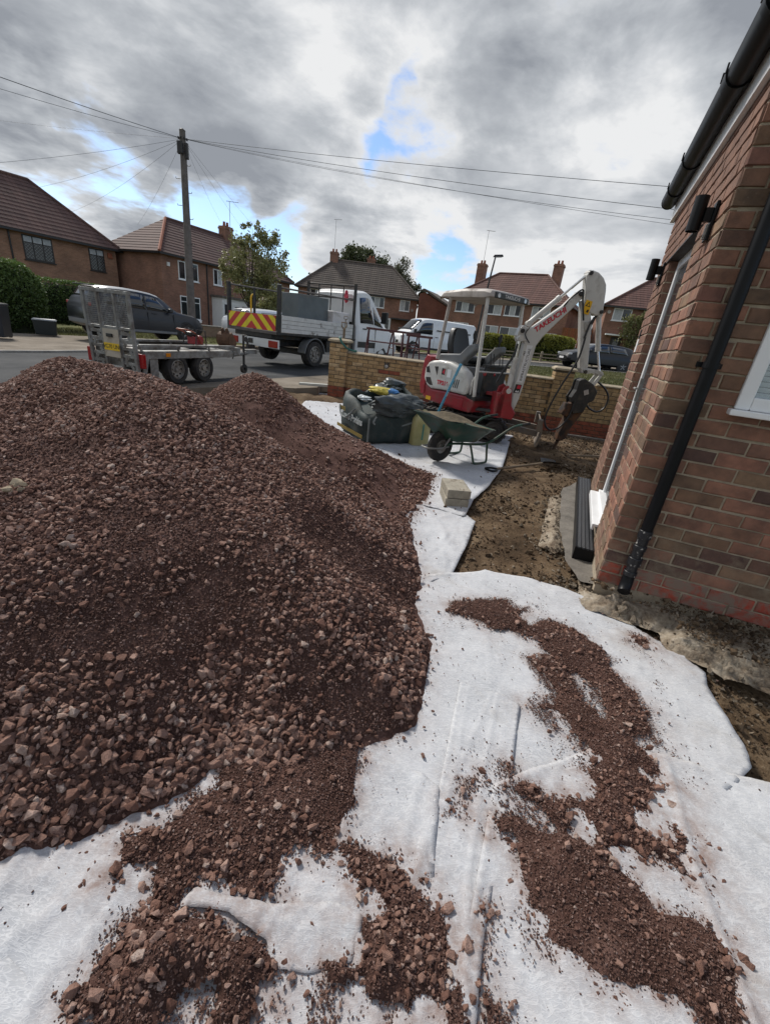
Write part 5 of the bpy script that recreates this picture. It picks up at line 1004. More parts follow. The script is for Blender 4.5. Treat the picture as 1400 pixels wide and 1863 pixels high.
mb = MB(); mb.prism(X_['boom'], -0.07, 0.07, 'y'); bo = bm_(mb, 'boom', M['off_white'], bevel=0.012)
mb = MB(); mb.cyl((-0.065, -0.10, 1.50), (-0.065, 0.10, 1.50), 0.028, n=16); mb.cyl((-0.085, -0.085, 1.40), (-0.085, 0.085, 1.40), 0.02, n=14); mb.cyl((0.01, -0.10, 0.42), (0.01, 0.10, 0.42), 0.03, n=16); mb.cyl((0.61, -0.10, 2.03), (0.61, 0.10, 2.03), 0.03, n=16); mb.build('pivot_pin', M['dark_metal'], bo, 0.004)
for (x0, z0, x1, z1, body, size, m_) in ((0.10, 1.545, 0.475, 1.87, 'TAKEUCHI', 0.088, 'text_red'),):
    d_ = Vector((x1 - x0, 0, z1 - z0)); text('lettering', body, size, M[m_], bo, frame(((x0 + x1) / 2 - 0.005, -0.0725, (z0 + z1) / 2 - 0.035), d_, (-d_.z, 0, d_.x)), 0.0008, sx=1.12, bold=0.003, shear=0.15)
lab = MB(); lab.prism([(0.018, 0.83), (0.098, 0.83), (0.125, 1.33), (0.045, 1.33)], -0.0725, -0.0705, 'y'); lb = lab.build('name_strip', M['text_white'], bo)
d_ = Vector((0.035, 0, 0.5)); text('lettering', 'INFRASTRUCTURE', 0.052, M['text_black'], bo, frame((0.082, -0.0735, 1.07), d_, (-d_.z, 0, d_.x)), 0.0006, sx=1.02)
text('lettering', 'M3', 0.045, M['text_black'], bo, frame((0.035, -0.0735, 1.22), d_, (-d_.z, 0, d_.x)), 0.0006)
mb = MB(); mb.prism([(0.0, 0.68), (0.085, 0.68), (0.10, 0.80), (0.012, 0.80)], -0.0735, -0.0705, 'y'); mb.prism([(0.035, 0.74), (0.085, 0.74), (0.09, 0.79), (0.04, 0.79)], -0.0745, -0.0736, 'y', mi=1); mb.prism([(0.02, 0.695), (0.035, 0.72), (0.05, 0.70), (0.065, 0.72), (0.078, 0.695), (0.07, 0.69), (0.03, 0.69)], -0.0745, -0.0736, 'y', mi=2); mb.build('emblem', [M['text_black'], M['text_red'], M['text_white']], bo)
mb = MB(); mb.prism(X_['arm'][:9] + [(0.90, 1.797), (0.78, 1.83), (0.70, 1.94)], -0.062, 0.062, 'y'); mb.prism([(0.652, 1.96), (0.80, 1.90), (0.882, 1.687), (0.939, 1.432), (1.004, 1.11), (0.999, 1.058), (0.929, 1.051), (0.887, 1.112), (0.778, 1.498)], -0.052, 0.052, 'y'); ar = bm_(mb, 'dipper_arm', M['off_white'], bevel=0.014)
mb = MB(); mb.cyl((0.675, -0.085, 2.285), (0.675, 0.085, 2.285), 0.026, n=16); mb.cyl((0.955, -0.085, 1.85), (0.955, 0.085, 1.85), 0.024, n=16); mb.cyl((0.965, -0.09, 1.075), (0.965, 0.09, 1.075), 0.026, n=16); mb.build('pivot_pin', M['dark_metal'], ar, 0.004)
mb = MB(); mb.prism([(0.70, 1.81), (0.79, 1.795), (0.80, 1.96), (0.71, 1.975)], -0.0655, -0.0625, 'y'); mb.prism([(0.715, 1.90), (0.785, 1.89), (0.755, 1.955)], -0.067, -0.0656, 'y', mi=1); mb.prism([(0.735, 1.905), (0.77, 1.90), (0.754, 1.938)], -0.068, -0.0671, 'y', mi=0); mb.prism([(0.745, 1.825), (0.775, 1.82), (0.78, 1.86), (0.75, 1.855)], -0.067, -0.0656, 'y', mi=1); mb.build('warning_decal', [M['yellow'], M['text_black']], ar)
def ram(name, p0, pm, p1, r0, r1, y=0.0, par=None):
    mb = MB(); mb.cyl((p0[0], y, p0[1]), (pm[0], y, pm[1]), r0, n=16); mb.cyl((pm[0], y, pm[1]), (p1[0], y, p1[1]), r1, n=12, mi=1); d_ = np.array(pm) - np.array(p0); d_ = d_ / np.linalg.norm(d_)
    mb.cyl((pm[0] - d_[0] * 0.05, y, pm[1] - d_[1] * 0.05), (pm[0], y, pm[1]), r0 * 1.15, n=16)
    for q in (p0, p1): mb.cyl((q[0], y - 0.045, q[1]), (q[0], y + 0.045, q[1]), r0 * 1.05, n=14)
    return bm_(mb, name, [M['off_white'], M['chrome']], smooth=True)
ram('arm_cylinder', (0.02, 1.60), (0.37, 1.965), (0.675, 2.285), 0.036, 0.018)
ram('bucket_cylinder', (0.965, 1.82), (1.10, 1.36), (1.215, 1.07), 0.034, 0.017)
ram('boom_cylinder', (-0.09, 0.70), (-0.085, 1.15), (-0.085, 1.40), 0.036, 0.018, -0.095)
mb = MB()
for y in (-0.075, 0.055): mb.prism([(0.935, 1.06), (0.95, 1.11), (1.10, 1.12), (1.225, 1.10), (1.245, 1.06), (1.215, 1.035), (1.10, 1.075), (0.985, 1.045)], y, y + 0.02, 'y'); mb.prism([(1.20, 1.08), (1.24, 1.06), (1.15, 0.88), (1.10, 0.90)], y, y + 0.02, 'y')
bm_(mb, 'tipping_link', M['off_white'], bevel=0.004)
# breaker
mb = MB()
for y in (-0.10, 0.075): mb.prism(X_['breaker'], y, y + 0.025, 'y')
mb.prism([(0.95 + (x - 1.03) * 0.86 + 0.08, z) for x, z in X_['breaker']], -0.06, 0.06, 'y'); bk = bm_(mb, 'breaker', M['dark_metal'], bevel=0.01)
bkl = mat('breaker_worn', (0.035, 0.028, 0.025), 0.65, 0.3, var=0.35, dirt=(0.15, 0.075, 0.04), dsc=8, damt=(0.42, 0.62))
mb = MB(); mb.prism(X_['breaker2'], -0.07, 0.07, 'y'); mb.build('breaker_nose', bkl, bk, 0.012)
mb = MB(); mb.bb(0.80, 0.90, -0.105, -0.07, 0.44, 0.62); mb.box((1.05, -0.103, 0.80), (0.07, 0.006, 0.07), ry=-0.4, mi=1); mb.box((0.845, -0.03, 0.53), (0.10, 0.16, 0.17), ry=0.35); mb.build('breaker_fitting', [bkl, M['beige_plastic']], bk, 0.008)
mb = MB(); mb.cyl((0.885, 0, 0.10), (0.862, 0, 0.0), 0.030, 0.026, n=14); mb.cyl((0.862, 0, 0.0), (0.836, 0, -0.10), 0.026, 0.006, n=14); mb.build('chisel', bkl, bk, smooth=True)
def spl(P, n=8):
    P = [np.array(p, float) for p in P]; out = []
    for i in range(len(P) - 1):
        p0, p1, p2, p3 = P[max(i - 1, 0)], P[i], P[i + 1], P[min(i + 2, len(P) - 1)]
        for t in np.linspace(0, 1, n, endpoint=False): out.append(tuple(0.5 * (2 * p1 + (p2 - p0) * t + (2 * p0 - 5 * p1 + 4 * p2 - p3) * t * t + (3 * p1 - p0 - 3 * p2 + p3) * t ** 3)))
    return out + [tuple(P[-1])]
hose = mat('hose', (0.014, 0.014, 0.015), 0.45, var=0.3, sc=10)
for nm, pts, y, r_ in (('hose', X_['hose1'], -0.12, 0.014), ('hose', X_['hose2'], -0.03, 0.014), ('hose', [(0.02, 1.56), (-0.02, 1.46), (0.06, 1.36)], -0.09, 0.008), ('hose', [(-0.10, 1.33), (-0.12, 1.18), (-0.21, 0.98), (-0.28, 0.80)], -0.10, 0.016), ('hose', [(0.88, 1.78), (0.84, 1.66), (0.82, 1.5)], -0.07, 0.014), ('hose', [(0.93, 1.80), (0.90, 1.66), (0.93, 1.56)], 0.0, 0.014), ('hose', [(0.42, 1.86), (0.50, 1.98), (0.62, 2.08), (0.66, 1.95), (0.74, 1.72)], -0.075, 0.011)):
    mb = MB(); mb.tube(spl([(p[0], y, p[1]) for p in pts]), r_, 8); bm_(mb, nm, hose, smooth=True)
mb = MB(); mb.box((0.815, -0.055, 1.66), (0.07, 0.03, 0.11), ry=-0.25); bm_(mb, 'hose_clamp', M['steel'], bevel=0.004)

# ------------------------------------------------------------------ blobs, bag, cans and tools
def blob(mb, c, s, seed, amp=0.25, sub=3, mi=0, fq=1.6, flat_bottom=None):
    bm = bmesh.new(); bmesh.ops.create_icosphere(bm, subdivisions=sub, radius=1.0); P = np.array([v.co[:] for v in bm.verts]); F = [tuple(v.index for v in f.verts) for f in bm.faces]; bm.free()
    n = fbm(P[:, 0] + 3, P[:, 1] + 2 * P[:, 2], fq, seed, 4) + fbm(P[:, 2] + 7, P[:, 0] - P[:, 1], fq, seed + 3, 4); P = P * (1 + amp * n[:, None] * 2)
    P = P * np.array(s) + np.array(c)
    if flat_bottom is not None: P[:, 2] = np.maximum(P[:, 2], flat_bottom)
    return mb.add(P, F, mi)
bagm = mat('bag_weave', (0.020, 0.036, 0.036), 0.65, var=0.3, sc=5, dirt=(0.10, 0.10, 0.09), dsc=4, damt=(0.5, 0.75), bump=0.35, bsc=160)
bg_t = thing('bulk_bag', 'dark green builders bulk bag with pale lettering slumped beside the gravel', 'bulk bag', (-0.21, 6.2, -0.122), R(-58))
mb = MB(); secs = []; N = 40
def rsq(a, w, p=5.0): c, s_ = math.cos(a), math.sin(a); r_ = w / (abs(c) ** p + abs(s_) ** p) ** (1 / p); return r_ * c, r_ * s_
def rim(a): return 0.53 + 0.13 * math.cos(a - 2.4) + 0.035 * math.sin(3 * a + 1) + 0.02 * math.sin(7 * a)
for t_, w in ((0, 0.45), (0.05, 0.475), (0.3, 0.50), (0.6, 0.505), (0.85, 0.49), (1.0, 0.46), (1.03, 0.42), (0.97, 0.39), (0.72, 0.40)):
    ring = []
    for i in range(N):
        a = 2 * math.pi * i / N; ww = w * (1 + 0.03 * math.sin(5 * a + 6 * t_) + 0.02 * math.sin(11 * a + 3 * t_) * t_); x, y = rsq(a, ww); ring.append((x, y, max(0, t_ * rim(a) * (1 + 0.03 * math.sin(9 * a) * t_))))
    secs.append(ring)
mb.loft(secs, caps=False); mb.add(secs[-1], [tuple(range(N))]); bg = mb.build('bag_body', bagm, bg_t, smooth=True, ang=60)
tw = mat('bag_text', (0.42, 0.46, 0.46), 0.7, var=0.15)
text('lettering', 'Travis Perkins', 0.125, tw, bg_t, frame((0.06, -0.518, 0.26), (1, 0, 0), (0, 0, 1)), 0.002, sx=0.92, bold=0.004)
mb = MB(); mb.bb(-0.42, 0.40, -0.511, -0.505, 0.055, 0.10); mb.build('bag_band', mat('bag_gold', (0.20, 0.14, 0.02), 0.7, var=0.2), bg_t)
mb = MB(); mb.bb(-0.40, -0.12, -0.506, -0.50, 0.30, 0.36); mb.build('bag_band', mat('bag_gold_faded', (0.17, 0.13, 0.03), 0.7, var=0.3), bg_t)
for (x0, y0, x1, y1) in ((-0.38, -0.50, 0.10, -0.49), (0.47, -0.35, 0.50, 0.25), (-0.2, 0.49, 0.3, 0.5)):
    mb = MB(); mb.tube(spl([(x0, y0, 0.36), (x0 * 0.8 + x1 * 0.2, y0 - 0.03, 0.27), ((x0 + x1) / 2, (y0 + y1) / 2 - 0.04, 0.23), (x0 * 0.2 + x1 * 0.8, y1 - 0.03, 0.30), (x1, y1, 0.40)], 6), 0.014, 6); mb.build('bag_loop', mat('bag_loop', (0.20, 0.22, 0.22), 0.8), bg_t, smooth=True)
mb = MB(); mb.bb(0.478, 0.503, -0.475, -0.46, 0.02, 0.34); mb.build('bag_seam', mat('bag_seam', (0.12, 0.14, 0.14), 0.8), bg_t)
# crumpled flaps of the rim
mb = MB(); blob(mb, (0.28, 0.10, 0.52), (0.26, 0.32, 0.10), 31, 0.5, 4); blob(mb, (-0.30, 0.28, 0.64), (0.20, 0.22, 0.10), 33, 0.5, 4); blob(mb, (0.44, -0.05, 0.48), (0.13, 0.34, 0.13), 35, 0.45, 4); mb.build('bag_flap', mat('bag_liner', (0.05, 0.06, 0.062), 0.4, var=0.4, sc=7), bg_t, smooth=True)
def on_bag(name, c, s, seed, m, label, cat, rz=0, amp=0.3):
    mb = MB(); blob(mb, (0, 0, 0), s, seed, amp, 4); o = mb.build(name, m, smooth=True); o.location = Matrix.Rotation(R(-58), 4, 'Z') @ Vector(c) + Vector((-0.21, 6.2, -0.122)); o.rotation_euler = (0.1, 0.1, rz); return tag(o, label, cat)
on_bag('cement_sack', (-0.05, 0.02, 0.61), (0.22, 0.12, 0.06), 41, mat('yellow_sack', (0.52, 0.42, 0.06), 0.6, var=0.25, sc=9, dirt=(0.09, 0.16, 0.3), dsc=6, damt=(0.56, 0.6)), 'crumpled yellow plastic sack lying in the open bulk bag', 'sack', 0.5)
on_bag('plastic_wrap', (0.16, -0.40, 0.55), (0.10, 0.09, 0.03), 43, mat('clear_wrap', (0.50, 0.54, 0.54), 0.3, var=0.25, sc=12), 'scrap of pale clear plastic on the front rim of the bulk bag', 'plastic wrap', 0.2, 0.4)
on_bag('blue_packet', (0.14, 0.06, 0.65), (0.08, 0.06, 0.03), 45, mat('blue_packet', (0.06, 0.20, 0.45), 0.5, var=0.3, sc=14), 'small blue packet beside the yellow sack in the bulk bag', 'packet', 0.2)
# jerry can
jc = thing('jerry_can', 'pale yellow translucent plastic jerry can next to the bulk bag', 'jerry can', (0.33, 5.96, -0.127), R(28))
jm, t_, b_ = nmat('jerry_plastic'); tcx = nn(t_, 'ShaderNodeTexCoord').outputs['Object']; t_.links.new(ramp(t_, noise(t_, tcx, 5, 6), [(0.3, (0.40, 0.36, 0.15)), (0.7, (0.58, 0.53, 0.27))]), b_.inputs['Base Color']); b_.inputs['Roughness'].default_value = 0.4; b_.inputs['Subsurface Weight'].default_value = 0.3; b_.inputs['Subsurface Radius'].default_value = (0.1, 0.1, 0.05)
mb = MB(); secs = []
for z, w, d_ in ((0, 0.125, 0.105), (0.02, 0.135, 0.115), (0.30, 0.135, 0.115), (0.37, 0.125, 0.105), (0.42, 0.085, 0.075), (0.43, 0.05, 0.05)):
    secs.append([(w * rsq(a, 1, 6)[0], d_ * rsq(a, 1, 6)[1], z) for a in np.linspace(0, 2 * math.pi, 28, endpoint=False)])
mb.loft(secs); mb.build('can_body', jm, jc, smooth=True, ang=50)
mb = MB(); mb.cyl((-0.05, 0, 0.42), (-0.05, 0, 0.465), 0.03, n=16); mb.build('cap', mat('can_cap', (0.6, 0.58, 0.5), 0.5), jc, 0.004); mb = MB(); mb.tube(spl([(0.10, 0, 0.38), (0.08, 0, 0.46), (0.0, 0, 0.465), (-0.02, 0, 0.42)]), 0.014); mb.build('can_handle', jm, jc, smooth=True)
mb = MB(); mb.bb(-0.012, 0.012, -0.1195, -0.1145, 0.08, 0.30); mb.build('can_label', mat('can_label', (0.10, 0.28, 0.22), 0.6, var=0.3), jc)
# wheelbarrow
wb = thing('wheelbarrow', 'green wheelbarrow loaded with soil standing in front of the excavator', 'wheelbarrow', (0.57, 5.13, -0.117), R(37))
mb = MB(); mb.lathe([(0.085, -0.035), (0.12, -0.045), (0.165, -0.042), (0.188, -0.02), (0.19, 0), (0.188, 0.02), (0.165, 0.042), (0.12, 0.045), (0.085, 0.035)], (0, 0, 0.19), 'y', 26); wh = mb.build('wheel', M['rubber'], wb, smooth=True); mb = MB(); mb.lathe([(0.0, -0.03), (0.03, -0.035), (0.04, -0.015), (0.088, -0.025), (0.088, 0.025), (0.04, 0.015), (0.03, 0.035), (0, 0.03)], (0, 0, 0.19), 'y', 20); mb.build('rim', M['rim_grey'], wh, smooth=True)
grn = mat('barrow_green', (0.016, 0.06, 0.036), 0.45, var=0.25, sc=6, dirt=(0.13, 0.11, 0.085), dsc=5, damt=(0.5, 0.7), coat=0.15)
mb = MB()
def tray(x0, x1, y, z0, z1, n=7):
    ring = []
    for (a, b_) in ((x0, -y), (x1, -y * 0.94), (x1, y * 0.94), (x0, y)): ring.append((a, b_))
    out = []
    for i in range(4):
        p = np.array(ring[i]); q = np.array(ring[(i + 1) % 4]); pp = np.array(ring[i - 1])
        for t in np.linspace(0, 1, 4): a = p + (pp - p) * 0.16 * (1 - t); b_ = p + (q - p) * 0.16 * t; c_ = a * (1 - t) + b_ * t; out.append((c_[0], c_[1]))
    return [(x, y_, z0 + (z1 - z0) * (x - x0) / (x1 - x0)) for x, y_ in out]
S_ = [tray(0.04, 0.46, 0.19, 0.285, 0.265), tray(-0.12, 0.54, 0.265, 0.43, 0.36), tray(-0.27, 0.64, 0.315, 0.57, 0.425), tray(-0.285, 0.655, 0.33, 0.573, 0.428), tray(-0.26, 0.62, 0.305, 0.565, 0.42), tray(-0.105, 0.525, 0.25, 0.43, 0.365), tray(0.05, 0.44, 0.175, 0.30, 0.28)]
mb.loft(S_, caps=False); mb.add(S_[0], [tuple(range(16))]); mb.add(S_[-1], [tuple(range(16))]); mb.build('tray', grn, wb, smooth=True, ang=40)
for s_ in (-1, 1):
    mb = MB(); mb.tube(spl([(-0.02, s_ * 0.07, 0.19), (0.10, s_ * 0.10, 0.24), (0.45, s_ * 0.19, 0.24), (0.62, s_ * 0.235, 0.28), (0.95, s_ * 0.27, 0.46), (1.22, s_ * 0.28, 0.50)]), 0.0155, 10); mb.build('handle_tube', grn, wb, smooth=True)
    mb = MB(); mb.tube([(1.10, s_ * 0.278, 0.488), (1.25, s_ * 0.281, 0.502)], 0.019, 10); mb.build('grip', M['rubber'], wb, smooth=True)
    mb = MB(); mb.tube(spl([(0.34, s_ * 0.17, 0.24), (0.36, s_ * 0.21, 0.12), (0.39, s_ * 0.23, 0.02), (0.44, s_ * 0.235, 0.008), (0.56, s_ * 0.235, 0.008), (0.61, s_ * 0.235, 0.03), (0.60, s_ * 0.22, 0.16), (0.59, s_ * 0.21, 0.27)]), 0.014, 10); mb.build('leg', grn, wb, smooth=True)
    mb = MB(); mb.tube(spl([(0.06, s_ * 0.085, 0.20), (-0.10, s_ * 0.09, 0.19), (-0.235, s_ * 0.06, 0.19), (-0.25, 0, 0.19)], 5), 0.011, 8); mb.tube([(-0.02, s_ * 0.09, 0.19), (0.02, s_ * 0.20, 0.44)], 0.010, 8); mb.build('wheel_guard', M['galv'], wb, smooth=True)
mb = MB(); mb.tube([(0, -0.09, 0.19), (0, 0.09, 0.19)], 0.01); mb.build('axle', M['steel'], wb)
def load_h(P): x, y = P.T; return 0.575 - 0.175 * (x + 0.2) + 0.085 * np.exp(-((x - 0.15) / 0.3) ** 2 - (y / 0.2) ** 2) + 0.05 * fbm(x, y, 6, 91, 5)
so = gridmesh('soil_load', np.arange(-0.24, 0.6, 0.015), np.arange(-0.28, 0.28, 0.015), load_h, mat('barrow_soil', (0.11, 0.085, 0.05), 0.95, var=0.4, sc=14, bump=0.9, bsc=60), keep=lambda P: pdist(P, [(-0.245, -0.28), (0.60, -0.265), (0.60, 0.265), (-0.245, 0.28)]))
so.location = (0.57, 5.13, -0.127); so.rotation_euler.z = R(37); tag(so, 'brown soil and rubble heaped in the green wheelbarrow', 'soil')
# blue straightedge leaning on the excavator
a_ = Vector((0.53, 6.74, -0.115)); b_ = Vector((0.84, 6.61, 0.97)); d_ = (b_ - a_); sl_ = thing('spirit_level', 'long blue spirit level leaning against the white excavator hood', 'spirit level', a_, 0)
mb = MB(); mb.bb(-0.034, 0.034, -0.013, 0.013, 0, d_.length); lv = mb.build('bar', mat('level_blue', (0.10, 0.36, 0.52), 0.4, var=0.15, sc=4, dirt=(0.3, 0.32, 0.32), dsc=7, damt=(0.58, 0.75)), sl_, 0.003); sl_.rotation_euler = d_.to_track_quat('Z', 'Y').to_euler()
for z in (0.12, d_.length - 0.1): mb = MB(); mb.bb(-0.036, 0.036, -0.0145, 0.0145, z - 0.12 if z < 0.5 else z, z if z < 0.5 else z + 0.1); mb.build('end_cap', M['text_black'] if z < 0.5 else mat('level_cap', (0.12, 0.40, 0.6), 0.4), sl_, 0.002)
for z in (0.66, 0.92): mb = MB(); mb.bb(-0.018, 0.018, -0.0155, 0.0155, z - 0.035, z + 0.035); mb.build('vial', M['text_white'], sl_, 0.003)
# concrete blocks
bkm = mat('block', (0.33, 0.30, 0.24), 0.95, var=0.25, sc=12, bump=0.9, bsc=90, dirt=(0.10, 0.07, 0.045), dsc=9, damt=(0.58, 0.66))
for z, x, y, a, lb_ in ((-0.127, 0.628, 3.80, 4, 'lower of two stacked concrete blocks on the white membrane'), (-0.044, 0.632, 3.81, 6, 'upper concrete block of the stacked pair, soil smears on top')):
    mb = MB(); mb.box((0, 0, 0.04), (0.215, 0.34, 0.08)); o = mb.build('concrete_block', bkm, bevel=0.006); o.location = (x, y, z); o.rotation_euler.z = R(a); tag(o, lb_, 'concrete block', 'stacked concrete blocks')
# shovel lying on the soil
shv = thing('shovel', 'shovel with wooden shaft lying on the soil behind the concrete blocks', 'shovel', (1.16, 4.95, -0.10), math.atan2(0.55, 0.86))
L = 0.96; mb = MB(); mb.tube([(0.14, 0, 0.0), (L * 0.5, 0, 0.012), (L, 0, 0.03)], 0.016, 10); mb.build('shaft', M['timber'], shv, smooth=True)
mb = MB(); mb.tube(spl([(0.15, 0, 0), (0.10, 0.05, 0), (0.02, 0.06, 0), (0.0, 0, 0), (0.02, -0.06, 0), (0.10, -0.05, 0), (0.15, 0, 0)], 5), 0.013, 8); mb.build('d_handle', M['black_plastic'], shv, smooth=True)
mb = MB(); secs = []
for x, w, z in ((L - 0.02, 0.022, 0.035), (L + 0.04, 0.09, 0.05), (L + 0.15, 0.105, 0.035), (L + 0.25, 0.10, 0.02), (L + 0.31, 0.06, 0.012)): secs.append([(x, -w, z + 0.03), (x, -w * 0.5, z + 0.005), (x, 0, z), (x, w * 0.5, z + 0.005), (x, w, z + 0.03), (x, w * 0.5, z + 0.001), (x, 0, z - 0.004), (x, -w * 0.5, z + 0.001)])
mb.loft(secs); mb.build('blade', M['dark_metal'], shv, smooth=True, ang=50)
# timber offcuts
def stick(name, p0, p1, w, h, m, label, cat='timber'):
    p0 = Vector(p0); p1 = Vector(p1); d_ = p1 - p0; mb = MB(); mb.bb(0, d_.length, -w / 2, w / 2, 0, h); o = mb.build(name, m, bevel=0.003); o.location = p0; o.rotation_euler = (0, -math.asin(d_.z / d_.length), math.atan2(d_.y, d_.x)); return tag(o, label, cat)
stick('plank', (-2.15, 9.36, 0.035), (-1.52, 9.36, 0.065), 0.13, 0.05, mat('pale_plank', (0.42, 0.43, 0.40), 0.8, var=0.15), 'pale painted plank lying on the drive at the foot of the left pillar', 'plank')
stick('batten', (3.05, 7.95, -0.10), (3.95, 7.75, -0.09), 0.05, 0.03, M['grey_timber'], 'weathered batten lying along the foot of the garden wall', 'batten')
stick('batten', (2.55, 6.15, -0.09), (3.1, 6.3, -0.08), 0.03, 0.03, M['timber'], 'short thin batten on the soil near the doorway', 'batten')
# spade and green strap at the left pillar
sd = thing('spade', 'spade standing upright behind the left wall pillar, only its handle showing', 'spade', (-1.34, 9.75, 0.05), 0.3)
mb = MB(); mb.tube([(0, 0, 0.35), (0.005, 0, 1.20)], 0.016, 10); mb.build('shaft', M['timber'], sd, smooth=True); mb = MB(); mb.tube([(0.005, 0, 1.18), (-0.05, 0, 1.24), (-0.05, 0, 1.31), (0.06, 0, 1.31), (0.06, 0, 1.24), (0.005, 0, 1.18)], 0.013, 8); mb.build('handle', M['timber'], sd, smooth=True); mb = MB(); mb.bb(-0.09, 0.09, -0.006, 0.006, 0, 0.33); mb.build('blade', M['dark_metal'], sd, 0.003)
mb = MB(); mb.tube(spl([(-1.36, 9.36, 1.06), (-1.30, 9.02, 1.075), (-1.26, 8.98, 1.0), (-1.16, 9.06, 0.90), (-1.06, 9.12, 0.86), (-0.96, 9.14, 0.855)], 6), 0.02, 6); tag(mb.build('strap', mat('strap_green', (0.03, 0.14, 0.12), 0.7, var=0.2), smooth=True), 'green webbing strap hanging over the left wall pillar', 'strap')
# ------------------------------------------------------------------ vehicles
def paint(name, col, rough=0.25, metal=0.0, var=0.05):
    return mat(name, col, rough, metal, var, 3.0, coat=0.35 if max(col) > 0.2 else 0.08, dirt=tuple(0.7 * c + (0.05 if c > 0.2 else 0.008) for c in col), dsc=1.6, damt=(0.55, 0.9))
def ring(s):
    x, zb, zl, zt, wl, wb, wt = s
    half = [(wl * 0.86, zb), (wl, zb + 0.10), (wl * 1.005, zb + (zl - zb) * 0.5), (wb, zl - 0.05), (wb * 0.965, zl), (wt, zt - min(0.07, 0.25 * (zt - zl) + 0.01)), (wt * 0.84, zt - min(0.015, 0.1 * (zt - zl))), (wt * 0.45, zt), ]
    return [(x, -y, z) for y, z in half] + [(x, 0, zt + 0.004)] + [(x, y, z) for y, z in reversed(half)]
def sec(st, x):
    for a, b in zip(st[:-1], st[1:]):
        if a[0] <= x <= b[0]:
            t = (x - a[0]) / (b[0] - a[0]); return tuple(p + (q - p) * t for p, q in zip(a, b))
    return st[0] if x < st[0][0] else st[-1]
def dense(st, k=4):
    """smooth the run of stations with a monotone blend so panels curve"""
    out = []
    for i in range(len(st) - 1):
        p0, p1, p2, p3 = (np.array(st[max(i - 1, 0)]), np.array(st[i]), np.array(st[i + 1]), np.array(st[min(i + 2, len(st) - 1)]))
        for t in np.linspace(0, 1, k, endpoint=False):
            lin = p1 + (p2 - p1) * t; cr = 0.5 * (2 * p1 + (p2 - p0) * t + (2 * p0 - 5 * p1 + 4 * p2 - p3) * t * t + (3 * p1 - p0 - 3 * p2 + p3) * t ** 3)
            v = lin * 0.45 + cr * 0.55; v[0] = lin[0]; out.append(tuple(v))
    return out + [st[-1]]
def wheel(parent, x, y, z, r, w, m_rim, side=-1, spokes=5, name='wheel'):
    """side -1: outer face towards -y"""
    mb = MB(); rr = r * 0.66
    mb.lathe([(rr, -w / 2), (r * 0.93, -w / 2), (r, -w / 2 + 0.03), (r, w / 2 - 0.03), (r * 0.93, w / 2), (rr, w / 2)], (x, y, z), 'y', 28); t = mb.build(name, M['rubber'], parent, smooth=True, ang=40)
    mb = MB(); o_ = y + side * (w / 2 - 0.012); i_ = y + side * (w / 2 - 0.05)
    mb.lathe([(rr, 0.0), (rr * 0.90, side * 0.008), (rr * 0.86, -side * 0.03), (rr * 0.3, -side * 0.035), (rr * 0.26, 0.0), (0.0, side * 0.003)], (x, o_, z), 'y', 28)
    rm = mb.build('rim', m_rim if spokes == 0 else M['dark_metal'], t, smooth=True, ang=40)
    if spokes:
        mb = MB()
        for k in range(spokes):
            a = 2 * math.pi * k / spokes + 0.3; mb.box((x + rr * 0.52 * math.cos(a), o_ - side * 0.002, z + rr * 0.52 * math.sin(a)), (rr * 0.86, 0.03, rr * 0.24), ry=-a)
        mb.lathe([(rr, -0.012), (rr * 0.91, 0.004), (rr * 0.91, -0.012)], (x, o_, z), 'y', 28); mb.build('spokes', m_rim, t, 0.008)
    else:
        mb = MB()
        for k in range(8):
            a = 2 * math.pi * k / 8; mb.cyl((x + rr * 0.66 * math.cos(a), o_ - side * 0.03, z + rr * 0.66 * math.sin(a)), (x + rr * 0.66 * math.cos(a), o_ - side * 0.022, z + rr * 0.66 * math.sin(a)), rr * 0.10, n=8)
        mb.build('rim_holes', M['text_black'], rm)
    return t
def side_glass(t, st, x0, x1, lo, hi, side, name='side_window', xs_top0=None, xs_top1=None):
    """a pane on the flank between x0 and x1; the top edge may be shorter (slanted pillars)"""
    mb = MB(); n = 6; xt0 = x0 if xs_top0 is None else xs_top0; xt1 = x1 if xs_top1 is None else xs_top1; V = []
    for i in range(n + 1):
        u = i / n
        for (xa, xb, tt) in ((x0, x1, lo), ((x0 + xt0) / 2, (x1 + xt1) / 2, (lo + hi) / 2), (xt0, xt1, hi)):
            xx = xa + (xb - xa) * u; s_ = sec(st, xx); rg = ring(s_); p = np.array(rg[4]); q = np.array(rg[5]); v = p + (q - p) * tt; V.append((xx, (v[1] - 0.008) * (1 if side < 0 else -1), v[2]))
    F = [(i * 3 + j, (i + 1) * 3 + j, (i + 1) * 3 + j + 1, i * 3 + j + 1) for i in range(n) for j in range(2)]
    mb.add(V, F); o = mb.build(name, M['car_glass'], t, smooth=True); s = o.modifiers.new('t', 'SOLIDIFY'); s.thickness = 0.006; s.offset = 0; return o
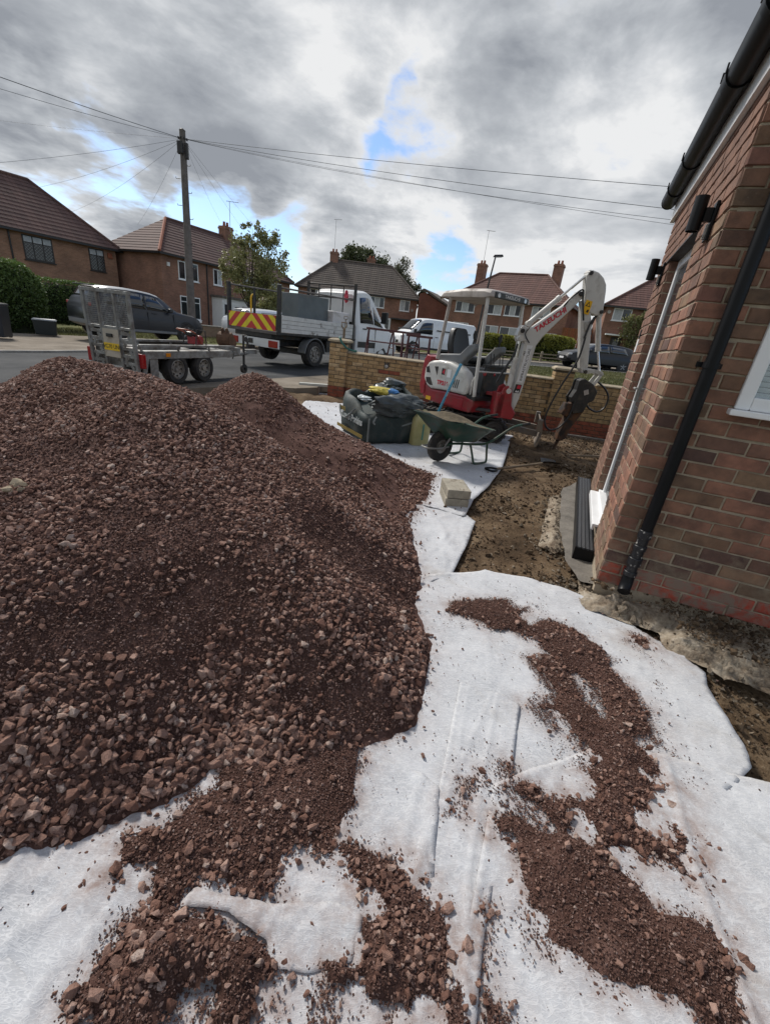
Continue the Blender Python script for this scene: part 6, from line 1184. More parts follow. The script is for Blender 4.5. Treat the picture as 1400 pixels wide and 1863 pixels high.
def end_glass(t, st, x0, x1, a, b, name='windscreen', off=0.012, inset=0.06):
    """glass on the sloping front or rear between two stations"""
    mb = MB(); V = []; k = 7; n = 6
    for i in range(n + 1):
        u = a + (b - a) * i / n; s_ = sec(st, x0 + (x1 - x0) * u); rg = ring(s_); pts = [np.array(rg[j]) for j in (5, 6, 7, 8, 9, 10, 11)]
        for j, p in enumerate(pts): q = p.copy(); q[1] *= (1 - inset); q[2] += off; q[0] += off * (1 if x1 < x0 else -1) * 0.5; V.append(tuple(q))
    F = [(i * k + j, (i + 1) * k + j, (i + 1) * k + j + 1, i * k + j + 1) for i in range(n) for j in range(k - 1)]
    mb.add(V, F); o = mb.build(name, M['car_glass'], t, smooth=True); s = o.modifiers.new('t', 'SOLIDIFY'); s.thickness = 0.006; s.offset = 0; return o
def car_shell(t, st, m, name='body'):
    d_ = dense(st); mb = MB(); mb.loft([ring(s_) for s_ in d_]); return mb.build(name, m, t, smooth=True, ang=38), d_
def arches(t, xs, w, r, z, sides=(-1, 1)):
    for x in xs:
        for s_ in sides:
            mb = MB(); mb.cyl((x, s_ * (w - 0.12), z), (x, s_ * (w + 0.006), z), r * 1.13, n=28); mb.build('wheel_arch', M['text_black'], t, 0.004)
def line_box(t, name, x0, x1, y, z0, z1, m, th=0.012, bev=0.003):
    mb = MB(); mb.bb(x0, x1, min(y, y + th), max(y, y + th), z0, z1); return mb.build(name, m, t, bev)

# --- dark grey suv on the far side of the road (heading up the road, rear towards us)
Saz = R(57); so_ = np.array([-10.8, 15.4]); lf_ = np.array([-math.sin(Saz), math.cos(Saz)]); c0 = so_ + lf_ * 0.95
suv = thing('suv_car', 'dark grey suv with silver roof parked beyond the trailer', 'car', (c0[0], c0[1], -0.06), Saz); suv.scale = (1, 1, 1.06)
SU = [(0.0, .50, .86, .90, .72, .72, .60), (.05, .42, .95, 1.02, .86, .84, .74), (.16, .36, 1.02, 1.22, .93, .90, .74), (.42, .30, 1.06, 1.56, .965, .93, .68), (.75, .28, 1.06, 1.62, .975, .94, .67), (1.5, .27, 1.04, 1.645, .975, .945, .67), (2.25, .27, 1.02, 1.61, .975, .94, .66), (2.65, .27, 1.01, 1.52, .975, .935, .64), (3.30, .27, 1.00, 1.08, .97, .93, .78), (3.95, .28, .94, 1.00, .955, .90, .74), (4.24, .32, .84, .90, .90, .82, .62), (4.37, .45, .70, .74, .78, .72, .5)]
grey = paint('suv_grey', (0.014, 0.016, 0.021), 0.34, 0.0); sb, SD = car_shell(suv, SU, grey)
mb = MB(); secs = []
for x in np.linspace(0.36, 2.6, 9): rg = ring(sec(SD, x)); secs.append([(p[0], p[1] * 1.004, p[2] + 0.006) for p in rg[5:12]])
mb.loft(secs, closed=False); mb.build('roof_panel', paint('suv_roof', (0.38, 0.39, 0.41), 0.3, 0.3), suv, smooth=True)
for s_ in (-1, 1):
    side_glass(suv, SD, 0.55, 1.12, 0.05, 0.86, s_, xs_top0=0.62, xs_top1=1.12); side_glass(suv, SD, 1.16, 1.98, 0.04, 0.88, s_); side_glass(suv, SD, 2.03, 2.98, 0.04, 0.86, s_, xs_top0=2.03, xs_top1=2.50)
end_glass(suv, SD, 3.30, 2.65, 0.08, 0.95); end_glass(suv, SD, 0.16, 0.42, 0.1, 0.9, 'rear_window')
arches(suv, (0.86, 3.52), 0.965, 0.355, 0.36)
alloy = mat('alloy', (0.30, 0.30, 0.31), 0.3, 0.8, var=0.1)
for x in (0.86, 3.52):
    for s_ in (-1, 1): wheel(suv, x, s_ * 0.87, 0.36, 0.36, 0.22, alloy, s_, 7)
mb = MB(); mb.bb(-0.004, 0.012, -0.27, 0.27, 0.80, 0.92); pl = mb.build('number_plate', M['plate_yellow'], suv, 0.004); pl.location.x = 0.028
text('lettering', 'AJ66 HFV', 0.105, M['text_black'], suv, frame((0.021, 0, 0.86), (0, -1, 0), (0, 0, 1)), 0.001, sx=0.95)
for s_ in (-1, 1):
    mb = MB(); mb.box((0.15, s_ * 0.80, 1.02), (0.10, 0.20, 0.10), rz=s_ * 0.5); mb.build('tail_light', M['lens_red'], suv, 0.02)
    mb = MB(); mb.box((2.85, s_ * 1.03, 1.09), (0.14, 0.18, 0.13)); mb.build('door_mirror', grey, suv, 0.03)
    line_box(suv, 'sill_trim', 1.3, 3.1, s_ * 0.972, 0.30, 0.38, M['grey_plastic'], s_ * 0.014); mb = MB(); mb.box((4.2, s_ * 0.68, 0.82), (0.16, 0.30, 0.10), rz=-s_ * 0.35); mb.build('headlight', M['lens_clear'], suv, 0.02)
    for x in (1.30, 2.15): mb = MB(); mb.bb(x, x + 0.2, min(s_ * 0.945, s_ * 0.965), max(s_ * 0.945, s_ * 0.965), 0.93, 0.955); mb.build('door_handle', grey, suv, 0.006)
    for x in (1.14, 2.0, 3.0): mb = MB(); mb.bb(x, x + 0.007, min(s_ * 0.955, s_ * 0.982), max(s_ * 0.955, s_ * 0.982), 0.36, 0.97); mb.build('door_seam', M['text_black'], suv)
line_box(suv, 'rear_bumper', -0.01, 0.06, -0.7, 0.42, 0.56, M['grey_plastic'], 1.4, 0.02); mb = MB(); mb.box((0.34, 0, 1.60), (0.2, 1.25, 0.03)); mb.build('spoiler', grey, suv, 0.01)

# --- white panel van, nose towards us
def place(o_, az, near_left, half):   # centre line from a point on the near side
    a = R(az); l_ = np.array([-math.sin(a), math.cos(a)]); c_ = np.array(o_) - l_ * half if near_left else np.array(o_) + l_ * half
    return c_
c0 = place((.49, 26.3), 206, True, 0.97)
van = thing('panel_van', 'white panel van with black door window facing left across the road', 'van', (c0[0], c0[1], 0.32), R(206))
VN = [(-4.10, .40, 1.05, 1.86, .90, .92, .80), (-4.0, .32, 1.08, 1.93, .96, .965, .83), (-2.0, .28, 1.10, 1.97, .97, .975, .84), (-0.95, .28, 1.10, 1.96, .97, .97, .82), (-0.50, .28, 1.10, 1.88, .97, .965, .77), (0.22, .28, 1.10, 1.24, .965, .94, .80), (0.55, .30, 1.02, 1.09, .94, .88, .74), (0.76, .36, .82, .88, .86, .80, .62), (0.84, .45, .62, .66, .74, .68, .5)]
vw = paint('van_white', (0.72, 0.74, 0.75), 0.3); _, VD = car_shell(van, VN, vw)
for s_ in (-1, 1): side_glass(van, VD, -1.12, -0.02, 0.02, 0.80, s_, xs_top0=-1.12, xs_top1=-0.48)
end_glass(van, VD, 0.22, -0.50, 0.04, 0.93, off=0.035)
arches(van, (0.0, -3.1), 0.965, 0.34, 0.34); silver = mat('hubcap', (0.42, 0.43, 0.44), 0.35, 0.6, var=0.1)
for x in (0.0, -3.1):
    for s_ in (-1, 1): wheel(van, x, s_ * 0.875, 0.335, 0.335, 0.21, silver, s_, 9)
for s_ in (-1, 1):
    mb = MB(); mb.box((0.08, s_ * 1.06, 1.20), (0.13, 0.2, 0.26)); mb.build('door_mirror', M['text_black'], van, 0.03); line_box(van, 'sill_trim', -2.7, -0.42, s_ * 0.968, 0.30, 0.40, M['text_black'], s_ * 0.012); line_box(van, 'side_rail', -3.7, -1.35, s_ * 0.965, 1.34, 1.40, M['dark_metal'], s_ * 0.012)
    for x in (-1.25, -0.3): mb = MB(); mb.bb(x, x + 0.008, min(s_ * 0.955, s_ * 0.98), max(s_ * 0.955, s_ * 0.98), 0.4, 1.05); mb.build('door_seam', M['dark_metal'], van)
    for x in (-1.15, -1.5): mb = MB(); mb.bb(x, x + 0.2, min(s_ * 0.96, s_ * 0.99), max(s_ * 0.96, s_ * 0.99), 0.98, 1.02); mb.build('door_handle', M['text_black'], van, 0.006)
    mb = MB(); mb.box((0.66, s_ * 0.70, 0.86), (0.22, 0.30, 0.16), rz=-s_ * 0.5, ry=0.3); mb.build('headlight', M['lens_clear'], van, 0.03); mb = MB(); mb.bb(-4.105, -4.06, s_ * 0.80, s_ * 0.93, 1.0, 1.35); mb.build('tail_light', M['lens_red'], van, 0.01)
line_box(van, 'front_grille', 0.78, 0.855, -0.55, 0.50, 0.66, M['text_black'], 1.1, 0.02)

# --- black hatchback at the right
c0 = place((10.4, 26.9), 188, True, 0.9)
bc = thing('hatchback_car', 'black hatchback parked beyond the grass verge behind the breaker', 'car', (c0[0], c0[1], 0.64), R(188))
HB = [(-3.52, .45, .80, .86, .70, .68, .55), (-3.44, .36, .90, 1.02, .84, .82, .70), (-3.1, .26, .95, 1.34, .89, .87, .60), (-2.5, .24, .95, 1.43, .90, .88, .60), (-1.6, .23, .94, 1.46, .90, .88, .60), (-0.95, .23, .92, 1.40, .90, .88, .58), (-0.15, .23, .92, .99, .90, .87, .70), (.45, .24, .84, .90, .88, .84, .66), (.78, .30, .70, .75, .80, .74, .55), (.88, .40, .56, .60, .70, .64, .45)]
blk = paint('car_black', (0.006, 0.0065, 0.008), 0.34, 0.0); _, HD = car_shell(bc, HB, blk)
for s_ in (-1, 1): side_glass(bc, HD, -1.55, -0.45, 0.04, 0.86, s_, xs_top0=-1.55, xs_top1=-0.98); side_glass(bc, HD, -2.75, -1.62, 0.04, 0.86, s_, xs_top0=-2.6)
end_glass(bc, HD, -0.15, -0.95, 0.06, 0.95); end_glass(bc, HD, -3.44, -3.1, 0.1, 0.95, 'rear_window'); arches(bc, (0.0, -2.62), 0.89, 0.32, 0.32)
for x in (0.0, -2.62):
    for s_ in (-1, 1): wheel(bc, x, s_ * 0.80, 0.315, 0.315, 0.2, alloy, s_, 5)
for s_ in (-1, 1):
    mb = MB(); mb.box((-0.35, s_ * 0.96, 1.0), (0.13, 0.17, 0.12)); mb.build('door_mirror', blk, bc, 0.03); mb = MB(); mb.box((0.70, s_ * 0.62, 0.70), (0.2, 0.28, 0.12), rz=-s_ * 0.4); mb.build('headlight', M['lens_clear'], bc, 0.03); mb = MB(); mb.bb(-3.45, -3.38, s_ * 0.6, s_ * 0.8, 0.75, 0.92); mb.build('tail_light', M['lens_red'], bc, 0.01)
mb = MB(); mb.bb(0.875, 0.895, -0.26, 0.26, 0.42, 0.53); mb.build('number_plate', M['text_white'], bc, 0.004)

# --- white hatchback half hidden behind the tipper
wc = thing('hatchback_car', 'white hatchback half hidden behind the chevron tailboard', 'car', (-6.45, 20.3, 0.14), R(60))
wp = paint('car_white', (0.66, 0.68, 0.70), 0.3); WB = [(x + 2.0, *r_) for x, *r_ in HB]; _, WD = car_shell(wc, WB, wp)
for s_ in (-1, 1): side_glass(wc, WD, 0.45, 1.55, 0.04, 0.86, s_, xs_top0=0.45, xs_top1=1.02); side_glass(wc, WD, -0.75, 0.38, 0.04, 0.86, s_, xs_top0=-0.6)
end_glass(wc, WD, 1.85, 1.05, 0.06, 0.95); end_glass(wc, WD, -1.44, -1.1, 0.1, 0.95, 'rear_window'); arches(wc, (2.0, -0.62), 0.89, 0.32, 0.32)
for x in (2.0, -0.62):
    for s_ in (-1, 1): wheel(wc, x, s_ * 0.80, 0.315, 0.315, 0.2, alloy, s_, 5)

# --- tipper truck
Kaz = R(60); ko = np.array([-2.57, 13.0]); kl = np.array([-math.sin(Kaz), math.cos(Kaz)]); c0 = ko + kl * 0.985
tk = thing('tipper_truck', 'white dropside tipper truck with red and yellow chevron tailboard', 'truck', (c0[0], c0[1], 0.10), Kaz)
CB = [(1.98, .42, 1.28, 2.16, .93, .92, .78), (2.06, .38, 1.30, 2.26, .98, .965, .80), (2.55, .36, 1.32, 2.32, .985, .97, .80), (2.95, .36, 1.32, 2.22, .985, .965, .75), (3.85, .36, 1.24, 1.36, .98, .94, .80), (4.35, .38, 1.10, 1.16, .95, .88, .72), (4.66, .45, .86, .92, .86, .80, .62), (4.74, .52, .66, .70, .76, .70, .5)]
tw_ = paint('truck_white', (0.66, 0.67, 0.67), 0.35); _, CD = car_shell(tk, CB, tw_, 'cab')
for s_ in (-1, 1):
    side_glass(tk, CD, 2.18, 2.95, 0.05, 0.86, s_, xs_top1=2.75); side_glass(tk, CD, 3.0, 3.55, 0.05, 0.72, s_, xs_top1=3.12)
    mb = MB(); mb.box((3.28, s_ * 1.13, 1.60), (0.12, 0.22, 0.36)); mb.box((3.28, s_ * 1.02, 1.45), (0.05, 0.12, 0.04)); mb.build('door_mirror', M['text_black'], tk, 0.03)
    line_box(tk, 'side_trim', 2.05, 3.05, s_ * 0.985, 0.62, 0.80, M['dark_metal'], s_ * 0.012); mb = MB(); mb.bb(2.28, 2.5, min(s_ * 0.97, s_ * 1.0), max(s_ * 0.97, s_ * 1.0), 1.18, 1.21); mb.build('door_handle', M['text_black'], tk, 0.005)
    mb = MB(); mb.bb(3.02, 3.03, min(s_ * 0.97, s_ * 0.992), max(s_ * 0.97, s_ * 0.992), 0.5, 1.25); mb.build('door_seam', M['dark_metal'], tk)
    mb = MB(); mb.box((4.52, s_ * 0.72, 0.98), (0.22, 0.3, 0.2), rz=-s_ * 0.5); mb.build('headlight', M['lens_clear'], tk, 0.03)
end_glass(tk, CD, 3.85, 2.95, 0.04, 0.94, off=0.035); arches(tk, (3.49,), 0.975, 0.36, 0.36)
for s_ in (-1, 1):
    wheel(tk, 3.49, s_ * 0.88, 0.35, 0.35, 0.21, M['rim_grey'], s_, 0); wheel(tk, 0.0, s_ * 0.87, 0.35, 0.35, 0.26, M['rim_grey'], s_, 0)
    mb = MB(); secs = []
    for a in np.linspace(0.05, math.pi - 0.05, 12): secs.append([(0.44 * math.cos(a), s_ * 0.72, 0.35 + 0.44 * math.sin(a)), (0.44 * math.cos(a), s_ * 1.0, 0.35 + 0.44 * math.sin(a)), (0.415 * math.cos(a), s_ * 1.0, 0.35 + 0.415 * math.sin(a)), (0.415 * math.cos(a), s_ * 0.72, 0.35 + 0.415 * math.sin(a))])
    mb.loft(secs); mb.build('mudguard', M['grey_plastic'], tk, smooth=True)
mb = MB(); mb.bb(-1.35, 2.1, -0.42, -0.32, 0.48, 0.68); mb.bb(-1.35, 2.1, 0.32, 0.42, 0.48, 0.68); mb.bb(-0.15, 0.15, -0.8, 0.8, 0.28, 0.42); mb.bb(0.6, 1.4, -0.9, -0.5, 0.42, 0.74); mb.bb(0.55, 1.5, 0.5, 0.9, 0.42, 0.74); mb.build('chassis', M['dark_metal'], tk, 0.01)
mb = MB(); mb.bb(-1.42, 1.9, -0.985, 0.985, 0.80, 0.86); mb.bb(-1.42, 1.9, -0.7, 0.7, 0.68, 0.80); mb.build('load_bed', M['dark_metal'], tk, 0.006)
drop = mat('dropside', (0.60, 0.60, 0.58), 0.55, var=0.1, dirt=(0.20, 0.18, 0.16), dsc=4, damt=(0.56, 0.66), bump=0.1)
for s_ in (-1, 1):
    mb = MB(); mb.bb(-1.34, 1.72, min(s_ * 0.965, s_ * 0.992), max(s_ * 0.965, s_ * 0.992), 0.866, 1.27); sd_ = mb.build('dropside', drop, tk, 0.005)
    for z in (0.96, 1.06, 1.16): mb = MB(); mb.bb(-1.33, 1.71, min(s_ * 0.990, s_ * 0.9955), max(s_ * 0.990, s_ * 0.9955), z, z + 0.01); mb.build('rib', M['galv'], sd_)
    mb = MB(); mb.bb(-1.44, -1.35, min(s_ * 0.91, s_ * 0.99), max(s_ * 0.91, s_ * 0.99), 0.79, 1.96); mb.bb(1.73, 1.80, min(s_ * 0.92, s_ * 0.99), max(s_ * 0.92, s_ * 0.99), 0.45, 2.42); mb.build('corner_post', M['dark_metal'], tk, 0.004)
    mb = MB(); mb.tube([(-1.39, s_ * 0.95, 1.90), (1.76, s_ * 0.95, 1.96)], 0.022, 8); mb.build('top_rail', M['grey_timber'], tk)
mb = MB(); mb.tube([(1.76, -0.95, 2.36), (1.76, 0.95, 2.36)], 0.025, 8); mb.tube([(1.76, -0.95, 2.0), (1.76, 0.95, 2.0)], 0.02, 8)
for y in (-0.5, 0, 0.5): mb.tube([(1.76, y, 1.3), (1.76, y, 2.36)], 0.018, 8)
mb.bb(1.74, 1.78, -0.95, 0.95, 0.86, 1.35); mb.build('headboard', M['dark_metal'], tk)
mb = MB(); mb.bb(-1.40, -1.36, -0.06, 0.0, 0.86, 1.86); mb.build('tail_post', M['dark_metal'], tk, 0.004)
# tailboard chevrons
mb = MB(); mb.bb(-1.455, -1.43, -0.90, 0.90, 0.87, 1.25); tb = mb.build('tailboard', M['dark_metal'], tk, 0.004)
yl = mat('chevron_yellow', (0.78, 0.62, 0.01), 0.4, var=0.06, dirt=(0.45, 0.35, 0.06), dsc=5, damt=(0.55, 0.8)); rd = mat('chevron_red', (0.52, 0.02, 0.022), 0.4, var=0.08, dirt=(0.3, 0.05, 0.04), dsc=5, damt=(0.55, 0.8))
mb = MB(); mb.bb(-1.4575, -1.4555, -0.895, 0.895, 0.875, 1.245); mb.build('chevron_ground', yl, tb)
def clip(poly, axis, lim, keep_less):
    out = []
    for i in range(len(poly)):
        a, b_ = poly[i], poly[(i + 1) % len(poly)]; ia = (a[axis] <= lim) == keep_less or a[axis] == lim; ib = (b_[axis] <= lim) == keep_less or b_[axis] == lim
        if ia: out.append(a)
        if ia != ib: t = (lim - a[axis]) / (b_[axis] - a[axis]); out.append(tuple(p + (q - p) * t for p, q in zip(a, b_)))
    return out
for s_ in (-1, 1):
    for k in range(-2, 5):
        o0 = k * 0.40 + 0.02; pts = [(o0, 0.875), (o0 + 0.20, 0.875), (o0 + 0.20 - 0.42, 1.245), (o0 - 0.42, 1.245)]
        pts = clip(pts, 0, 0.0, False)
        pts = clip(pts, 0, 0.893, True) if pts else pts
        if len(pts) > 2: mb = MB(); mb.prism([(s_ * y, z) for y, z in pts], -1.4595, -1.4576, 'x'); mb.build('chevron_stripe', rd, tb)
mb = MB(); mb.bb(-1.46, -1.40, -0.93, 0.93, 0.79, 0.862); mb.build('tail_sill', M['grey_timber'], tk, 0.006)
mb = MB(); mb.bb(-1.40, -1.36, -0.95, 0.95, 0.44, 0.66); rb = mb.build('rear_bumper', tw_, tk, 0.008)
for s_ in (-1, 1): mb = MB(); mb.bb(-1.43, -1.395, s_ * 0.60, s_ * 0.92, 0.46, 0.63); mb.build('tail_light', M['lens_red'], rb, 0.01)
mb = MB(); mb.cyl((-1.40, 0.28, 0.56), (-1.412, 0.28, 0.56), 0.07, n=20); mb.bb(-1.42, -1.40, 0.02, 0.18, 0.50, 0.62); mb.build('tow_socket', M['dark_metal'], rb, 0.003)
mb = MB(); mb.bb(-1.62, -1.38, -0.05, 0.05, 0.36, 0.46); mb.cyl((-1.60, 0, 0.44), (-1.60, 0, 0.54), 0.028, n=12); mb.build('tow_bar', M['dark_metal'], tk, 0.005)
# loads on the truck
def on_truck(name, x0, x1, y0, y1, z0, z1, m, label, cat, bev=0.01):
    mb = MB(); mb.bb(x0, x1, y0, y1, 0, z1 - z0); o = mb.build(name, m, bevel=bev); o.location = (c0[0], c0[1], 0.10 + z0); o.rotation_euler.z = Kaz; return tag(o, label, cat)
steelbox = on_truck('steel_cabinet', -0.42, 0.85, -0.68, -0.05, 0.866, 1.88, mat('grey_cabinet', (0.12, 0.14, 0.15), 0.5, 0.2, var=0.15, sc=3, dirt=(0.2, 0.2, 0.19), dsc=4, damt=(0.58, 0.75)), 'dark grey steel tool cabinet standing on the tipper bed', 'cabinet')
on_truck('storage_box', 0.88, 1.70, -0.86, -0.25, 0.866, 1.58, mat('white_box', (0.62, 0.60, 0.60), 0.5, var=0.06, dirt=(0.4, 0.37, 0.33), dsc=3), 'white storage box behind the tipper cab', 'storage box', 0.03)
mb = MB(); blob(mb, (0, 0, 0), (0.07, 0.10, 0.17), 55, 0.35, 3); o = mb.build('warning_flag', mat('flag_red', (0.5, 0.05, 0.08), 0.7, var=0.4, sc=12), smooth=True); o.location = Matrix.Rotation(Kaz, 4, 'Z') @ Vector((1.76, -0.62, 2.02)) + Vector((c0[0], c0[1], 0.10)); tag(o, 'red cloth tied to the rail behind the tipper cab', 'cloth')
mb = MB(); mb.tube(spl([(0, 0, 0), (0, 0.0, 0.34), (0.02, 0.02, 0.42), (0.06, 0.04, 0.44)], 5), 0.022, 8); o = mb.build('bent_bar', M['yellow'], smooth=True); o.location = Matrix.Rotation(Kaz, 4, 'Z') @ Vector((-1.36, 0.12, 1.26)) + Vector((c0[0], c0[1], 0.10)); tag(o, 'bent yellow bar standing above the chevron tailboard', 'bar')
mb = MB(); mb.tube([(0, 0, 0), (0, 0, 0.80)], 0.014, 8); mb.tube([(-0.05, 0, 0.80), (-0.05, 0, 0.88), (0.05, 0, 0.88), (0.05, 0, 0.80), (-0.05, 0, 0.80)], 0.012, 6); o = mb.build('shovel', M['timber']); o.location = Matrix.Rotation(Kaz, 4, 'Z') @ Vector((1.25, -1.05, 0.60)) + Vector((c0[0], c0[1], 0.10)); tag(o, 'long wooden shovel handle strapped to the white side of the tipper', 'shovel')

# --- plant trailer
Taz = R(75); to = (-4.56, 8.27); tz = 0.0
tl = thing('plant_trailer', 'galvanised plant trailer with upright loading ramp hitched behind the tipper', 'trailer', (to[0], to[1], tz), Taz)
yn, yf = -0.74, 0.22; ym = (yn + yf) / 2
mb = MB(); mb.bb(-1.1, 1.25, yn + 0.02, yf - 0.02, 0.50, 0.54); mb.bb(-1.1, 1.25, yn, yn + 0.05, 0.44, 0.56); mb.bb(-1.1, 1.25, yf - 0.05, yf, 0.44, 0.56); mb.bb(-1.1, -1.05, yn, yf, 0.28, 0.56); mb.bb(1.2, 1.25, yn, yf, 0.44, 0.56)
for x in (-0.6, 0, 0.6): mb.bb(x, x + 0.05, yn + 0.05, yf - 0.05, 0.42, 0.50)
mb.build('deck', M['galv'], tl, 0.004)
for y in (yn + 0.14, ym, yf - 0.14): mb = MB(); mb.bb(-1.05, 1.2, y - 0.09, y + 0.09, 0.541, 0.562); mb.build('deck_plank', M['galv'], tl, 0.003)
for y in (yn + 0.01, yf - 0.06): mb = MB(); mb.bb(-1.12, 1.3, y, y + 0.05, 0.62, 0.66); [mb.bb(x, x + 0.03, y + 0.01, y + 0.04, 0.56, 0.62) for x in (-1.1, -0.3, 0.5, 1.2)]; mb.build('side_rail', M['galv'], tl, 0.004)
mb = MB(); mb.prism([(-1.12, 0.16), (-1.06, 0.16), (-0.98, 0.44), (-1.1, 0.44)], yn, yn + 0.03, 'y'); mb.prism([(1.22, 0.40), (1.30, 0.56), (1.22, 0.56)], yn, yn + 0.03, 'y'); mb.bb(-0.95, -0.78, yn + 0.02, yn + 0.03, 0.10, 0.46); mb.build('side_bracket', M['galv'], tl, 0.004)
for x in (-0.345, 0.345):
    for y, s_ in ((yn + 0.09, -1), (yf - 0.09, 1)): wheel(tl, x, y, 0.255, 0.255, 0.17, M['rim_grey'], s_, 0)
mb = MB(); mb.bb(-0.7, 0.7, yn + 0.2, yn + 0.25, 0.24, 0.44); mb.bb(-0.7, 0.7, yf - 0.25, yf - 0.2, 0.24, 0.44)
for x in (-0.345, 0.345): mb.bb(x - 0.03, x + 0.03, yn + 0.15, yf - 0.15, 0.22, 0.28)
mb.build('axle_frame', M['dark_metal'], tl, 0.005)
mb = MB(); mb.tube([(1.2, yn + 0.12, 0.46), (2.35, ym - 0.02, 0.46)], 0.045, 8); mb.tube([(1.2, yf - 0.12, 0.46), (2.35, ym + 0.02, 0.46)], 0.045, 8); mb.bb(2.3, 2.75, ym - 0.05, ym + 0.05, 0.44, 0.54); mb.bb(1.25, 1.75, yn + 0.2, yf - 0.2, 0.44, 0.60); mb.build('drawbar', M['galv'], tl, 0.004)
mb = MB(); mb.tube([(2.1, ym - 0.12, 0.2), (2.1, ym - 0.12, 0.85)], 0.026, 10); mb.tube([(2.1, ym - 0.12, 0.85), (2.1, ym - 0.22, 0.85)], 0.012, 6); mb.lathe([(0.03, -0.03), (0.10, -0.03), (0.10, 0.03), (0.03, 0.03)], (2.1, ym - 0.12, 0.13), 'y', 16); mb.build('jockey_wheel', M['dark_metal'], tl, smooth=True)
# ramp: frame, two runner tracks with lightening holes, mesh
rp = MB(); X0 = -1.20
for y, w in ((yn + 0.02, 0.05), (yn + 0.30, 0.04), (yf - 0.34, 0.04), (yf - 0.06, 0.05)): rp.box((X0, y + w / 2, 0.76), (0.05, w, 1.22), ry=-0.05)
rp.box((X0 - 0.03, ym, 1.37), (0.06, yf - yn - 0.02, 0.05)); rp.box((X0 + 0.02, ym, 0.16), (0.05, yf - yn - 0.02, 0.05)); rp.box((X0 - 0.005, ym, 0.86), (0.04, yf - yn - 0.06, 0.04)); rm_ = rp.build('ramp_frame', M['galv'], tl, 0.004)
for y0, y1 in ((yn + 0.07, yn + 0.30), (yf - 0.30, yf - 0.06)):
    for i in range(6): z = 0.24 + i * 0.11; mb = MB(); mb.box((X0 + 0.018 - i * 0.004, (y0 + y1) / 2, z), (0.014, y1 - y0, 0.045)); mb.box((X0 + 0.018 - i * 0.004, (y0 + y1) / 2 + (0.05 if i % 2 else -0.05), z + 0.055), (0.012, 0.05, 0.07), rx=0.6 if i % 2 else -0.6); mb.build('ramp_rung', M['galv'], rm_)
mb = MB(); mw_ = yf - yn - 0.06
for i in range(34): y = yn + 0.03 + mw_ * (i + 0.5) / 34; mb.box((X0 - 0.02, y, 1.12), (0.006, 0.005, 0.46))
for i in range(16): mb.box((X0 - 0.02, ym, 0.90 + i * 0.029), (0.006, mw_, 0.005))
tag(mb.build('ramp_mesh', M['galv'], rm_), kind='stuff')
mb = MB(); mb.bb(X0 - 0.03, X0 - 0.02, yn + 0.31, yf - 0.34, 0.42, 0.84); lp_ = mb.build('light_panel', mat('panel_beige', (0.42, 0.38, 0.31), 0.6, var=0.1, dirt=(0.25, 0.22, 0.18), dsc=5), rm_, 0.004)
mb = MB(); mb.bb(X0 - 0.036, X0 - 0.031, yn + 0.315, yf - 0.345, 0.52, 0.63); mb.build('number_plate', M['plate_yellow'], rm_, 0.002); text('lettering', 'WG70 UNR', 0.088, M['text_black'], rm_, frame((X0 - 0.0375, ym - 0.015, 0.575), (0, -1, 0), (0, 0, 1)), 0.0008, sx=0.86)
mb = MB(); mb.bb(X0 - 0.06, X0 - 0.031, ym - 0.06, ym + 0.05, 0.72, 0.77); mb.build('plate_lamp', M['text_black'], rm_, 0.006)
for y in (yn - 0.06, yf + 0.0): mb = MB(); mb.bb(-1.16, -1.10, y, y + 0.12, 0.30, 0.52); mb.build('tail_light', M['lens_red'], tl, 0.012)
mb = MB(); mb.bb(-0.62, -0.52, yn - 0.012, yn - 0.001, 0.47, 0.53); mb.build('side_marker', M['lens_amber'], tl, 0.004)
# machine and bucket riding on the trailer
def on_trailer(x, y, z): v = Matrix.Rotation(Taz, 4, 'Z') @ Vector((x, y, z)); return (v.x + to[0], v.y + to[1], v.z + tz)
pc = thing('plate_compactor', 'red plate compactor with orange handle strapped on the trailer deck', 'compactor', on_trailer(0.62, -0.28, 0.562), Taz); pc.scale = (0.8, 0.8, 0.78)
mb = MB(); mb.prism([(-0.25, 0.04), (-0.2, 0), (0.2, 0), (0.27, 0.06), (0.2, 0.03), (-0.2, 0.03)], -0.2, 0.2, 'y'); mb.build('base_plate', M['dark_metal'], pc, 0.004); mb = MB(); mb.box((0.05, 0, 0.18), (0.26, 0.26, 0.18)); mb.lathe([(0, -0.15), (0.10, -0.15), (0.11, -0.12), (0.11, 0)], (0.08, 0, 0.2), 'y', 18); mb.build('engine', M['red_paint'], pc, 0.02)
mb = MB(); mb.box((-0.02, 0.05, 0.33), (0.2, 0.2, 0.1)); mb.build('fuel_tank', M['text_black'], pc, 0.03); mb = MB(); mb.tube(spl([(0.1, -0.15, 0.1), (-0.1, -0.16, 0.34), (-0.36, -0.16, 0.42), (-0.42, 0, 0.43), (-0.36, 0.16, 0.42), (-0.1, 0.16, 0.34), (0.1, 0.15, 0.1)], 6), 0.017, 8); mb.build('handle', mat('orange', (0.30, 0.07, 0.03), 0.5, var=0.15), pc, smooth=True); mb = MB(); mb.tube([(0.22, -0.18, 0.04), (0.2, -0.18, 0.42), (-0.1, -0.18, 0.45), (-0.15, -0.18, 0.06)], 0.014, 8); mb.tube([(0.22, 0.18, 0.04), (0.2, 0.18, 0.42), (-0.1, 0.18, 0.45), (-0.15, 0.18, 0.06)], 0.014, 8); mb.build('lifting_frame', M['dark_metal'], pc, smooth=True)
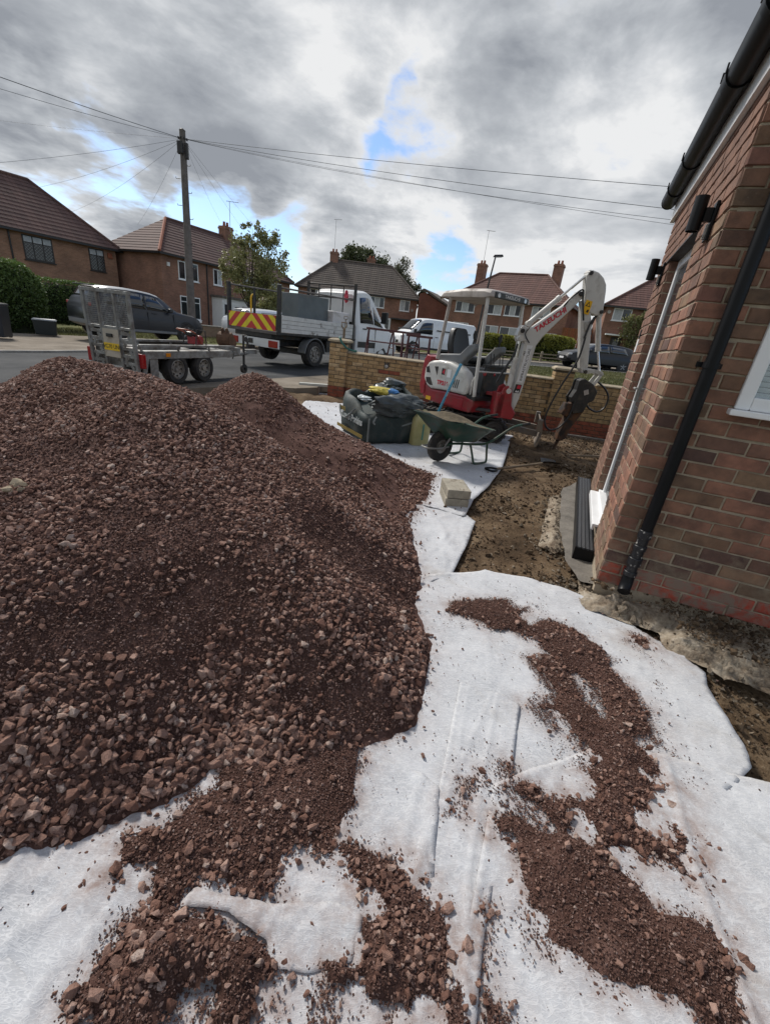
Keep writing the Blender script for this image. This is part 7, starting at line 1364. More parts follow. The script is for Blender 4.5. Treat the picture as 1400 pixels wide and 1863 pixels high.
mb = MB(); mb.bb(0, 0.9, -0.03, 0.03, 0, 0.05); o = mb.build('ramp_pole', M['galv'], bevel=0.004); o.location = on_trailer(-0.95, -0.52, 0.565); o.rotation_euler.z = Taz; tag(o, 'steel bar lying along the trailer deck', 'bar')
bkt = thing('digger_bucket', 'small rusty digger bucket sitting at the front of the trailer', 'bucket', on_trailer(1.45, -0.42, 0.602), Taz)
rust = mat('rust', (0.11, 0.06, 0.035), 0.8, 0.2, var=0.35, sc=8, bump=0.3)
mb = MB(); arc = [(0.14 * math.cos(a), 0.15 + 0.15 * math.sin(a)) for a in np.linspace(math.pi * 0.55, math.pi * 1.9, 12)]; arc = arc + [(x * 0.9, 0.15 + (z - 0.15) * 0.9) for x, z in reversed(arc)]; mb.prism(arc, -0.15, 0.15, 'y'); mb.build('shell', rust, bkt)
for y in (-0.155, 0.14): mb = MB(); mb.prism([(0.14 * math.cos(a), 0.15 + 0.15 * math.sin(a)) for a in np.linspace(math.pi * 0.55, math.pi * 1.9, 12)], y, y + 0.015, 'y'); mb.build('cheek', rust, bkt)
for y in (-0.06, 0.04): mb = MB(); mb.prism([(-0.1, 0.26), (0.02, 0.29), (-0.04, 0.38), (-0.1, 0.36)], y, y + 0.02, 'y'); mb.build('ear', rust, bkt)

# --- maroon trestles behind the garden wall
def trestle(x, y, rz, label, L=0.9, h=1.18):
    t = thing('trestle', label, 'trestle', (x, y, float(G(x, y)) - 0.03), rz, 'maroon steel trestles')
    mb = MB(); mb.bb(-L / 2, L / 2, -0.025, 0.025, h - 0.05, h); mb.build('top_bar', M['maroon'], t, 0.004)
    for sx in (-1, 1):
        for sy in (-1, 1): mb = MB(); mb.tube([(sx * (L / 2 - 0.06), sy * 0.02, h - 0.04), (sx * (L / 2 - 0.02), sy * 0.27, 0)], 0.02, 6); mb.build('leg', M['maroon'], t)
        mb = MB(); mb.tube([(sx * (L / 2 - 0.05), -0.11, h - 0.42), (sx * (L / 2 - 0.05), 0.11, h - 0.42)], 0.014, 6); mb.tube([(sx * (L / 2 - 0.03), -0.2, 0.3), (sx * (L / 2 - 0.03), 0.2, 0.3)], 0.014, 6); mb.build('brace', M['maroon'], t)
    for sy in (-1, 1): mb = MB(); mb.tube([(-L / 2 + 0.05, sy * 0.085, h - 0.3), (L / 2 - 0.05, sy * 0.085, h - 0.3)], 0.014, 6); mb.build('side_bar', M['maroon'], t)
    return t
trestle(-0.50, 11.0, R(-6), 'maroon steel trestle nearest the truck cab, behind the garden wall', 0.95, 1.22)
trestle(-0.02, 11.7, R(35), 'maroon steel trestle turned at an angle in the middle of the group', 0.9, 1.20)
trestle(0.30, 10.7, R(-12), 'maroon steel trestle nearest the excavator canopy, behind the wall', 0.62, 1.15)
# ------------------------------------------------------------------ houses across the street
BRK = {'a': brick_far('far_brick_orange', (0.2375, 0.1250, 0.0800), (0.3187, 0.1725, 0.1125), (0.2875, 0.2250, 0.1688)), 'b': brick_far('far_brick_brown', (0.2125, 0.1063, 0.0762), (0.2937, 0.1487, 0.1063), (0.2625, 0.1875, 0.1400))}
RFM = {'red': roof_mat('roof_redbrown', (0.088, 0.048, 0.042), (0.12, 0.066, 0.056)), 'brown': roof_mat('roof_brown', (0.082, 0.066, 0.056), (0.11, 0.088, 0.074)), 'rust': roof_mat('roof_rust', (0.105, 0.052, 0.043), (0.14, 0.070, 0.057))}
M['terracotta'] = mat('terracotta', (0.26, 0.085, 0.045), 0.85, var=0.25, sc=5)
M['dark_frame'] = mat('dark_frame', (0.02, 0.016, 0.014), 0.5, var=0.2)
def leaded():
    m, t, b = nmat('leaded_glass'); uv = nn(t, 'ShaderNodeUVMap').outputs[0]; mp = nn(t, 'ShaderNodeMapping'); t.links.new(uv, mp.inputs[0]); mp.inputs['Rotation'].default_value = (0, 0, R(45)); mp.inputs['Scale'].default_value = (1, 1, 1)
    br = nn(t, 'ShaderNodeTexBrick'); t.links.new(mp.outputs[0], br.inputs['Vector']); br.offset = 0; br.inputs['Scale'].default_value = 1; br.inputs['Brick Width'].default_value = 0.13; br.inputs['Row Height'].default_value = 0.13; br.inputs['Mortar Size'].default_value = 0.009
    br.inputs['Color1'].default_value = (0.012, 0.014, 0.016, 1); br.inputs['Color2'].default_value = (0.03, 0.033, 0.036, 1); br.inputs['Mortar'].default_value = (0.16, 0.17, 0.17, 1); t.links.new(br.outputs[0], b.inputs['Base Color']); b.inputs['Roughness'].default_value = 0.12; return m
M['leaded'] = leaded()
def hwindow(t, x0, x1, z0, z1, cols=2, top=0.0, m=None, gl=None, curtain=True, yy=0.3):
    """casement in a front wall at local y = yy: frame, panes, sill"""
    m = m or M['white_upvc']; gl = gl or M['house_glass']; w = 0.07; mb = MB(); y0, y1 = yy - 0.03, yy + 0.05
    mb.bb(x0, x0 + w, y0, y1, z0, z1); mb.bb(x1 - w, x1, y0, y1, z0, z1); mb.bb(x0 + w, x1 - w, y0, y1, z0, z0 + w); mb.bb(x0 + w, x1 - w, y0, y1, z1 - w, z1); n = cols
    for i in range(1, n): xm = x0 + (x1 - x0) * i / n; mb.bb(xm - w * 0.45, xm + w * 0.45, y0 + 0.004, y1, z0 + w, z1 - w)
    if top: mb.bb(x0 + w, x1 - w, y0 + 0.008, y1, z1 - top - w * 0.4, z1 - top + w * 0.4)
    f = mb.build('window', m, t)
    for i in range(n):
        xa = x0 + (x1 - x0) * i / n + w * 0.5; xb = x0 + (x1 - x0) * (i + 1) / n - w * 0.5
        spans = [(z0 + w, z1 - top - w * 0.3), (z1 - top + w * 0.3, z1 - w)] if top else [(z0 + w, z1 - w)]
        for j, (za, zb) in enumerate(spans):
            g_ = gl if j == 0 else (M['curtain'] if gl is M['leaded'] else gl)
            mb = MB(); mb.bb(xa, xb, yy - 0.016, yy - 0.008, za, zb); mb.build('pane', M['curtain'] if (curtain and gl is M['house_glass'] and (i + int(x0 * 3)) % 2 == 0) else g_, f)
    mb = MB(); mb.bb(x0 - 0.06, x1 + 0.06, yy - 0.09, yy + 0.01, z0 - 0.06, z0); mb.build('sill', m, f)
    return f
def house(name, label, o_, az, L, D, zg, ze, zr, brick, roofm, windows, chim=(), hipm=None, gutter=True, rows=True):
    t = thing(name, label, 'house', (o_[0], o_[1], 0), R(az)); ov = 0.3
    mb = MB(); mb.bb(ov, L - ov, ov, D - ov, zg - 1.2, ze); mb.build('wall', BRK[brick], t)
    rf = MB(); hx = D / 2; e0 = ze - 0.02
    C_ = [(0, 0, e0), (L, 0, e0), (L, D, e0), (0, D, e0), (hx, D / 2, zr), (L - hx, D / 2, zr)]
    rf.add(C_, [(0, 1, 5, 4), (1, 2, 5), (2, 3, 4, 5), (3, 0, 4), (3, 2, 1, 0)]); ro = rf.build('roof', RFM[roofm], t)
    # tile courses on the three visible slopes
    sl = math.hypot(D / 2, zr - e0); n = int(sl / 0.34)
    for (P0, P1, Q0, Q1, k) in ((C_[0], C_[1], C_[4], C_[5], n), (C_[3], C_[0], C_[4], C_[4], n), (C_[1], C_[2], C_[5], C_[5], n)):
        P0, P1, Q0, Q1 = map(Vector, (P0, P1, Q0, Q1)); nr = (P1 - P0).cross(Q0 - P0).normalized()
        if nr.z < 0: nr = -nr
        for i in range(k):
            a, b_ = i / k, min((i + 1) / k + 0.02, 1.0); A0 = P0.lerp(Q0, a); A1 = P1.lerp(Q1, a); B0 = P0.lerp(Q0, b_); B1 = P1.lerp(Q1, b_)
            mb = MB(); up_ = nr * 0.045; lo = nr * 0.006
            mb.add([A0 + lo, A1 + lo, B1 + lo, B0 + lo, A0 + up_, A1 + up_, B1 + nr * 0.014, B0 + nr * 0.014], [(0, 1, 5, 4), (4, 5, 6, 7), (1, 2, 6, 5), (3, 0, 4, 7)]); mb.build('tile_course', RFM[roofm], ro)
    hm = hipm or RFM[roofm]
    for a, b_ in ((0, 4), (1, 5), (4, 5)):
        mb = MB(); mb.tube([Vector(C_[a]) + Vector((0, 0, 0.05)), Vector(C_[b_]) + Vector((0, 0, 0.05))], 0.11, 6); mb.build('hip_tiles' if a < 4 and (a, b_) != (4, 5) else 'ridge_tiles', hm if (a, b_) == (0, 4) else RFM[roofm], ro)
    mb = MB(); mb.bb(-0.04, L + 0.04, -0.1, 0.0, e0 - 0.12, e0 + 0.0); mb.bb(-0.1, 0.0, 0, D, e0 - 0.12, e0); mb.bb(L, L + 0.1, 0, D, e0 - 0.12, e0); mb.build('gutter', M['text_black'], t)
    for w in windows:
        k = w.get('k', 'win')
        if k == 'win': hwindow(t, w['x'][0], w['x'][1], w['z'][0], w['z'][1], w.get('c', 2), w.get('t', 0.0), w.get('m'), w.get('g'))
        elif k == 'door':
            mb = MB(); mb.bb(w['x'][0], w['x'][1], 0.24, 0.32, w['z'][0], w['z'][1]); d_ = mb.build('door', w.get('m') or M['white_upvc'], t, 0.01)
            xm = sum(w['x']) / 2; mb = MB(); mb.bb(xm - 0.22, xm + 0.22, 0.225, 0.245, w['z'][0] + 1.0, w['z'][1] - 0.2); mb.build('pane', M['house_glass'], d_); mb = MB(); mb.bb(w['x'][0] + 0.08, w['x'][0] + 0.12, 0.2, 0.24, w['z'][0] + 0.95, w['z'][0] + 1.08); mb.build('handle', M['steel'], d_)
        elif k == 'canopy': mb = MB(); mb.bb(w['x'][0], w['x'][1], -0.4, 0.3, w['z'][0], w['z'][1]); mb.build('door_canopy', M['white_upvc'], t)
    for (x, y, w, d_, z1) in chim:
        mb = MB(); mb.bb(x, x + w, y, y + d_, ze, z1); mb.bb(x - 0.05, x + w + 0.05, y - 0.05, y + d_ + 0.05, z1 - 0.25, z1 - 0.1); c_ = mb.build('chimney', BRK[brick], ro)
        for i in range(2): mb = MB(); mb.cyl((x + w * (0.3 + 0.4 * i), y + d_ / 2, z1), (x + w * (0.3 + 0.4 * i), y + d_ / 2, z1 + 0.35), 0.13, 0.1, n=10); mb.build('chimney_pot', M['terracotta'], c_, smooth=True)
    return t
lead = dict(m=M['dark_frame'], g=M['leaded'])
hA = house('brick_house', 'far left brick house with red-brown hip roof and leaded dark windows', (-28.76, 23.2), 59.5, 14.1, 7.5, -0.6, 4.6, 7.97, 'a', 'red', [dict(x=(8.11, 9.75), z=(3.0, 4.40), c=3, t=0.42, **lead), dict(x=(11.95, 12.95), z=(3.0, 4.40), c=2, t=0.42, **lead), dict(x=(3.0, 4.8), z=(3.0, 4.4), c=3, t=0.42, **lead), dict(x=(11.7, 13.1), z=(0.4, 1.8), c=2, t=0.4, **lead)])
mb = MB(); mb.tube([(7.45, 0.26, -0.8), (7.45, 0.26, 4.5)], 0.05, 8); mb.build('downpipe', M['text_black'], hA); mb = MB(); mb.bb(13.2, 13.5, 0.2, 0.3, 3.95, 4.3); mb.build('alarm_box', M['terracotta'], hA)
hB = house('brick_house', 'brick house behind the telegraph pole with orange hip tiles and white porch', (-17.8, 33.5), 66, 15.0, 7.0, -0.4, 4.7, 7.4, 'b', 'red', [dict(x=(1.7, 3.5), z=(3.2, 4.42), c=3), dict(x=(1.7, 3.55), z=(0.5, 2.1), c=3, t=0.4), dict(x=(5.0, 5.9), z=(3.25, 4.4), c=2), dict(x=(8.3, 9.6), z=(3.25, 4.4), c=2), dict(x=(9.7, 11.5), z=(0.8, 2.2), c=3), dict(x=(12, 13.4), z=(3.25, 4.4), c=2)], [(9.2, 3.1, 0.9, 0.8, 8.25)], M['terracotta'])
pc_ = MB(); pc_.bb(4.75, 8.0, -0.9, 0.3, -0.8, 2.35); pw = pc_.build('porch', M['white_upvc'], hB, 0.01); mb = MB(); mb.bb(4.6, 8.15, -1.05, 0.3, 2.35, 2.5); mb.build('porch_roof', M['grey_timber'], pw)
for x0, x1 in ((4.95, 5.6), (6.9, 7.8)): mb = MB(); mb.bb(x0, x1, -0.93, -0.9, 0.6, 1.9); mb.build('pane', M['house_glass'], pw)
mb = MB(); mb.bb(5.85, 6.7, -0.94, -0.9, -0.6, 2.0); mb.build('porch_door', M['white_upvc'], pw, 0.006); mb = MB(); mb.bb(6.05, 6.5, -0.955, -0.94, 0.7, 1.8); mb.build('pane', M['house_glass'], pw)
mb = MB(); mb.tube([(4.35, 0.26, -0.8), (4.35, 0.26, 4.6)], 0.05, 8); mb.build('downpipe', M['text_black'], hB); mb = MB(); mb.bb(0.75, 0.95, 0.2, 0.3, 3.9, 4.15); mb.build('alarm_box', M['text_white'], hB)
hC = house('brick_house', 'brick house with dull brown hip roof directly behind the tipper cab', (-14.08, 57.2), 0, 15.2, 8.0, 0.6, 5.3, 8.9, 'b', 'brown', [dict(x=(1.8, 3.1), z=(4.2, 5.15), c=2), dict(x=(9.1, 10.9), z=(3.95, 5.1), c=3), dict(x=(12.8, 14.0), z=(3.9, 5.1), c=2), dict(x=(9.1, 10.6), z=(1.4, 2.9), c=3), dict(x=(3.0, 5.0), z=(1.4, 2.9), c=3), dict(k='door', x=(11.0, 11.9), z=(0.7, 2.9))], [(3.4, 3.6, 1.0, 0.8, 9.75), (8.0, 4.4, 1.0, 0.8, 9.6)])
mb = MB(); mb.bb(11.9, 14.4, -0.9, 0.3, 2.85, 3.0); mb.build('door_canopy', M['text_black'], hC); mb = MB(); mb.cyl((14.35, 0.29, 4.1), (14.35, 0.24, 4.1), 0.16, n=14); mb.build('wall_disc', M['beige_plastic'], hC)
hD = house('brick_house', 'brick house with rust red hip roof and two chimneys behind the excavator canopy', (3.82, 52.0), -29.8, 13.2, 8.0, 1.0, 5.5, 8.55, 'b', 'rust', [dict(x=(1.1, 3.3), z=(4.25, 5.3), c=3), dict(x=(4.6, 6.3), z=(4.25, 5.3), c=2), dict(x=(6.6, 8.3), z=(4.25, 5.3), c=3), dict(x=(9.4, 11.2), z=(4.25, 5.3), c=3), dict(x=(4.6, 6.3), z=(1.9, 3.2), c=2), dict(x=(6.5, 8.5), z=(1.9, 3.2), c=2), dict(x=(11.0, 12.3), z=(1.5, 3.0), c=2), dict(x=(1.1, 2.9), z=(1.9, 3.2), c=3)], [(1.0, 4.6, 0.9, 0.9, 9.6), (9.7, 3.6, 0.9, 0.9, 9.6)])
hE = house('brick_house', 'brick house with brown hip roof half hidden by the near house corner', (17.1, 42.7), -15, 11.0, 8.0, 1.4, 5.7, 8.55, 'b', 'rust', [dict(x=(0.9, 2.4), z=(4.55, 5.55), c=2), dict(x=(4.5, 6.5), z=(4.5, 5.5), c=3), dict(x=(4.5, 6.5), z=(2.1, 3.3), c=3), dict(k='door', x=(1.3, 2.2), z=(1.3, 3.2), m=M['dark_frame']), dict(k='canopy', x=(0.7, 2.5), z=(3.3, 3.42))])
mb = MB(); mb.cyl((0.55, 0.29, 5.2), (0.55, 0.22, 5.2), 0.15, n=14); mb.build('alarm_box', M['beige_plastic'], hE)
# side wing between two of the houses
gt = thing('side_wing', 'red brick gabled side wing between the brown and the rust red roofs', 'outbuilding', (0.9, 55.0, 0), R(-20))
mb = MB(); mb.prism([(0, 0), (5.0, 0), (5.0, 4.0), (0.6, 6.0), (0, 5.8)], 0, 5, 'y'); mb.build('wall', brick_far('far_brick_red', (0.15, 0.05, 0.035), (0.18, 0.065, 0.045), (0.15, 0.09, 0.065)), gt); mb = MB(); mb.prism([(0.2, 6.2), (0.6, 6.35), (5.5, 4.0), (5.5, 3.85), (0.6, 6.1)], -0.25, 5.2, 'y'); mb.build('roof', RFM['brown'], gt)
fe = thing('garden_fence', 'orange stained fence panel between the two right hand houses', 'fence', (14.6, 44.6, 1.0), R(-20))
for i in range(14): mb = MB(); mb.bb(i * 0.19, i * 0.19 + 0.18, -0.012 - 0.008 * (i % 2), 0.0, 0, 2.6); mb.build('board', mat('fence_orange%d' % (i % 3), (0.20 + 0.02 * (i % 3), 0.075, 0.03), 0.85, var=0.25), fe)

# ------------------------------------------------------------------ plants
def leaves(name, C, size, m, parent=None, tint=None, tri=False):
    n = len(C); C = np.asarray(C, float); u = rng.normal(size=(n, 3)); u /= np.linalg.norm(u, axis=1)[:, None]; v = rng.normal(size=(n, 3)); v -= u * (u * v).sum(1)[:, None]; v /= np.linalg.norm(v, axis=1)[:, None]
    s_ = (np.ones(n) * size * rng.uniform(0.6, 1.3, n))[:, None]; a = u * s_ * 0.5; b = v * s_ * 0.28
    V = np.stack([C - a, C + b, C + a, C - b], 1).reshape(-1, 3); me = bpy.data.meshes.new(name)
    me.vertices.add(4 * n); me.vertices.foreach_set('co', V.astype(np.float32).ravel()); me.loops.add(4 * n); me.loops.foreach_set('vertex_index', np.arange(4 * n, dtype=np.int32)); me.polygons.add(n); me.polygons.foreach_set('loop_start', np.arange(0, 4 * n, 4, dtype=np.int32)); me.polygons.foreach_set('loop_total', np.full(n, 4, np.int32))
    me.update(calc_edges=True); tt = rng.random(n) if tint is None else np.clip(tint + rng.normal(0, 0.15, n), 0, 1); at = me.attributes.new('tint', 'FLOAT', 'POINT'); at.data.foreach_set('value', np.repeat(tt, 4).astype(np.float32)); me.materials.append(m); return link(name, me, parent)
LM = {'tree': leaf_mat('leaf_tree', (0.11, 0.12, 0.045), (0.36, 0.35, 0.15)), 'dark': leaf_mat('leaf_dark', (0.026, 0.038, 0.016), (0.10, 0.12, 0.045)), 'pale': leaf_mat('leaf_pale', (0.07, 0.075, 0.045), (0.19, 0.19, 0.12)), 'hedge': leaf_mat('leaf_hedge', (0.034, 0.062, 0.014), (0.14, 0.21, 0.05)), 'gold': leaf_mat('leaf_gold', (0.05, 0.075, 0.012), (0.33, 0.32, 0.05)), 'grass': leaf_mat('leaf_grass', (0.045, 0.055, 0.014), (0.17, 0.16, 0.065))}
bark = mat('bark', (0.055, 0.045, 0.035), 0.95, var=0.35, sc=6, bump=0.6, bsc=30)
def tree(name, label, loc, trunk_h, blobs_, nleaf, lsize, lm, r0=0.11, sparse=0.0, group=None):
    """blobs_: (x,y,z,rx,ry,rz,weight) lobes of the crown, relative to the foot"""
    t = thing(name, label, 'tree', loc, 0, group); mb = MB(); top = (blobs_[0][0], blobs_[0][1], blobs_[0][2] + 0.3)
    mb.tube(spl([(0, 0, -0.2), (0.03, 0.02, trunk_h * 0.5), (blobs_[0][0] * 0.3, 0, trunk_h), top], 5), [r0 * (1 - 0.75 * i / 15) for i in range(16)], 8)
    for b_ in blobs_:
        for k in range(4):
            e = np.array(b_[:3]) + rng.normal(0, 0.45, 3) * np.array(b_[3:6]); st_ = np.array([blobs_[0][0] * 0.3 * rng.random(), 0, trunk_h * rng.uniform(0.75, 1.05)]); md = (st_ + e) / 2 + np.array([0, 0, 0.1]); mb.tube([tuple(st_), tuple(md), tuple(e)], [r0 * 0.4, r0 * 0.22, r0 * 0.06], 5)
    mb.build('trunk', bark, t, smooth=True); Cs = []; tn = []; W = np.array([b_[6] for b_ in blobs_]); W = W / W.sum()
    for b_, w in zip(blobs_, W):
        n = int(nleaf * w); k = max(6, n // 90); cc = rng.normal(size=(k, 3)); cc /= np.linalg.norm(cc, axis=1)[:, None]; cc *= rng.uniform(0.35, 1.0, (k, 1)); idx = rng.integers(0, k, n); spread = 0.17
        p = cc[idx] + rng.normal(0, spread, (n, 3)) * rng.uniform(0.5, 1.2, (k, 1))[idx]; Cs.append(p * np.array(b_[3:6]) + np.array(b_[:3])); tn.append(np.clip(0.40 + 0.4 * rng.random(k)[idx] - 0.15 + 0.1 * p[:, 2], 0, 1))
    leaves('crown', np.concatenate(Cs), lsize, LM[lm], t, np.concatenate(tn)); return t
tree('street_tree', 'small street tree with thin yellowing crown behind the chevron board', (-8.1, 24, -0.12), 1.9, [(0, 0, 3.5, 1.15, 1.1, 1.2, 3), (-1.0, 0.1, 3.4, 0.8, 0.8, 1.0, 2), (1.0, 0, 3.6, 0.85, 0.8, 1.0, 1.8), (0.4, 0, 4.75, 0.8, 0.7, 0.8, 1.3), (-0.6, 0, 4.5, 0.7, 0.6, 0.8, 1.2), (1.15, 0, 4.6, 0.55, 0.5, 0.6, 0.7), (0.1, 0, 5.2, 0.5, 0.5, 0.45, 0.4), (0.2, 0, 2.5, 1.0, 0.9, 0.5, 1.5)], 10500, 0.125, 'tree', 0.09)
tree('broad_tree', 'large dark green tree rising behind the brown hip roof', (-6.2, 66, 0.6), 5.0, [(-1.0, 0, 8.2, 3.0, 3, 2.4, 5), (-3.0, 0, 7.4, 2.2, 2, 2.2, 3), (1.4, 0, 7.6, 2.2, 2, 2.2, 3), (-1.5, 0, 9.4, 2.0, 2, 1.6, 2)], 24000, 0.34, 'dark', 0.3)
tree('birch_tree', 'paler thin tree beside the large dark tree behind the brown roof', (-2.4, 68, 0.6), 5.0, [(0, 0, 8.0, 1.8, 1.6, 2.6, 3), (1.0, 0, 6.8, 1.8, 1.6, 2.0, 2), (1.9, 0, 5.6, 1.2, 1.2, 1.6, 1)], 4000, 0.28, 'pale', 0.2)
tree('garden_tree', 'small dark tree top showing between the two middle houses', (0.6, 70, 0.6), 4.0, [(0, 0, 6.4, 1.2, 1.2, 1.5, 2), (1.1, 0, 6.0, 0.9, 0.9, 1.0, 1)], 1300, 0.4, 'dark', 0.18)
tree('garden_shrub', 'tall garden shrub between the porch house and the brown roofed house', (-10.8, 38, 0.0), 0.8, [(0, 0, 2.4, 1.5, 1.2, 1.6, 3), (1.3, 0, 1.6, 1.2, 1.0, 1.2, 2), (-1.2, 0, 1.5, 1.0, 1.0, 1.2, 2)], 4200, 0.22, 'tree', 0.08)
tree('conifer_tree', 'distant dark conifer tip left of the brown hip roof', (-16.5, 75, 0), 3.0, [(0, 0, 7.0, 0.8, 0.8, 1.2, 1), (0.3, 0, 5.5, 1.3, 1.3, 1.6, 2)], 1200, 0.4, 'dark', 0.15)
tree('climbing_shrub', 'loose climbing shrub against the far right house wall', (19.6, 41.4, 1.2), 1.4, [(0, 0, 2.8, 1.0, 0.35, 1.6, 3), (0.8, 0, 3.6, 0.8, 0.3, 0.9, 2), (0.3, 0, 1.4, 1.0, 0.4, 1.0, 2)], 2600, 0.22, 'tree', 0.06)
def hedge(name, label, loc, rz, size, n, lm, lsize, rounded=3.0, topgold=None, cat='hedge'):
    t = thing(name, label, cat, loc, rz); sx_, sy_, sz_ = size; mb = MB(); secs = []
    for z, k in ((0, 0.8), (0.3, 0.97), (0.6, 0.97), (0.8, 0.8 if rounded < 4 else 0.95), (0.93, 0.5 if rounded < 4 else 0.85), (0.99, 0.2 if rounded < 4 else 0.6)): secs.append([(sx_ / 2 * k * 0.86 * rsq(a, 1, rounded)[0], sy_ / 2 * k * 0.86 * rsq(a, 1, rounded)[1], z * sz_ * 0.93) for a in np.linspace(0, 2 * math.pi, 24, endpoint=False)])
    mb.loft(secs); mb.build('inner_twigs', mat(name + '_core', (0.015, 0.02, 0.008), 0.95, var=0.3), t)
    p = rng.normal(size=(n, 3)); p = p / (np.abs(p) ** rounded).sum(1)[:, None] ** (1 / rounded); p[:, 2] = np.where(p[:, 2] < 0, -np.abs(p[:, 2]), p[:, 2]); lump = 1 + 0.10 * fbm(p[:, 0] * 2 + 5, p[:, 1] * 2 + p[:, 2] * 2, 2.0, int(n) % 97, 4) * 2 + rng.normal(0, 0.035, n)
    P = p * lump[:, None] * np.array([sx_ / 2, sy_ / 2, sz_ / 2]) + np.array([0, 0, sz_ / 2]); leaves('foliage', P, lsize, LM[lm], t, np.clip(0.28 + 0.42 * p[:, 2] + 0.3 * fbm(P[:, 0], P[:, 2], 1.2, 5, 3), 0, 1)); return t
hedge('bush', 'big rounded dark green bush at the left edge beside the bins', (-15.45, 17.5, -0.35), R(40), (2.3, 1.8, 2.5), 22000, 'hedge', 0.10, 2.6, cat='bush')
hedge('clipped_hedge', 'clipped square hedge right of the rounded bush, in front of the left house', (-15.9, 21.5, 0.0), R(40), (3.2, 1.3, 1.75), 17000, 'hedge', 0.09, 8.0)
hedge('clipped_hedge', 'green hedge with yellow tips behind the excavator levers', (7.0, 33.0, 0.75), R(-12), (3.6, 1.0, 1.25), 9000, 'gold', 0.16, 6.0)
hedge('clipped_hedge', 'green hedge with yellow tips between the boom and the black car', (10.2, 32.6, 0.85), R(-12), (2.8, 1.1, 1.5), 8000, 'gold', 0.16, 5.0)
# grass blades on the verges
def blades(label, poly, n, hgt, dz):
    x0, y0 = np.min(poly, 0); x1, y1 = np.max(poly, 0); P = rng.uniform((x0, y0), (x1, y1), (n, 2)); P = P[pdist(P, poly) > 0.05]; n = len(P); z = G(P[:, 0], P[:, 1]) + dz
    a = rng.uniform(0, 6.28, n); w = rng.uniform(0.006, 0.014, n); h_ = hgt * rng.uniform(0.4, 1.3, n); lx = rng.normal(0, 0.4, n) * h_; ly = rng.normal(0, 0.4, n) * h_
    B = np.column_stack([P, z]); V = np.stack([B - np.column_stack([np.cos(a) * w, np.sin(a) * w, 0 * w]), B + np.column_stack([np.cos(a) * w, np.sin(a) * w, 0 * w]), B + np.column_stack([lx, ly, h_])], 1).reshape(-1, 3)
    me = bpy.data.meshes.new('grass'); me.vertices.add(3 * n); me.vertices.foreach_set('co', V.astype(np.float32).ravel()); me.loops.add(3 * n); me.loops.foreach_set('vertex_index', np.arange(3 * n, dtype=np.int32)); me.polygons.add(n); me.polygons.foreach_set('loop_start', np.arange(0, 3 * n, 3, dtype=np.int32)); me.polygons.foreach_set('loop_total', np.full(n, 3, np.int32)); me.update(calc_edges=True)
    at = me.attributes.new('tint', 'FLOAT', 'POINT'); at.data.foreach_set('value', np.repeat(np.clip(0.5 + 1.2 * fbm(P[:, 0], P[:, 1], 0.8, 15, 3) + rng.normal(0, 0.12, n), 0, 1), 3).astype(np.float32)); me.materials.append(LM['grass']); return tag(link('grass', me), label, 'grass', kind='stuff')
blades('dry mown grass on the verge behind the garden wall', [p_ for p_ in VERGE if p_[0] < 21] + [(20, 8), (9, 7.9), (4.3, 8.6)][0:1] + [(9, 7.9), (4.3, 8.6)], 110000, 0.055, -0.02)
blades('short grass between the left hedge and the parked suv', [(-14.5, 16.8), (-11.2, 20.6), (-13, 26), (-18, 24), (-17, 19)], 16000, 0.07, -0.07)
blades('grass strip in front of the porch house', [(-9.5, 20.5), (-5.6, 26), (-8, 31), (-13, 26)], 14000, 0.07, -0.07)

# ------------------------------------------------------------------ street furniture
up_ = thing('telegraph_pole', 'tall grey wooden telegraph pole with cable boxes at its top', 'utility pole', (-9.66, 20.5, -0.15), 0)
mb = MB(); mb.tube([(0, 0, -0.3), (0.02, 0, 3.5), (0.06, 0, 7.72)], [0.17, 0.15, 0.11], 14); mb.build('pole', M['grey_timber'], up_, smooth=True)
mb = MB(); mb.cyl((0.06, 0, 7.7), (0.06, 0, 7.76), 0.12, 0.05, n=14); mb.build('pole_cap', M['dark_metal'], up_)
for x, y, z, h_ in ((-0.12, -0.05, 7.15, 0.42), (0.20, -0.06, 7.05, 0.52), (0.05, -0.18, 7.12, 0.4)): mb = MB(); mb.box((x + 0.03, y, z), (0.11, 0.12, h_)); mb.build('cable_box', M['text_black'], up_, 0.02)
mb = MB()
for a in np.linspace(0, 2 * math.pi, 8, endpoint=False): mb.box((0.06 + 0.16 * math.cos(a), 0.16 * math.sin(a), 7.45), (0.06, 0.03, 0.05), rz=a)
mb.build('cable_ring', M['dark_metal'], up_)
for i in range(9): z = 3.0 + i * 0.45; s_ = -1 if i % 2 else 1; mb = MB(); mb.tube([(s_ * 0.12, 0, z), (s_ * 0.30, 0, z), (s_ * 0.31, 0, z + 0.05)], 0.012, 6); mb.build('step_peg', M['dark_metal'], up_)
PT = Vector((-9.6, 20.5, 7.3))
cab = mat('cable', (0.05, 0.052, 0.056), 0.6, var=0.2)
def wire(end, sag, label, r_=0.016, st=PT):
    a = Vector(st); b_ = Vector(end); mb = MB(); mb.tube([tuple(a.lerp(b_, t) - Vector((0, 0, sag * 4 * t * (1 - t)))) for t in np.linspace(0, 1, 25)], r_ * 0.42, 5); return tag(mb.build('overhead_cable', cab, smooth=True), label, 'cable', 'overhead cables')
def ext(p, k=1.0): return PT.lerp(Vector(p), k)
wire(ext((6.43, 14, 5.77), 1.5), 0.15, 'uppermost cable from the pole across to the near house')
wire(ext((6.32, 14, 5.38), 1.5), 0.25, 'middle cable running right from the pole towards the gutter end')
wire(ext((6.55, 14, 5.30), 1.5), 0.42, 'sagging cable close below the middle one, right of the pole', 0.012)
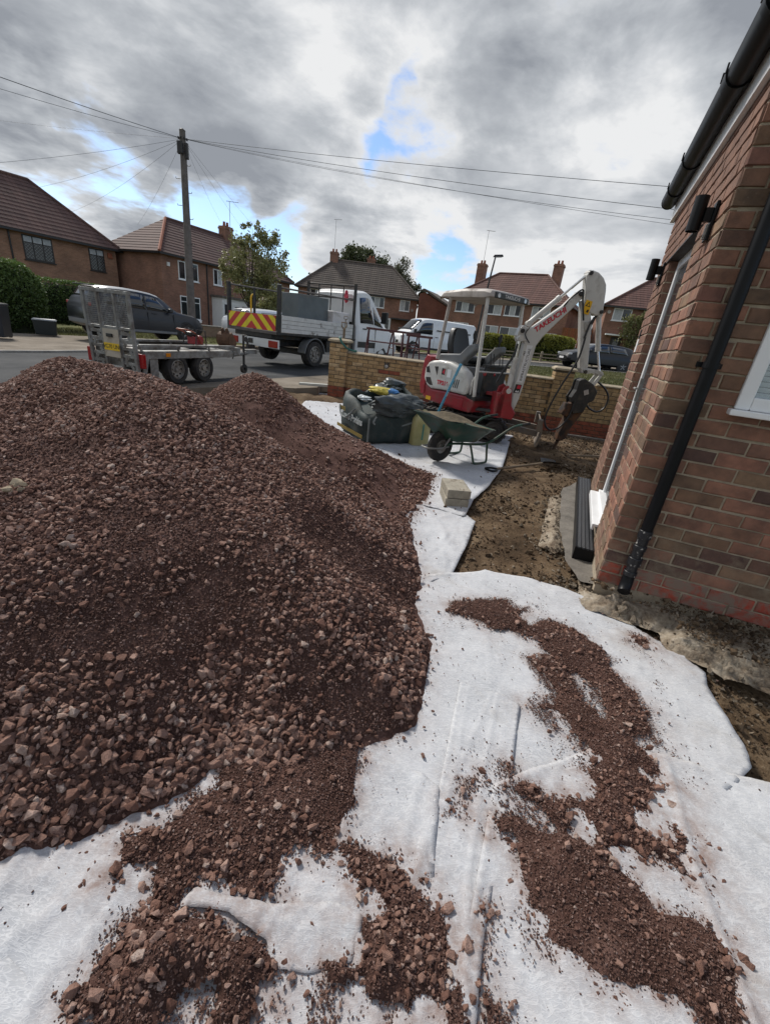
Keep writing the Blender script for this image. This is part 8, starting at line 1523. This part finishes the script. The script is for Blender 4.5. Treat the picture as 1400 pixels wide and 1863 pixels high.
wire(ext((6.52, 14, 5.05), 1.5), 0.25, 'lowest cable reaching right from the pole', 0.010)
wire(ext((-11.24, 14, 6.3), 2.0), 0.10, 'thick upper cable from the pole to the top left edge', 0.022)
wire(ext((-11.28, 14, 6.12), 2.0), 0.16, 'second cable just under the thick one at the left edge', 0.014)
wire(ext((-19.66, 24, 8.27), 1.6), 0.1, 'faint level cable from the pole to the left edge', 0.008)
wire(ext((-13.36, 16, 4.88), 1.3), 0.1, 'cable descending left from the pole towards the near side of the road', 0.010)
wire((-21.5, 25.5, 5.6), 0.25, 'service cable dropping left above the leaded windows', 0.010)
wire((-23.3, 33, 6.31), 0.25, 'service cable to the right end of the left house roof', 0.010)
wire((-20.59, 36, 6.48), 0.2, 'service cable to the orange hip tiles', 0.010)
wire((-14.86, 37, 7.5), 0.15, 'service cable to the chimney behind the street tree', 0.010)
wire((-13.0, 41, 6.2), 0.2, 'longer service cable dropping into the street tree', 0.010)
wire((-11.5, 44, 6.0), 0.2, 'furthest service cable dropping right of the street tree', 0.010)
# street lamp
sl_t = thing('street_lamp', 'slim grey street lamp behind the canopy roof', 'street lamp', (4.5, 30, 0.5), 0)
mb = MB(); mb.tube([(0, 0, 0), (0, 0, 1.3)], 0.09, 10); mb.tube([(0, 0, 1.3), (0.06, 0, 3.0), (0.16, 0, 4.5), (0.26, 0, 5.68)], [0.065, 0.06, 0.055, 0.045], 10); mb.build('column', M['dark_metal'], sl_t, smooth=True)
mb = MB(); mb.box((0.42, 0, 5.78), (0.62, 0.24, 0.12), ry=-0.12, top=(0.8, 0.7)); mb.build('lamp_head', M['text_black'], sl_t, 0.03); mb = MB(); mb.box((0.45, 0, 5.71), (0.4, 0.16, 0.02), ry=-0.12); mb.build('lens', M['lens_clear'], sl_t)
# knee rail fence
kf = thing('knee_rail_fence', 'low wooden knee rail fence along the far pavement', 'fence', (0, 0, 0), 0)
kpts = [(4.2, 30.6), (6.0, 30.9), (7.6, 31.0), (9.2, 31.0), (10.8, 30.8), (12.4, 30.4), (14.0, 30.0), (15.6, 29.5), (17.2, 29.0)]
pale_t = mat('rail_timber', (0.22, 0.19, 0.14), 0.9, var=0.25, bump=0.3)
for p in kpts: z = float(G(*p)) - 0.05; mb = MB(); mb.box((p[0], p[1], z + 0.3), (0.14, 0.14, 0.64)); mb.box((p[0], p[1], z + 0.64), (0.14, 0.14, 0.05), top=(0.4, 0.4)); mb.build('post', pale_t, kf, 0.006)
for a, b_ in zip(kpts[:-1], kpts[1:]):
    for dz_ in (0.28, 0.50): mb = MB(); mb.tube([(a[0], a[1] - 0.08, float(G(*a)) + dz_ - 0.05), (b_[0], b_[1] - 0.08, float(G(*b_)) + dz_ - 0.05)], 0.05, 4); mb.build('rail', pale_t, kf)
# low front wall by the porch house
lw = thing('front_wall', 'low pale brick wall in front of the porch house', 'wall', (-12.6, 25.0, -0.3), R(58))
mb = MB(); mb.bb(0, 7.5, 0, 0.22, 0, 0.72); mb.build('wall', brick_far('pale_brick', (0.24, 0.16, 0.11), (0.30, 0.21, 0.15), (0.26, 0.2, 0.15)), lw); mb = MB(); mb.bb(-0.03, 7.53, -0.03, 0.25, 0.72, 0.78); mb.build('coping', M['kerb'], lw, 0.01)
# bins at the left edge
wbn = thing('wheelie_bin', 'dark wheelie bin cut off by the left edge of the picture', 'wheelie bin', (-12.75, 13.9, -0.24), R(20))
mb = MB(); mb.box((0, 0, 0.48), (0.50, 0.56, 0.9), top=(1.15, 1.15)); mb.build('bin_body', mat('bin_navy', (0.010, 0.014, 0.022), 0.5), wbn, 0.02); mb = MB(); mb.box((0, 0, 0.97), (0.62, 0.70, 0.07), top=(0.9, 0.9)); mb.build('lid', M['black_plastic'], wbn, 0.02)
for s_ in (-1, 1): mb = MB(); mb.lathe([(0, -0.03), (0.1, -0.03), (0.1, 0.03), (0, 0.03)], (0.2 * s_, 0.27, 0.1), 'x', 16); mb.build('wheel', M['rubber'], wbn)
rbx = thing('recycling_box', 'black recycling box with pale lid beside the rounded bush', 'recycling box', (-13.35, 16.6, -0.24), R(35))
mb = MB(); mb.box((0, 0, 0.26), (0.62, 0.48, 0.50), top=(1.12, 1.12)); mb.build('box_body', mat('box_black', (0.010, 0.016, 0.016), 0.5), rbx, 0.02); mb = MB(); mb.box((0, 0, 0.53), (0.74, 0.58, 0.05), top=(0.9, 0.9)); mb.build('lid', mat('box_lid', (0.30, 0.32, 0.33), 0.5, var=0.2), rbx, 0.015)
# roof aerials
def aerial(label, loc, h_, rz):
    t = thing('roof_aerial', label, 'aerial', loc, rz, 'roof aerials'); mb = MB(); mb.tube([(0, 0, -0.6), (0, 0, h_)], 0.022, 6); mb.build('mast', M['steel'], t); mb = MB(); mb.tube([(-0.25, 0, h_), (0.75, 0, h_ + 0.05)], 0.018, 5)
    for i in range(7): mb.tube([(-0.2 + i * 0.14, -0.22, h_ + i * 0.007), (-0.2 + i * 0.14, 0.22, h_ + i * 0.007)], 0.009, 4)
    mb.build('antenna', M['steel'], t); return t
aerial('tall thin aerial on the chimney above the brown hip roof', (-10.2, 61.0, 9.75), 3.4, 0.0)
aerial('tall aerial on the left chimney behind the canopy roof', (7.6, 55.6, 9.6), 3.2, 0.3)
aerial('small aerial on the chimney behind the street tree', (-16.4, 43.0, 8.4), 1.6, 0.4)

# ------------------------------------------------------------------ lettering to real meshes, camera ready
bpy.context.view_layer.update()
dg = bpy.context.evaluated_depsgraph_get()
for o in [o for o in bpy.data.objects if o.type == 'FONT']:
    me = bpy.data.meshes.new_from_object(o.evaluated_get(dg)); n_ = o.name; par = o.parent; ml = o.matrix_local.copy(); cu = o.data
    bpy.data.objects.remove(o); q = link('lettering', me, par); q.matrix_local = ml
